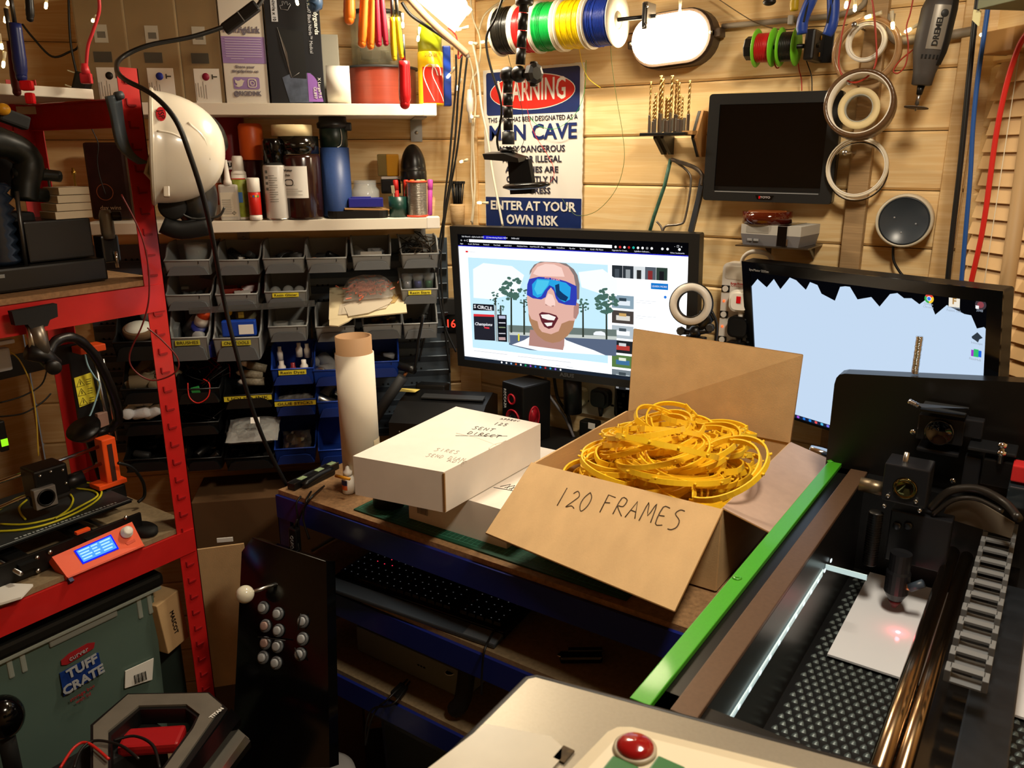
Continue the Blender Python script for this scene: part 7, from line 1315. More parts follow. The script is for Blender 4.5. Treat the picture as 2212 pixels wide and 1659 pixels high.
for x, y in ((80,1205),(108,1193),(82,1233),(272,1118)): pp('bolt', B().lathe([(0,.003),(.004,.002),(.0045,0)], 12, 0, T(*g(x,y))@RY(90)), STEEL)
# display box, tilted face
A_, B_, C_, D_ = onX(112,1203,-1.425), onX(285,1127,-1.425), onX(312,1180,-1.392), onX(147,1250,-1.392)
def slab(nm, pts, d, m, lift=0, par=None):
    P = [Vector(p) for p in pts]; n = (P[1]-P[0]).cross(P[3]-P[0]).normalized(); n = n if n.dot(CC-P[0]) > 0 else -n; b = B(); V = [p+n*lift for p in P]+[p+n*(lift-d) for p in P]; b.add(V, [(0,1,2,3),(7,6,5,4),(0,4,5,1),(1,5,6,2),(2,6,7,3),(3,7,4,0)]); return pp(nm, b, m, par)
LCDO = slab('display_case', (A_,B_,C_,D_), .026, ORANGE)
def q4(u, v): return (A_*(1-u)+B_*u)*(1-v)+(D_*(1-u)+C_*u)*v
slab('display_edge', (q4(.0,.94),q4(1,.94),q4(1,1.0),q4(0,1.0)), .022, mat('orange_edge','#D8440F',.45), .002)
slab('lcd_border', (q4(.235,.12),q4(.70,.12),q4(.70,.72),q4(.235,.72)), .001, glow('lcd_deep_blue','#1624E8',1.1), .0008)
lc = slab('lcd_screen', (q4(.255,.17),q4(.68,.17),q4(.68,.66),q4(.255,.66)), .001, glow('lcd_blue','#4F9CF2',1.1), .0013)
for r in range(4):
    for u0, u1 in ((.27,.40),(.42,.50),(.53,.66)): slab('lcd_text', (q4(u0,.21+.11*r),q4(u1-.02*(r % 2),.21+.11*r),q4(u1-.02*(r % 2),.26+.11*r),q4(u0,.26+.11*r)), .0003, glow('lcd_text','#A9DBFF',1.2), .0018)
nrm_ = (B_-A_).cross(D_-A_).normalized(); nrm_ = nrm_ if nrm_.dot(CC-A_) > 0 else -nrm_
P = q4(.87,.30); kb = B(); kb.lathe([(.0115,0),(.0115,.004),(.0098,.005),(.0092,.013),(.006,.0145),(0,.0145)], 16, 0, axframe(P+nrm_*.001, nrm_), True); pp('control_knob', kb, WHITE)
slab('arrow_mark', (q4(.80,.62),q4(.93,.60),q4(.93,.70),q4(.82,.72)), .0004, mat('orange_edge','#D8440F'), .0006); slab('side_port', (q4(0,.98),q4(.05,.98),q4(.05,1.15),q4(.0,1.15)), .02, mat('navy_port','#2a2a5a',.5), 0)
pp('belt_cap', B().box(tuple(onX(178,1147,-1.435)), (.01,.026,.006), 0, None, .0015), ORANGE)
# frame (portal) across Y at X=-1.63
XF = -1.62; f = lambda x, y, X=XF: onX(x, y, X)
def band(nm, pts, X, m, d=.006): 
    P = [onX(x,y,X) for x, y in pts]; b = B(); V = [p for p in P]+[p-Vector((d,0,0)) for p in P]; n = len(P); b.add(V, [tuple(range(n)), tuple(range(n,2*n))[::-1]]+[(i,n+i,n+(i+1)%n,(i+1)%n) for i in range(n)]); return pp(nm, b, m)
band('portal_frame', [(-120,795),(160,742),(215,752),(262,1060),(222,1060),(170,905),(152,785),(-120,850)], XF, BLK)
yl = [(160,817),(199,804),(211,865),(172,880)]; band('warning_label', yl, XF+.0015, YLAB, .001)
for k in range(3):
    y0 = 822+20*k; x0 = 166+3.4*k; b = B(); P = [f(x0,y0+14,XF+.002),f(x0+17,y0+10,XF+.002),f(x0+6,y0-3,XF+.002)]; b.tube(P, .0006, 4, closed=True); b.tube([f(x0+7,y0+2,XF+.002),f(x0+8.5,y0+9,XF+.002)], .0007, 4)
    for r in range(3): b.tube([f(x0+20,y0-2+5*r,XF+.002),f(x0+30,y0-4.5+5*r,XF+.002)], .0005, 4)
    pp('warning_triangle', b, INK)
pp('top_clamp', B().box(tuple(f(192,752,-1.60)), (.035,.052,.014), 0, RZ(0), .002), ORANGE)
for x0_, y0_, x1_, y1_ in ((203,770,240,955),(222,775,252,950),(208,1000,245,1040)): pp('z_rod', B().cyl(onX(x0_,y0_,-1.60), onX(x1_,y1_,-1.60), .0035, 10), STEEL)
for (x0_, y0_, x1_, y1_, sx_) in ((210,950,262,1062,.030),):
    a, c = onX(214,948,-1.585), onX(262,1055,-1.585); pp('z_carriage', B().box(((a.x),(a.y+c.y)/2-.004,(a.z+c.z)/2), (.030,.030,a.z-c.z), 0, None, .003), ORANGE); pp('carriage_slot', B().box((a.x+.0155,(a.y+c.y)/2-.004,(a.z+c.z)/2), (.001,.010,(a.z-c.z)*.8)), mat('slot_dark','#3a1a10',.6))
a = onX(240,1040,-1.585); pp('z_base', B().box((a.x,a.y-.006,a.z), (.040,.060,.010), 0, None, .002), ORANGE); pp('z_motor', B().box((a.x,a.y-.002,a.z-.028), (.04,.042,.042), 0, None, .003), BLK); a = onX(200,912,-1.60); pp('corner_gusset', B().box((a.x,a.y+.02,a.z), (.012,.022,.032), 0, None, .002), mat('gusset_brown','#8a6a5c',.5))
for (p0, p1) in (((-60,1062),(213,965)),((-60,1122),(222,1000))): pp('x_rod', B().cyl(onX(*p0,-1.585), onX(*p1,-1.585), .0038, 12), CHROME)
# extruder
e0 = onX(98,1035,-1.555); b = B(); b.box((e0.x,e0.y,e0.z), (.055,.062,.060), 0, RZ(0), .004); pp('extruder_body', b, BLK); b = B(); b.box((e0.x+.004,e0.y-.012,e0.z-.036), (.040,.034,.028), 0, None, .003); pp('fan_duct', b, BLKM); b = B(); P = e0+Vector((.030,-.020,-.022)); b.box(tuple(P), (.014,.040,.040), 0, None, .002); pp('side_fan', b, mat('fan_grey','#77726c',.4)); b = B(); b.torus((0,0,0), .015, .002, 20, 6, 0, T(P.x+.0075,P.y,P.z)@RY(90)); pp('fan_ring', b, BLK)
b = B(); b.cyl(e0+Vector((.01,.02,-.018)), e0+Vector((.02,.062,-.012)), .015, 20); pp('blower', b, BLK)
for dy, dz in ((-.02,.02),(.0,.022),(.022,.018),(.024,-.01)): pp('bolt', B().lathe([(0,.003),(.003,.002),(.0034,0)], 10, 0, T(e0.x+.0275,e0.y+dy,e0.z+dz)@RY(90)), STEEL)
pp('filament', B().tube([onX(10,755,-1.58),onX(40,775,-1.575),onX(66,830,-1.57),onX(78,900,-1.565),onX(83,985,e0.x)], .0014, 6, sub=5), mat('filament_yellow','#C9A838',.4))
YR = mat('printed_yellow','#C9C022',.45)
def arc(cx, cy, rx, ry, a0, a1, r=.0026):
    C0 = onZ(cx, cy, .9865); return [(C0.x+rx*math.cos(math.radians(a)), C0.y+ry*math.sin(math.radians(a)), .9868) for a in [a0+(a1-a0)*i/22 for i in range(23)]]
for nm, pts, lb in (('printed_ring',[onZ(x,y,.9872) for x, y in ((160,1042),(200,1045),(219,1060),(210,1080),(170,1105),(110,1130),(50,1144),(-10,1148))],'outer yellow ring being printed on the printer bed'),('printed_ring',[onZ(x,y,.9872) for x, y in ((165,1055),(200,1060),(210,1072),(175,1093),(130,1115),(60,1132),(0,1132))],'second yellow ring inside the outer one on the printer bed'),('printed_ring',[onZ(x,y,.9872) for x, y in ((152,1068),(158,1080),(148,1100),(120,1120))],'short yellow arc near the middle of the printer bed'),('printed_ring',[onZ(x,y,.9872) for x, y in ((58,1080),(42,1095),(45,1110),(55,1122))],'short curled yellow arc at the left of the printer bed'),('printed_ring',[onZ(x,y,.9872) for x, y in ((55,1070),(30,1080),(0,1100),(-20,1110))],'yellow arc running off the left edge of the printer bed')):
    tag(B().tube(pts, .0021, 6, sub=4).done(nm, YR), lb, 'printed part', 'yellow parts on the printer bed')
# ribbed black hose from the lamp clamp to the lamp head
gl = thing('gooseneck_lamp', 'black gooseneck work lamp clamped to the upper red beam above the printer', 'lamp', T(*onX(90,700,-1.375))); gi = gl.matrix_world.inverted(); gg = lambda x, y, X=-1.375: onX(x, y, X)
b = B(); P = [gg(*p) for p in ((20,672),(118,655),(120,683),(103,690),(98,703),(62,710),(55,700),(28,702))]; V = [p+Vector((.008,0,0)) for p in P]+[p-Vector((.006,0,0)) for p in P]; n = len(P); b.add(V, [tuple(range(n)), tuple(range(n,2*n))[::-1]]+[(i,n+i,n+(i+1)%n,(i+1)%n) for i in range(n)]); b.done('clamp_plate', BLKM, gl, gi)
B().tube([gg(75,705),gg(85,735),gg(92,765)], .013, 12).done('clamp_post', mat('dull_nickel','#7d756a',.35,.8), gl, gi); B().tube([gg(62,700),gg(68,740),gg(75,765)], .006, 8).done('clamp_screw', STEEL, gl, gi); b = B(); b.tube([gg(60,760),gg(95,768),gg(118,790)], .014, 10); b.done('clamp_block', BLK, gl, gi)
B().lathe(cyl_prof(.012,0,.02), 16, 0, axframe(gg(112,790,-1.36), (1,-.3,0))).done('clamp_knob', BLK, gl, gi)
pts = [gg(x,y,X) for x, y, X in ((100,775,-1.38),(120,738,-1.39),(160,730,-1.40),(200,762,-1.42),(232,820,-1.44),(250,870,-1.46),(255,905,-1.48),(238,928,-1.50))]
cp_ = crom(pts, 10); b = B(); b.tube(cp_, .0088, 10, rs=[1,.93]*60); b.done('gooseneck', mat('gooseneck_black','#151211',.35), gl, gi); b = B(); b.lathe([(0,0),(.02,0),(.03,.014),(.032,.02),(.0,.02)], 24, 0, axframe(gg(190,940,-1.50), (.2,-.4,.8))); b.tube([gg(238,925,-1.50),gg(205,938,-1.50)], .008, 8); b.done('lamp_head', BLK, gl, gi)
t = thing('spool_bracket', 'white plastic bracket at the left edge guiding the yellow filament', 'bracket', T(*onX(10,775,-1.56))); B().box((0,-.01,0), (.02,.035,.042), 0, None, .004).done('body', mat('translucent_white','#D5D8DA',.3,alpha=.85), t); B().box((0,-.005,.030), (.014,.05,.008), 0, None, .003).done('arm', WHITE, t)
t = thing('green_marked_box', 'black box edge with a lime mark at the left edge behind the printer', 'box', T(*onX(-2,940,-1.62))); B().box((0,0,0), (.03,.016,.06), 0, None, .003).done('body', BLK, t); B().box((.0155,.001,-.012), (.001,.012,.014)).done('lime_mark', glow('lime_led','#9CF020',1), t)
tag(B().prism([(0,0),(.05,.0),(.075,.035),(.06,.075),(-.02,.06)], RT+.002, RT+.006).done('white_sheet', PAPER, None, T(onZ(18,1290,RT).x-.03, onZ(18,1290,RT).y-.05, 0)@RZ(20)), 'small white card at the front left of the lower rack shelf', 'card')
cable('lead', 'thin black lead looping behind the printer frame', [onX(x,y,-1.70) for x, y in ((0,870),(50,855),(90,830),(105,790),(130,745))], .0016, WIREB); cable('lead', 'second thin black lead behind the printer frame', [onX(x,y,-1.70) for x, y in ((0,900),(50,893),(90,870),(110,850))], .0016, WIREB); cable('lead', 'black power lead curving down right of the printer base', [onX(x,y,-1.55) for x, y in ((255,1000),(285,1010),(308,1040),(312,1070),(298,1085))], .0035, WIREB); cable('lead', 'thin pale blue lead on the right upright of the printer', [onX(x,y,-1.585) for x, y in ((182,760),(190,790),(205,815),(215,830),(205,870),(190,905),(165,930))], .0018, mat('pale_blue','#8fb3c0',.4))
# long back items: pale lead and louvre in view are elsewhere
# ---- upper shelf: black machine with cooling fins and white blocks
UT = 1.431
mc = thing('bench_machine', 'heavy black bench machine with a ribbed cylinder on the upper rack shelf', 'machine', T(-1.55,.62,UT)); mi_ = mc.matrix_world.inverted(); h = lambda x, y, X=-1.47: onX(x, y, X)
def mp_(nm, b, m): return b.done(nm, m, mc, mi_)
def xbox(nm, x0, x1, y0, y1, X, dep, m, bev=.003): a, c = onX(x0,y0,X), onX(x1,y1,X); return mp_(nm, B().box((X-dep/2,(a.y+c.y)/2,(a.z+c.z)/2), (dep,abs(c.y-a.y),abs(a.z-c.z)), 0, None, bev), m)
a, c = onX(235,600,-1.45), onX(0,640,-1.45); mp_('base', B().box((-1.54,a.y-.17,UT+.022), (.18,.34,.040), 0, None, .004), mat('machine_black','#1a1917',.35)); 
DB_ = mat('machine_dark','#1d1b18',.4)
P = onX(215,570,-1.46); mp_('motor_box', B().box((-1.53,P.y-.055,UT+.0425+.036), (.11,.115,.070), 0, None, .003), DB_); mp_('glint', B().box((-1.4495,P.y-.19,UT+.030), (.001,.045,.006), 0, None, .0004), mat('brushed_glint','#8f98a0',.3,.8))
yc = (onX(145,480,-1.49)).y; zc = onX(145,512,-1.49).z
zz_ = UT+.114
for i in range(4): mp_('white_block', B().box((-1.50,yc+.006+.002*i,zz_+.0065+.0138*i), (.055,.066-.004*i,.0128), 0, None, .0008), mat('cream_block','#D2C3A6',.5))
for dy in (-.022,.024): mp_('pillar_screw', B().lathe([(.002,0),(.002,.02),(.004,.02),(.004,.026),(.0025,.027),(.0025,.032),(0,.032)], 12, 0, T(-1.50,yc+.006+dy,zz_+.055)), BRASS if dy > 0 else STEEL)
n = 14; P = onX(18,560,-1.50); b = B(); b.lathe([((.034 if i % 2 else .026), .0085*i) for i in range(n+3)], 24, 0, T(-1.50,P.y-.012,UT+.043)); mp_('cooling_fins', b, mat('blue_black_rubber','#1a2432',.25))
mp_('guide_post', B().cyl((-1.47,onX(60,600,-1.47).y,UT+.04), (-1.47,onX(40,440,-1.47).y,UT+.165), .0035, 10), DSTEEL)
P = onX(245,520,-1.47); b = B(); b.lathe([(.010,-.03),(.012,-.02),(.012,.012),(.009,.022),(0,.022)], 16, 0, T(-1.47,P.y-.008,UT+.104)); mp_('grey_fitting', b, mat('fitting_grey','#77766e',.4,.5)); mp_('fitting_knob', B().lathe(cyl_prof(.009,0,.016), 12, 0, axframe((-1.46,P.y-.002,UT+.115), (.5,.9,0))), BLK); mp_('fitting_body', B().box((-1.485,P.y-.006,UT+.055), (.03,.034,.05), 0, None, .004), mat('cast_black','#20201f',.3)); mp_('fitting_screw', B().cyl((-1.465,P.y-.002,UT+.020),(-1.465,P.y-.002,UT+.050),.003,10), CHROME)
mp_('rear_hood', B().box((-1.64,onX(160,450,-1.64).y-.03,UT+.13), (.10,.16,.09), 0, RX(6), .008), BLKM)
mp_('front_dark_block', B().box((-1.55,yc-.075,UT+.085), (.07,.07,.085), 0, None, .006), BLKM)
P = onX(25,360,-1.50); t = thing('heavy_black_tool', 'large dark power tool body above the bench machine at the left edge', 'tool', T(*P)); b = B(); b.tube([(0,-.06,.045),(0,.0,.035),(0,.028,.01),(0,.018,-.03),(0,.012,-.055)], .024, 12, sub=4, rs=[1.1,1,1,.9,.9]); b.tube([(0,.0,-.012),(0,.045,-.014),(0,.078,-.018)], .010, 10, sub=3); b.tube([(0,0,-.045),(0,.05,-.05)], .012, 10); b.done('body', mat('dark_green_black','#0c120f',.4), t); B().box((.02,-.045,-.01), (.012,.02,.05), 0, None, .003).done('grey_side', mat('scuffed_grey','#5d5e58',.5), t)
t = thing('yellow_capped_tool', 'black tool end with a yellow cap above the rack at the left edge', 'tool', T(*onX(6,236,-1.42))); B().ball((0,0,0), .011, 10, 0, (1,1,.85)).done('yellow_cap', mat('cap_yellow','#C98F1C',.4), t); B().box((-.012,.022,-.006), (.02,.045,.022), 0, RX(-20), .004).done('body', BLKM, t)
# ---- safety helmet hanging on the red post
A0 = onX(330,318,-1.345); toC = (CC-A0).normalized(); ax_ = CRT-CUP*.08; ax_ = (ax_-toC*ax_.dot(toC)).normalized(); ax_ = (ax_+toC*.02).normalized(); HM_ = axframe(A0, ax_, (CUP)); k = kpx(A0)
hm = thing('safety_helmet', 'white safety helmet with black ear defenders hung on the red rack post', 'helmet', HM_); HWt = mat('helmet_white','#E8E0CE',.25,coat=.3)
R = 118*k; dep = 140*k; pf = [(R*1.03,-.004),(R*1.04,.002),(R,.006)]+[(R*math.cos(math.radians(a))**.85, .006+dep*math.sin(math.radians(a))) for a in range(8,90,7)]+[(0,.006+dep)]
S_ = Matrix.Diagonal((.86,1.0,1,1)); b = B(); b.lathe(pf, 44, 0, S_); b.lathe([(R*.985,.004),(R*.9,dep*.3),(R*.5,dep*.8),(0,dep*.93)], 32, 0, S_); b.done('shell', HWt, hm)
b = B(); b.torus((0,0,0), R*1.02, .0035, 44, 6, 0, S_); b.done('brim_rim', mat('helmet_rim','#D9D0BC',.35), hm); lc_ = HM_.inverted(); 
def onH(px, py, lift=.002):   # point on helmet shell under a photo pixel: intersect the ellipsoid
    o = lc_@CC; d = (lc_.to_3x3()@ray(px, py)).normalized(); o2 = Vector((o.x/(R*.86), o.y/R, (o.z-.006)/dep)); d2 = Vector((d.x/(R*.86), d.y/R, d.z/dep)); a = d2.dot(d2); b_ = 2*o2.dot(d2); c = o2.dot(o2)-1; q = b_*b_-4*a*c; s_ = (-b_-math.sqrt(max(q,0)))/(2*a); p = o+d*s_; return p-d*lift, -d
def hpatch(nm, cx, cy, pts, m, lift=.0025):
    V = [onH(cx,cy,lift)[0]]+[onH(cx+x,cy+y,lift)[0] for x, y in pts]; n = len(pts); B().add(V, [(0,1+i,1+(i+1)%n) for i in range(n)]).done(nm, m, hm)
hpatch('red_badge', 348, 246, [(11*math.cos(i*.42)-.25*15*math.sin(i*.42)*-.3, 15.5*math.sin(i*.42)) for i in range(15)], mat('badge_red','#C8202A',.4))
P, nn = onH(348,247,.0042); Q = frame(P, lc_.to_3x3()@(CRT*.25-CUP*.95), nn); text('JSP', .0125, Q@RZ(0), INK, hm, 'badge_lettering')
b = B(); b.tube([onH(x,y,.0005)[0] for x, y in ((340,283),(370,288),(395,300))], .0018, 6, sub=4); b.tube([onH(x,y,.0002)[0] for x, y in ((405,265),(440,300),(452,345))], .003, 6, sub=4); b.done('shell_ridge', HWt, hm); b = B(); b.box(tuple(onH(360,412,.002)[0]), (.012,.022,.010), 0, None, .002); b.done('accessory_slot', HWt, hm)
hv = thing('face_visor_band', 'grey blue browguard of the helmet hooked left of the red post', 'visor', T(*onX(275,300,-1.372))); hvi = hv.matrix_world.inverted(); V = [onX(x,y,-1.368) for x, y in ((262,202),(272,280),(290,330),(325,352))]; w_ = [onX(x,y,-1.368) for x, y in ((234,208),(245,250),(262,320),(305,355))]
b = B(); 
cx_, cw_ = crom(V, 5), crom(w_, 5); vs = []
for p, q in zip(cx_, cw_): vs += [p, q, p-Vector((.012,0,0)), q-Vector((.012,0,0))]
fs = []
for i in range(len(cx_)-1): o = 4*i; fs += [(o,o+1,o+5,o+4),(o+2,o+6,o+7,o+3),(o,o+4,o+6,o+2),(o+1,o+3,o+7,o+5)]
fs += [(0,2,3,1), (len(vs)-4,len(vs)-3,len(vs)-1,len(vs)-2)]
b.add(vs, fs, 0, True); b.done('band', mat('visor_grey','#56636C',.4), hv, hvi); b = B(); b.tube([onX(250,208,-1.366),onX(264,205,-1.366)], .007, 8); b.done('end_cap', mat('visor_cap','#3c4246',.5), hv, hvi)
t = thing('helmet_liner', 'pale folded liner strip hanging inside the helmet rim', 'strap', T(*onX(325,365,-1.37))); b = B(); b.add([onX(x,y,-1.37)-t.matrix_world.translation for x, y in ((328,325),(334,395),(312,375),(318,350))], [(0,1,2,3)]); b.tube([onX(x,y,-1.368)-t.matrix_world.translation for x, y in ((328,325),(314,374),(334,395))], .003, 6); b.done('strap', mat('liner','#CFC6B4',.7), t)
for nm, lb, c0, d0, r in (('ear_defender','black ear defender cup above right of the helmet shell',(455,290),(.55,.75),.034),('ear_defender','black ear defender cup below the helmet shell',(432,432),(.8,-.2),.040)):
    P = onX(c0[0],c0[1],-1.40 if 'above' in lb else -1.335); n_ = (CRT*d0[0]+CUP*d0[1]*.5+(CC-P).normalized()*.35).normalized(); t = thing(nm, lb, 'ear defender', axframe(P, n_), 'ear defenders on the helmet'); b = B(); b.lathe([(r*.8,-.020),(r,-.016),(r,.0),(r*.93,.010),(r*.6,.018),(0,.020)], 26, 0, Matrix.Diagonal((1,1.25,1,1))); b.done('cup', mat('cup_black','#1f1e1c',.3), t); B().lathe([(r*.55,-.030),(r*.92,-.026),(r*.92,-.018),(r*.5,-.018),(r*.55,-.030)], 24, 0, Matrix.Diagonal((1,1.25,1,1))).done('cushion', BLKM, t)
P = onX(372,446,-1.335); t = thing('earmuff_pivot', 'black round pivot disc at the lower edge of the helmet', 'pivot', axframe(P, (CC-P).normalized())); B().lathe([(.024,-.02),(.024,.0),(.020,.005),(0,.006)], 24).done('disc', BLKM, t); b = B(); b.tube([Vector((.0,-.0,0)),Vector((.03,-.022,0)),Vector((.075,-.020,0)),Vector((.088,-.004,0))], .0022, 6, sub=4); b.done('wire_arm', mat('arm_grey','#3c3c3a',.35,.6), t)
b = B(); b.tube([Vector((-.02,-.03,-.01)),Vector((.01,-.042,-.01)),Vector((.06,-.036,-.01))], .017, 10, sub=4); b.done('folded_band', BLKM, t)
# ================================================================ LOWER AREAS
# ---- plastic crate on the lowest rack shelf
LT = .411; cr = thing('plastic_crate', 'translucent pale teal storage crate with a black lid under the rack shelf', 'crate', T(-1.60,.45,LT)); CT = mat('teal_translucent','#5A6F66',.35,noise=.08,ns=8)
H0 = .40; w1, w2 = .32, .62
y1 = onX(333,1300,-1.43).y; yc_ = y1-w2/2; B().box((0,yc_-.45,H0/2+.001), (w1,w2,H0), 0, None, .02, (1.05,1.03)).done('tub', CT, cr)
b = B(); b.box((.0,yc_-.45,H0+.012), (w1*1.13,w2*1.07,.028), 0, None, .008); b.done('lid', mat('lid_black','#141513',.45), cr); b = B(); b.box((0,yc_-.45,H0-.006), (w1*1.11,w2*1.05,.008), 0, None, .002); b.done('rim', mat('rim_clear','#9aa39a',.3), cr)
XS = -1.60+w1/2*1.02+.003
def sq_on(px, py): return onX(px, py, XS)
def sticker(nm, pts, m, d=0): P = [onX(x,y,XS+d) for x, y in pts]; n = len(P); b = B(); b.add([p for p in P]+[p-Vector((.002,0,0)) for p in P], [tuple(range(n))]+[(i,n+i,n+(i+1)%n,(i+1)%n) for i in range(n)]); return b.done(nm, m, cr, cr.matrix_world.inverted())
sticker('blue_sticker', [(129,1455),(213,1410),(222,1453),(138,1504)], mat('sticker_blue','#16357f',.4), .004); sticker('red_sticker', [(132,1428),(150,1412),(190,1390),(205,1388),(203,1400),(175,1418),(145,1436),(133,1437)], mat('sticker_red','#A3242a',.4), .004); sticker('barcode_label', [(271,1450),(332,1422),(329,1468),(270,1487)], PAPER, .004)
def txt_on(s, px, py, size, a, m, bold=0, d=.007): P = onX(px,py,XS+d)-cr.matrix_world.translation; return text(s, size, T(*P)@RZ(90)@RX(90)@RZ(a), mat('sticker_print','#a9adb2',.5) if m is PAPER else m, cr, 'sticker_lettering', bold=bold)
txt_on('TUFF', 178, 1440, .026, 5, PAPER, .001); txt_on('CRATE', 181, 1469, .026, 5, PAPER, .001); txt_on('curver', 170, 1413, .014, 5, PAPER); txt_on('storage box', 178, 1497, .010, 5, mat('sticker_red','#A3242a')); txt_on('with lid', 180, 1508, .010, 5, mat('sticker_red','#A3242a'))
b = B(); [b.box(tuple(onX(292+2.6*i,1468-1.0*i,XS+.007)-cr.matrix_world.translation), (.0006,.0008 if i % 3 else .0016,.020)) for i in range(10)]; b.done('barcode', INK, cr)
for x in (20,48,300,322): P = onX(x,1300+ (330-x)*.45,XS-.001)-cr.matrix_world.translation; B().box(tuple(P), (.010,.010,.045), 0, None, .003).done('rib', mat('rim_clear','#9aa39a'), cr)
P = onX(180,1350,XS+.002)-cr.matrix_world.translation; B().box(tuple(P), (.008,.13,.026), 0, None, .003).done('handle', mat('handle_clear','#8c9088',.35), cr)
# ---- cartons beside the crate and the big brown sheets behind the bench
def carton(nm, lb, c, d, rz=0, m=CARDD, tapeon=True, rx=0):
    t = thing(nm, lb, 'box', T(*c)@RZ(rz)@RX(rx)); B().box((0,0,d[2]/2), d, 0, None, .002).done('carton', m, t)
    if tapeon: B().box((0,0,d[2]+.0004), (d[0]*.99,.03,.0006)).done('tape_strip', mat('brown_tape','#8f6c3c',.3), t)
    return t
P = onX(385,1400,-1.40); t = carton('cardboard_box', 'small cardboard box tilted between the crate and the red post', (-1.50,.80,.655), (.15,.06,.12), 12, CARD, False, 6); text('MASCOT', .014, T(.077,.0,.06)@RZ(90)@UP@RZ(-90), INK, t, 'printed_lettering')
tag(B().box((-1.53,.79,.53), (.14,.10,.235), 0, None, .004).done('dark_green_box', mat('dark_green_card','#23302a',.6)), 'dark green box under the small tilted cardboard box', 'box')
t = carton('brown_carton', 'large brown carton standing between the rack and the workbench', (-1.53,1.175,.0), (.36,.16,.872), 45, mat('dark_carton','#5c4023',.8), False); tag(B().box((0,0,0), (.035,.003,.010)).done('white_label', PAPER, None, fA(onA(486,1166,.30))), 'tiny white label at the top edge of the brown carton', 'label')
tag(B().box((0,0,-.18), (.13,.005,.36)).done('pale_card_sheet', CARD, None, fA(onA(462,1182,.33))@RY(-3)), 'pale cardboard sheet edge beside the arcade board', 'cardboard')
# ---- arcade control board
n_ = Vector((.15,-.85,.45)).normalized(); P0 = onY(600,1330,.88); c0 = n_.dot(P0); ay = (Vector((0,0,1))-n_*n_.z).normalized(); axx = ay.cross(n_); AM = Matrix(((axx.x,ay.x,n_.x,P0.x),(axx.y,ay.y,n_.y,P0.y),(axx.z,ay.z,n_.z,P0.z),(0,0,0,1)))
ab = thing('arcade_controller', 'black arcade control board with a white ball joystick and grey buttons', 'controller', AM); AI = AM.inverted(); al = lambda x, y: (lambda v: (v.x, v.y))(AI@onP(x, y, n_, c0))
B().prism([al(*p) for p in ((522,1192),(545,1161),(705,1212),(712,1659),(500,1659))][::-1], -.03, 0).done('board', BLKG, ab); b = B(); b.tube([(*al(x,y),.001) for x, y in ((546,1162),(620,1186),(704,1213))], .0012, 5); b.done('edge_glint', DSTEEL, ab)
x, y = al(596,1262); bx_, by_ = al(562,1283); B().tube([(x,y,.0),(bx_,by_,.045)], .004, 8).done('stick_shaft', STEEL, ab); B().ball((bx_,by_,.045), .0175, 16).done('ball_top', mat('ivory_ball','#E0DCC8',.15,coat=.5), ab)
for i, (px, py) in enumerate(((570,1313),(602,1326),(575,1352),(603,1362),(575,1389),(601,1396),(570,1420),(598,1432),(656,1342),(655,1380),(650,1413))):
    x, y = al(px, py); r = .0125; bt = B().lathe([(r,0),(r*1.05,.003),(r*.9,.006),(r*.72,.006),(r*.72,.002),(0,.002)], 22, 0, T(x,y,.0)).done('button_collar', mat('collar_clear','#5c6064',.25), ab); B().lathe([(r*.68,.002),(r*.66,.009),(r*.5,.010),(0,.0095)], 20, 0, T(x,y,0)).done('button', mat('button_pink','#9a8078',.35) if i in (2,4) else mat('button_grey','#9fa3a6',.35), bt)
b = B(); [b.tube([(*al(x0,y0),.012),(*al(x1_,y1_),.012)], .0013, 5) for x0,y0,x1_,y1_ in ((658,1325,652,1360),(645,1398,657,1428),(566,1375,625,1383))]; b.done('black_lead', WIREB, ab)
# ---- keyboard on the bench shelf
KZ0 = .796; kA, kB, kC = onZ(712,1262,KZ0+.012), onZ(1062,1383,KZ0+.012), onZ(1112,1285,KZ0+.02); kx = (kB-kA).normalized(); KW = (kB-kA).length+.02
kbM = frame(((kA+kB)/2).to_tuple()[:2]+(KZ0,), kx, (0,0,1)); kb = thing('keyboard', 'black gaming keyboard with a grey wrist rest on the bench shelf', 'keyboard', kbM@T(0,0,.0)); B().box((0,.10,.009), (KW,.15,.016), 0, RX(2), .002).done('case', BLKG, kb); B().box((0,.010,.006), (KW,.034,.010), 0, RX(6), .003).done('wrist_rest', mat('wrist_grey','#3f4852',.4), kb); B().box((KW/2-.035,.010,.0065), (.07,.032,.0105), 0, RX(6), .003).done('wrist_pad', mat('wrist_light','#5c646c',.4), kb)
b = B(); l1 = B(); l2 = B(); rnd = random.Random(8)
for r in range(6):
    for c in range(21):
        x = -KW/2+.012+c*(KW-.024)/20.5; y = .045+.0205*r+(.003 if r > 4 else 0)
        if c in (15,): continue
        b.box((x,y,.021), (.0165,.0165,.007), 0, None, 0, (.82,.82))
        tgt = l2 if (r, c) in ((4,3),(3,2),(3,3),(3,4)) else l1
        tgt.box((x+rnd.uniform(-.002,.002),y+rnd.uniform(-.002,.002),.0248), (.0022,.0016,.0003))
b.done('keys', mat('key_black','#0b0b0c',.3), kb)['kind'] = 'stuff'; l1.done('key_legends', mat('legend_white','#c9d0d4',.5,emit='#aab4bc',es=.12), kb)['kind'] = 'stuff'; l2.done('red_legends', glow('legend_red','#FF3050',1.5), kb)['kind'] = 'stuff'
B().box((-KW*.28,.038,.019), (.075,.006,.004), 0, None, .001).done('bright_bar', mat('bar_glint','#8d8478',.15,.9), kb)
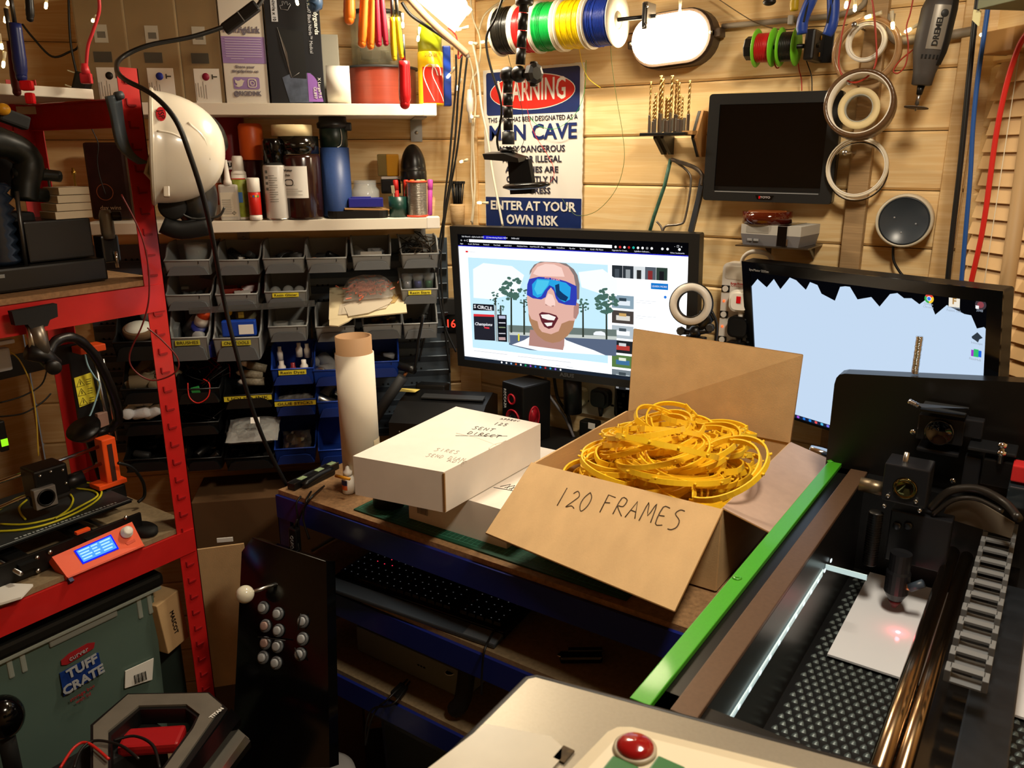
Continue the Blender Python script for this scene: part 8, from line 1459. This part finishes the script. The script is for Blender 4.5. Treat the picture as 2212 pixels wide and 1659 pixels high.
cable('black_lead', 'black keyboard lead dropping over the front of the bench shelf', [onZ(1080,1340,KZ0+.004),onY(1050,1395,.985),onY(1042,1440,.98),onY(1040,1500,.98)], .002, WIREB); tag(B().tube([onZ(672,1190,KZ0+.01),onZ(738,1152,KZ0+.01)], .004, 6).done('grey_strut', mat('strut_grey','#6d7470',.4)), 'thin grey strut on the shelf behind the keyboard', 'strut')
P = onZ(1255,1418,KZ0+.01); t = thing('folding_knife', 'black folding pocket knife lying on the bench shelf', 'knife', T(P.x,P.y,KZ0+.001)@RZ(35)); B().box((0,0,.008), (.075,.022,.014), 0, None, .005).done('handle', BLKG, t); B().box((.008,.006,.018), (.060,.010,.006), 0, None, .002).done('blade_spine', BLK, t); B().torus((-.035,0,.013), .006, .0012, 16, 6, 0).done('ring', CHROME, t)
# ---- grey games machine and black controller on the lower shelf
LZ0 = .596; P = onZ(905,1480,LZ0); t = thing('media_box', 'flat dark grey media box on the lower bench shelf', 'media box', T(-1.015,1.125,LZ0)@RZ(0)); B().box((0,.03,.032), (.30,.16,.062), 0, None, .003).done('case', mat('media_grey','#747b76',.4), t); b = B(); [b.box((.03+.008*i,-.0505,.035), (.005,.001,.003)) for i in range(3)]; b.done('ports', BLKG, t); B().torus((.115,-.0505,.052), .010, .0012, 14, 5, 0, T(0,0,0)).done('pale_arc', mat('arc_white','#e4e4e0',.3), t)
t = thing('black_stand', 'black curved headset stand on the lower bench shelf', 'stand', T(onZ(985,1560,LZ0).x+.01, onZ(985,1560,LZ0).y+.01, LZ0)); b = B(); b.tube([(-.02,0,.018),(.0,.0,.05),(.005,.01,.12),(.0,.02,.165)], .017, 10, sub=4); b.done('body', BLKM, t)
for i, (a, c) in enumerate((((880,1468),(838,1510)),((885,1472),(850,1520)))): Pa, Pb2 = onZ(*a,LZ0+.02), onZ(*c,LZ0+.012); cable('plug_lead', 'black lead with a moulded plug lying before the media box, %s' % ('upper','lower')[i], [Pa, Pb2, onY(815-8*i,1530,.985), onY(800-8*i,1560,.97), onY(790,1610,.96)], .0022, WIREB); tag(B().box((0,0,0), (.032,.012,.009), 0, None, .002).done('plug_end', BLK, None, frame((Pa+Pb2)/2, Pa-Pb2, (0,0,1))), 'moulded black plug end before the media box, %s of two' % ('upper','lower')[i], 'plug', 'plug ends on the lower shelf')
# ---- things at the very bottom
P = onZ(735,1640,.33); t = thing('white_tub', 'pale grey tub with a printed label at the bottom of the picture', 'tub', T(-1.075,.885,.275)); B().lathe([(0,.0),(.055,.0),(.062,.165),(.058,.182),(.045,.19),(0,.192)], 30).done('body', mat('tub_grey','#A8A6A4',.4), t); B().box((.0,-.036,.1915), (.045,.02,.001)).done('label', mat('label_grey','#d0cec8',.5), t); text('EU LOT', .008, T(0,-.036,.1925), INK, t, 'printed_lettering')
tag(B().box((-1.10,.80,.138), (.26,.28,.272), 0, None, .01).done('black_crate', BLKM), 'black crate on the floor below the bench end', 'crate')
P = onY(865,1600,.96); t = thing('clear_bin', 'dim blue grey translucent bin under the workbench', 'bin', T(-.93,1.17,.20)); B().box((0,0,.15), (.26,.26,.30), 0, None, .015, (1.06,1.06)).done('tub', mat('blue_grey_tub','#39424c',.3,alpha=.8), t); B().box((0,0,.305), (.29,.29,.014), 0, None, .005).done('rim', mat('blue_grey_rim','#47515c',.35), t)
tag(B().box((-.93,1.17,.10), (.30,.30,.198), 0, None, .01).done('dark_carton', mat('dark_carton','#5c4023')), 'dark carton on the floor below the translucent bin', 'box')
GZ_ = .72; gp = lambda L, z=GZ_: [(lambda v: (v.x, v.y))(onZ(x, y, z)) for x, y in L]
sw = thing('grey_tool_frame', 'large grey angular tool handle frame at the bottom left', 'tool', T(-1.40,.72,GZ_)); swi = sw.matrix_world.inverted()
O = gp(((195,1800),(195,1565),(275,1497),(452,1494),(492,1530),(472,1560),(300,1800))); I = gp(((238,1800),(240,1588),(302,1532),(400,1530),(424,1548),(412,1572),(246,1800)))
b = B(); b.ring(O[::-1], I[::-1], GZ_-.03, GZ_-.001); b.done('black_body', BLK, sw, swi); O2 = gp(((202,1800),(202,1570),(277,1503),(449,1500),(480,1526),(462,1552),(288,1800))); I2 = gp(((232,1800),(234,1582),(300,1527),(403,1524),(432,1546),(418,1576),(256,1800))); b = B(); b.ring(O2[::-1], I2[::-1], GZ_-.001, GZ_+.003); b.done('grey_face', mat('aged_grey','#6B665C',.5,noise=.15,ns=20), sw, swi)
P = onZ(468,1540,GZ_+.004); text('TITAN', .010, T(P.x,P.y,P.z)@RZ(115), PAPER, sw, 'tool_lettering', bold=.0003).matrix_local = swi@T(P.x,P.y,P.z)@RZ(100)
for nm, L, m, z in (('black_bar',((500,1530),(520,1552),(330,1800),(300,1800)),BLKG,.725),('silver_plate',((500,1562),(538,1595),(380,1800),(335,1800)),mat('silver_dull','#8a877e',.35,.7),.71),('silver_lip',((530,1590),(541,1600),(390,1800),(378,1800)),CHROME,.717)): b = B(); b.prism(gp(L, z)[::-1], z-.012, z); b.done(nm, m, sw, swi)
tag(B().box((-1.215,.50,.345), (.07,.26,.686), 0, None, .01).done('dark_tool_case', BLKM), 'dark tool case carrying the grey tool frame at the bottom left', 'case')
t = thing('red_tool_tray', 'red plastic tool body seen through the grey frame', 'tool', T(*onZ(330,1600,.690))); B().box((0,0,0), (.10,.05,.02), 0, RZ(40), .006).done('body', mat('tool_red','#A81A1E',.35), t)
for i, (L, m) in enumerate(((((130,1659),(160,1615),(190,1605),(235,1640)),WIRER),(((160,1659),(175,1620),(205,1600),(260,1610),(300,1640)),WIREB),(((245,1600),(290,1590),(330,1610),(345,1659)),WIREB))): cable('coiled_lead', ('red','black','second black')[i]+' lead coiled beside the grey tool frame', [onZ(x,y,.73) for x, y in L], .0025, m)
cable('grey_hose', 'short grey hose curving down left of the black arcade board base', [onY(x,y,.84) for x, y in ((548,1542),(575,1570),(592,1610),(596,1659))], .0055, mat('hose_grey','#7f8078',.5))
t = thing('black_ball_handle', 'black rounded handle at the left edge before the crate', 'handle', T(*onX(5,1550,-1.38))); B().ball((0,0,0), .034, 14, 0, (1,1,1.15)).done('ball', BLKG, t); B().cyl((0,0,-.02),(0,0,-.14),.014,12).done('stem', BLKM, t)
# ================================================================ CABLES, LIGHTS AND HANGING TOOLS
AO = lambda L, off=.2: [onA(x, y, off) for x, y in L]
cable('thick_black_cable', 'long thick black cable sweeping over the post down across the bins', [onA(x,y,o) for x, y, o in ((575,-20,.42),(555,15,.43),(505,48,.44),(420,78,.46),(320,98,.48),(262,125,.50),(252,150,.56),(270,172,.62),(330,205,.68),(380,260,.70),(412,340,.70),(440,430,.68),(460,520,.60),(480,630,.47),(505,740,.46),(535,850,.44),(570,950,.42),(620,1050,.40))], .0042, WIREB)
t = thing('cable_connector', 'black cable connector near the top of the white carton', 'connector', frame(onA(520,38,.44), onA(548,20,.44)-onA(492,62,.44), (0,0,1))); B().box((0,0,0), (.075,.020,.020), 0, None, .004).done('body', BLK, t); B().box((.002,-.0102,0), (.0016,.001,.020)).done('seam_mark', GREY, t)
cable('red_test_lead', 'red lead with a right angle plug hanging at the top left', AO([(213,-10),(214,25),(200,70),(190,100),(186,145)],.42), .0030, mat('lead_coral','#D8343C',.4)); P = onA(185,158,.42); t = thing('red_plug', 'red right angled banana plug hanging at the top left', 'plug', fA(P)); B().lathe([(.0055,.016),(.0075,.006),(.0085,-.002),(0,-.002)], 12).done('sleeve', mat('lead_coral','#D8343C'), t); B().box((.0,0,-.009), (.019,.014,.018), 0, None, .003).done('head', mat('lead_coral','#D8343C'), t)
cable('thin_black_lead', 'thin black lead looping at the top left in front of the planks', AO([(48,52),(70,80),(112,122),(150,112),(170,98),(174,50),(180,-10)],.16), .0022, WIREB); cable('plug_lead', 'black lead running down to the unplugged mains plug', AO([(148,-10),(150,60),(155,110),(166,160)],.18), .0024, WIREB)
P = onA(178,180,.20); t = thing('mains_plug', 'unplugged black mains plug hanging above the rack beam', 'plug', fA(P)@RY(20)); B().box((0,0,0), (.030,.028,.040), 0, None, .005).done('body', BLK, t)
for z, w_ in ((.015,.016),(-.014,.014)): B().box((-.022,-.004,z), (w_,.004,.003), 0, None, .0005).done('pin', STEEL, t)
cable('fine_lead', 'fine dark lead dropping from the beam beside the rack post', AO([(186,205),(196,270),(212,310),(210,345),(215,380),(228,420)],.2), .0012, WIREB)
cable('looped_red_lead', 'fine red and black lead looping across the rack post by the bins', [onA(x,y,.62) for x, y in ((262,420),(300,495),(318,560),(322,640),(308,700),(280,765),(290,800),(330,822),(378,805),(384,775),(350,735),(318,708))], .0014, mat('dark_red_lead','#6a1a1a',.4))
tl = tag(B().box((0,0,0), (1.1,.03,.012), 0, None, .002).done('tool_rail', DGREY, None, fA(sA(-.55,.30,2.10))), 'dark rail above the frame carrying tools in front of the upper shelf', 'rail')
def handle(nm, lb, px, y0, y1, c, w, col2=None, off=.30, lean=0, grp='tool handles hanging before the upper shelf', y2=None):
    P0, P1 = onA(px-lean,y0,off), onA(px,y1,off); t = thing(nm, lb, 'hand tool', fA(P1), grp); v = P0-P1; v = Vector((v.dot(Vector(DA)),0,v.z)); k = kpx(P1); b = B(); b.tube([(0,0,w*k*.4),tuple(v*.3),tuple(v*.6),tuple(v)], w*k/2, 10, sub=3, rs=[.85,1,1.05,1,.95,.9]); b.ball((0,0,w*k*.42), w*k*.43, 8); b.done('handle', mat('h_'+c[1:], c, .35), t); B().cyl(tuple(v), tuple(v*1.0+Vector((0,0,.09 if y0 < 20 else .05))), .0035, 8).done('shank', DSTEEL, t); return t
ORG, RDH, YLH = '#EE7A22', '#A81C34', '#D9B81A'
handle('orange_snips', 'orange handle farthest left, short, at the top', 755, -20, 54, ORG, 26); handle('orange_snips', 'orange handle second from the left with a dark groove', 783, -20, 104, ORG, 22, lean=-6); handle('orange_snips', 'orange handle third from the left beside the red one', 801, -20, 108, ORG, 19, lean=-4); handle('red_cutters', 'dark red curved handle right of the orange ones', 818, -20, 102, RDH, 17, lean=6); handle('red_cutters', 'second dark red handle, rightmost of the red pair', 834, -20, 100, RDH, 14, lean=12)
handle('crimping_tool', 'yellow upper handle of the crimping tool before the upper shelf', 852, 38, 132, YLH, 14, lean=4); handle('crimping_tool', 'second yellow handle arm of the crimping tool', 868, 38, 128, YLH, 13, lean=10); handle('crimping_tool', 'red lower handle of the crimping tool hanging below the shelf edge', 875, 132, 236, '#C8141C', 26, lean=2)
t = handle('blue_grip', 'steel blue tool grip hanging at the top above the glove box', 680, -30, 26, '#3a5474', 34)
handle('blue_grip', 'large dark blue plier handle hanging at the top left', 48, 50, 178, '#1e2a66', 27, lean=16, off=.55); handle('black_grip', 'black rubber handle hanging at the top left beside the blue one', 66, -20, 48, '#16191c', 17, lean=4, off=.55); handle('red_grip', 'dark red handle behind the large blue handle at the top left', 38, 90, 208, '#5a1418', 20, lean=14, off=.52)
t = thing('red_ratchet_clip', 'small red plastic clip at the end of the blue handle', 'clip', fA(onA(60,196,.55))); B().box((0,0,.008), (.020,.014,.016), 0, None, .004).done('upper', REDP, t); B().box((.002,0,-.012), (.014,.014,.018), 0, None, .004).done('lower', REDP, t)
# ---- articulated arm with phone clamp before the sign
am = thing('articulated_arm', 'black articulated arm with ball joints hanging in front of the warning sign', 'arm', T(*onB(1105,160,.30))); ai = am.matrix_world.inverted(); q = lambda x, y, o=.30: onB(x, y, o)
def seg(a, b, r, n=6): 
    P0, P1 = q(*a), q(*b)
    for i in range(n):
        u0, u1 = P0.lerp(P1, i/n), P0.lerp(P1, (i+.93)/n); B().cyl(u0, u1, r, 14).done('arm_segment', BLK, am, ai)
seg((1133,-10), (1124,142), .0092, 4); seg((1097,175), (1098,310), .0095, 5); B().ball(tuple(q(1097,162)), .0155, 12).done('ball_joint', BLK, am, ai); B().ball(tuple(q(1121,160)), .0155, 12).done('ball_joint', BLK, am, ai); B().cyl(q(1130,160), q(1146,160), .009, 12).done('knob_neck', BLK, am, ai)
b = B(); b.lathe([(.012,0),(.019,.004),(.0195,.015),(.012,.018),(0,.018)], 8, 0, axframe(q(1146,160), (1,-.25,.02)), False); b.box(tuple(q(1153,160)), (.012,.012,.045), 0, None, .003); b.done('wing_knob', BLK, am, ai); B().lathe(cyl_prof(.017,0,.012), 20, 0, T(*q(1133,4))@T(0,0,-.006)).done('top_knob', BLK, am, ai); B().cyl(q(1098,285), q(1098,312), .0125, 16).done('lower_collar', DGREY, am, ai); b = B(); b.lathe([(0,.006),(.010,.005),(.0165,.0),(.0165,-.003),(0,-.003)], 20, 0, T(*q(1098,324))); b.done('base_disc', BLK, am, ai)
wc = thing('phone_holder', 'black phone holder with an oval cradle at the end of the articulated arm', 'holder', T(*q(1110,380))); wi = wc.matrix_world.inverted(); b = B()
P = [q(x,y,.30) for x, y in ((1060,328),(1105,327),(1136,337),(1138,346),(1064,340))]; V = P+[p+Vector((0,-.028,-.004)) for p in P]; n = 5; b.add(V, [tuple(range(n)), tuple(range(n,2*n))[::-1]]+[(i,n+i,n+(i+1)%n,(i+1)%n) for i in range(n)]); b.done('top_jaw', BLK, wc, wi)
P = [q(x,y,.305) for x, y in ((1096,342),(1141,344),(1149,390),(1148,418),(1102,420))]; b = B(); V = P+[p+Vector((0,.012,0)) for p in P]; b.add(V, [tuple(range(n)), tuple(range(n,2*n))[::-1]]+[(i,n+i,n+(i+1)%n,(i+1)%n) for i in range(n)]); b.done('back_plate', BLKM, wc, wi)
P = q(1137,402,.31); b = B(); b.lathe([(0,-.006),(.7,-.006),(1,-.001),(1,.002),(.86,.006),(.8,.002),(0,.000)], 36, 0, T(*P)@RY(-4)@Matrix.Diagonal((.052,.032,1,1))@Matrix.Diagonal((1,1,1,1))); b.done('oval_cradle', mat('cradle_black','#1a1a18',.25), wc, wi)
cable('arm_lead', 'thin black lead running down the articulated arm over the sign', [onB(x,y,.27) for x, y in ((1088,-10),(1070,40),(1052,75),(1052,110),(1064,160),(1080,210),(1083,250),(1074,300),(1078,326))], .0024, WIREB)
cable('white_lead', 'white lead hanging down the left side of the sign', [onB(x,y,.05) for x, y in ((1020,90),(1032,150),(1040,230),(1052,290),(1064,370),(1075,430),(1086,488))], .0030, mat('white_lead','#E3DCC8',.4))
# ---- cable ties in a wooden wall pot
P = onA(988,440,.035); t = thing('cable_tie_pot', 'pale wooden wall pot holding black cable ties near the corner', 'pot', fA(P)); B().lathe([(0,-.075),(.015,-.075),(.019,-.005),(.017,.0),(.0165,-.004),(0,-.03)], 16).done('pot', PLAIN, t)
for i in range(16): a = i*2.4; r = .010*math.sqrt(i/16); tt = B(); tt.tube([(r*math.cos(a),r*math.sin(a),-.02),(r*1.9*math.cos(a),r*1.2*math.sin(a),.048)], .0020, 4); tt.box((r*1.9*math.cos(a),r*1.2*math.sin(a),.050), (.006,.005,.006)); tag(tt.done('cable_tie', BLK, None, t.matrix_world@T(0,0,.001)), 'black cable tie standing in the wooden wall pot', 'cable tie', 'cable ties in the wall pot')
for i, pts in enumerate((((1010,115),(1003,180),(995,260),(985,340),(968,430),(960,480),(952,560),(955,640),(962,720),(972,805)),((998,118),(990,200),(985,280),(975,370),(962,450),(950,520),(940,600),(925,690),(905,780)),((985,118),(985,180),(978,260),(970,350),(960,440),(957,520),(945,600),(960,700),(985,760)))):
    cable('black_cable', ('rightmost','leftmost','middle')[i]+' black cable hanging down the room corner', AO(pts,.11+.012*i), .0024, WIREB, 'cable', 'black cables in the corner')
# ---- cable bundle from the lamp to the corner
for i, (pts, r, m) in enumerate(((((870,-20),(905,20),(945,60),(985,95),(1010,118)),.0075,mat('bundle_tan','#8d7258',.6)),(((880,-20),(915,25),(955,70),(1000,105),(1012,125)),.0045,mat('bundle_grey','#5d544a',.6)),(((868,5),(885,30),(915,52),(950,75),(1000,110)),.0035,WIREB),(((895,0),(930,50),(968,85),(1005,115)),.004,mat('bundle_taupe','#6f5a48',.6)))): cable('bundled_cable', ('thick tan','grey','black','taupe')[i]+' cable in the bundle slanting to the corner above the aerosol can', AO(pts,.22-.02*i), r, m, 'cable', 'cable bundle at the top')
for i, pts in enumerate((((1015,-10),(1022,40),(1035,75),(1038,110),(1032,150),(1025,165)),((1090,0),(1065,15),(1045,35),(1035,65)),((1012,120),(1022,160),(1015,200),(1020,280),(1018,380),(1022,440),(1018,480)),((1022,165),(1028,220),(1022,300),(1026,400),(1020,485)))): cable('cream_fairy_cable', ('first','second','third','fourth')[i]+' run of twisted cream fairy light cable by the corner', BO(pts,.035), .0024, WIREW, 'cable', 'cream fairy light cable')
cable('red_lead', 'thin red lead in front of the cable bundle by the aerosol can', AO([(968,60),(978,68),(986,80),(990,110),(990,126),(1000,116)],.185), .0018, WIRER)
t = thing('cable_joiner', 'white inline connector on the fairy light cable in the corner', 'connector', fB(onB(1015,222,.05))); B().lathe([(.004,.030),(.006,.028),(.007,.012),(.0085,.010),(.0085,-.018),(.005,-.022),(.004,-.045),(0,-.045)], 14).done('body', WHITE, t)
# ---- fairy light bulbs
FG = glow('fairy_glow','#FFE2A0', FAIRY*.35); CAPW = mat('bulb_holder','#DDD2B4',.4,alpha=.9)
bm_ = thing('fairy_light', 'lit warm fairy bulb', 'light', Matrix.Identity(4), 'fairy light bulbs'); B().lathe([(0,-.0),(.0022,-.0),(.0030,.008),(.0034,.018),(.0,.018)], 8).done('holder', CAPW, bm_); B().lathe([(.0026,0),(.0032,-.004),(.0028,-.010),(0,-.012)], 8).done('bulb', FG, bm_)
bulbs = [(onA,904,78,.24,(0,-.0),'beside the yellow aerosol cap'),(onA,870,48,.20,0,'behind the yellow crimping handle'),(onB,1046,90,.05,90,'left of the black wire spool'),(onA,972,160,.12,40,'upper one beside the blue tin'),(onA,990,185,.10,30,'lower one beside the blue tin'),(onA,1020,93,.12,100,'below the bright lamp in the corner'),(onA,996,62,.2,80,'just under the bright lamp'),(onB,1022,252,.05,90,'in the corner level with the upper shelf'),(onA,1000,348,.1,80,'in the corner beside the black cables'),(onB,1040,438,.05,90,'above the left monitor corner'),
 (onB,1469,20,.05,0,'above the bulkhead lamp'),(onB,1847,10,.08,0,'at the top beside the blue pliers'),(onB,1829,4,.08,0,'at the top over the conduit'),(onB,1928,48,.09,-10,'left of the rotary tool'),(onB,1882,34,.08,80,'above the highest tape roll'),(onB,1968,62,.03,60,'behind the rotary tool'),(onD,2098,36,.02,90,'right of the rotary tool'),(onD,2132,74,.04,90,'at the end of the blind rail'),
 (onA,100,6,.3,0,'at the top left, second from the edge'),(onA,12,36,.36,30,'at the top left edge, highest bright one'),(onA,2,94,.36,30,'at the left edge, lower'),(onA,8,133,.36,0,'at the left edge, lowest'),(onA,20,2,.4,60,'in the very top left corner'),(onA,203,42,.36,80,'by the red lead'),(onB,1000,800,.02,0,'low behind the left monitor corner'),(onB,1122,12,.05,10,'behind the top of the articulated arm'),(onA,640,-2,.3,0,'at the top above the glove box')]
for i, (fn, x, y, o, a, lb) in enumerate(bulbs):
    P = fn(x, y, o); M = T(*P)@RY(a if not isinstance(a, tuple) else 0)@RX(15*((i % 3)-1)); L = 'lit warm fairy bulb '+lb
    if i == 0: bm_.matrix_world = M; bm_['label'] = L
    else: copy_tree(bm_, M, L)
# ---- bright strip lamp above the corner, and the ceiling lamp out of view
P = onA(955,-12,.17); lm = thing('strip_lamp', 'very bright bare strip lamp at the top above the cable bundle', 'lamp', fA(P)@RY(38)); B().box((0,.012,.012), (.14,.03,.014), 0, None, .003).done('holder', WHITE, lm)
for i in range(3): B().lathe([(0,-.072),(.008,-.070),(.010,-.064),(.010,.066),(0,.066)], 14, 0, T(0,-.012+.0*i,-.018*i+.0)@RY(90)).done('tube', glow('strip_glow','#FFF0CC', 14.0), lm)
P = onA(998,10,.16); t = thing('round_bulb', 'bright round bulb beside the strip lamp in the top corner', 'light bulb', T(*P)); B().ball((0,0,0), .012, 10).done('glass', glow('strip_glow','#FFF0CC'), t); B().cyl((0,0,.008), (0,0,.03), .006, 10).done('cap', WHITE, t)
cl_ = thing('ceiling_lamp', 'flat white ceiling lamp above the bench, out of view', 'lamp', T(LAMP[0],LAMP[1],CEIL_Z-.02)); B().box((0,0,.0), (.34,.16,.03), 0, None, .004).done('housing', WHITE, cl_)
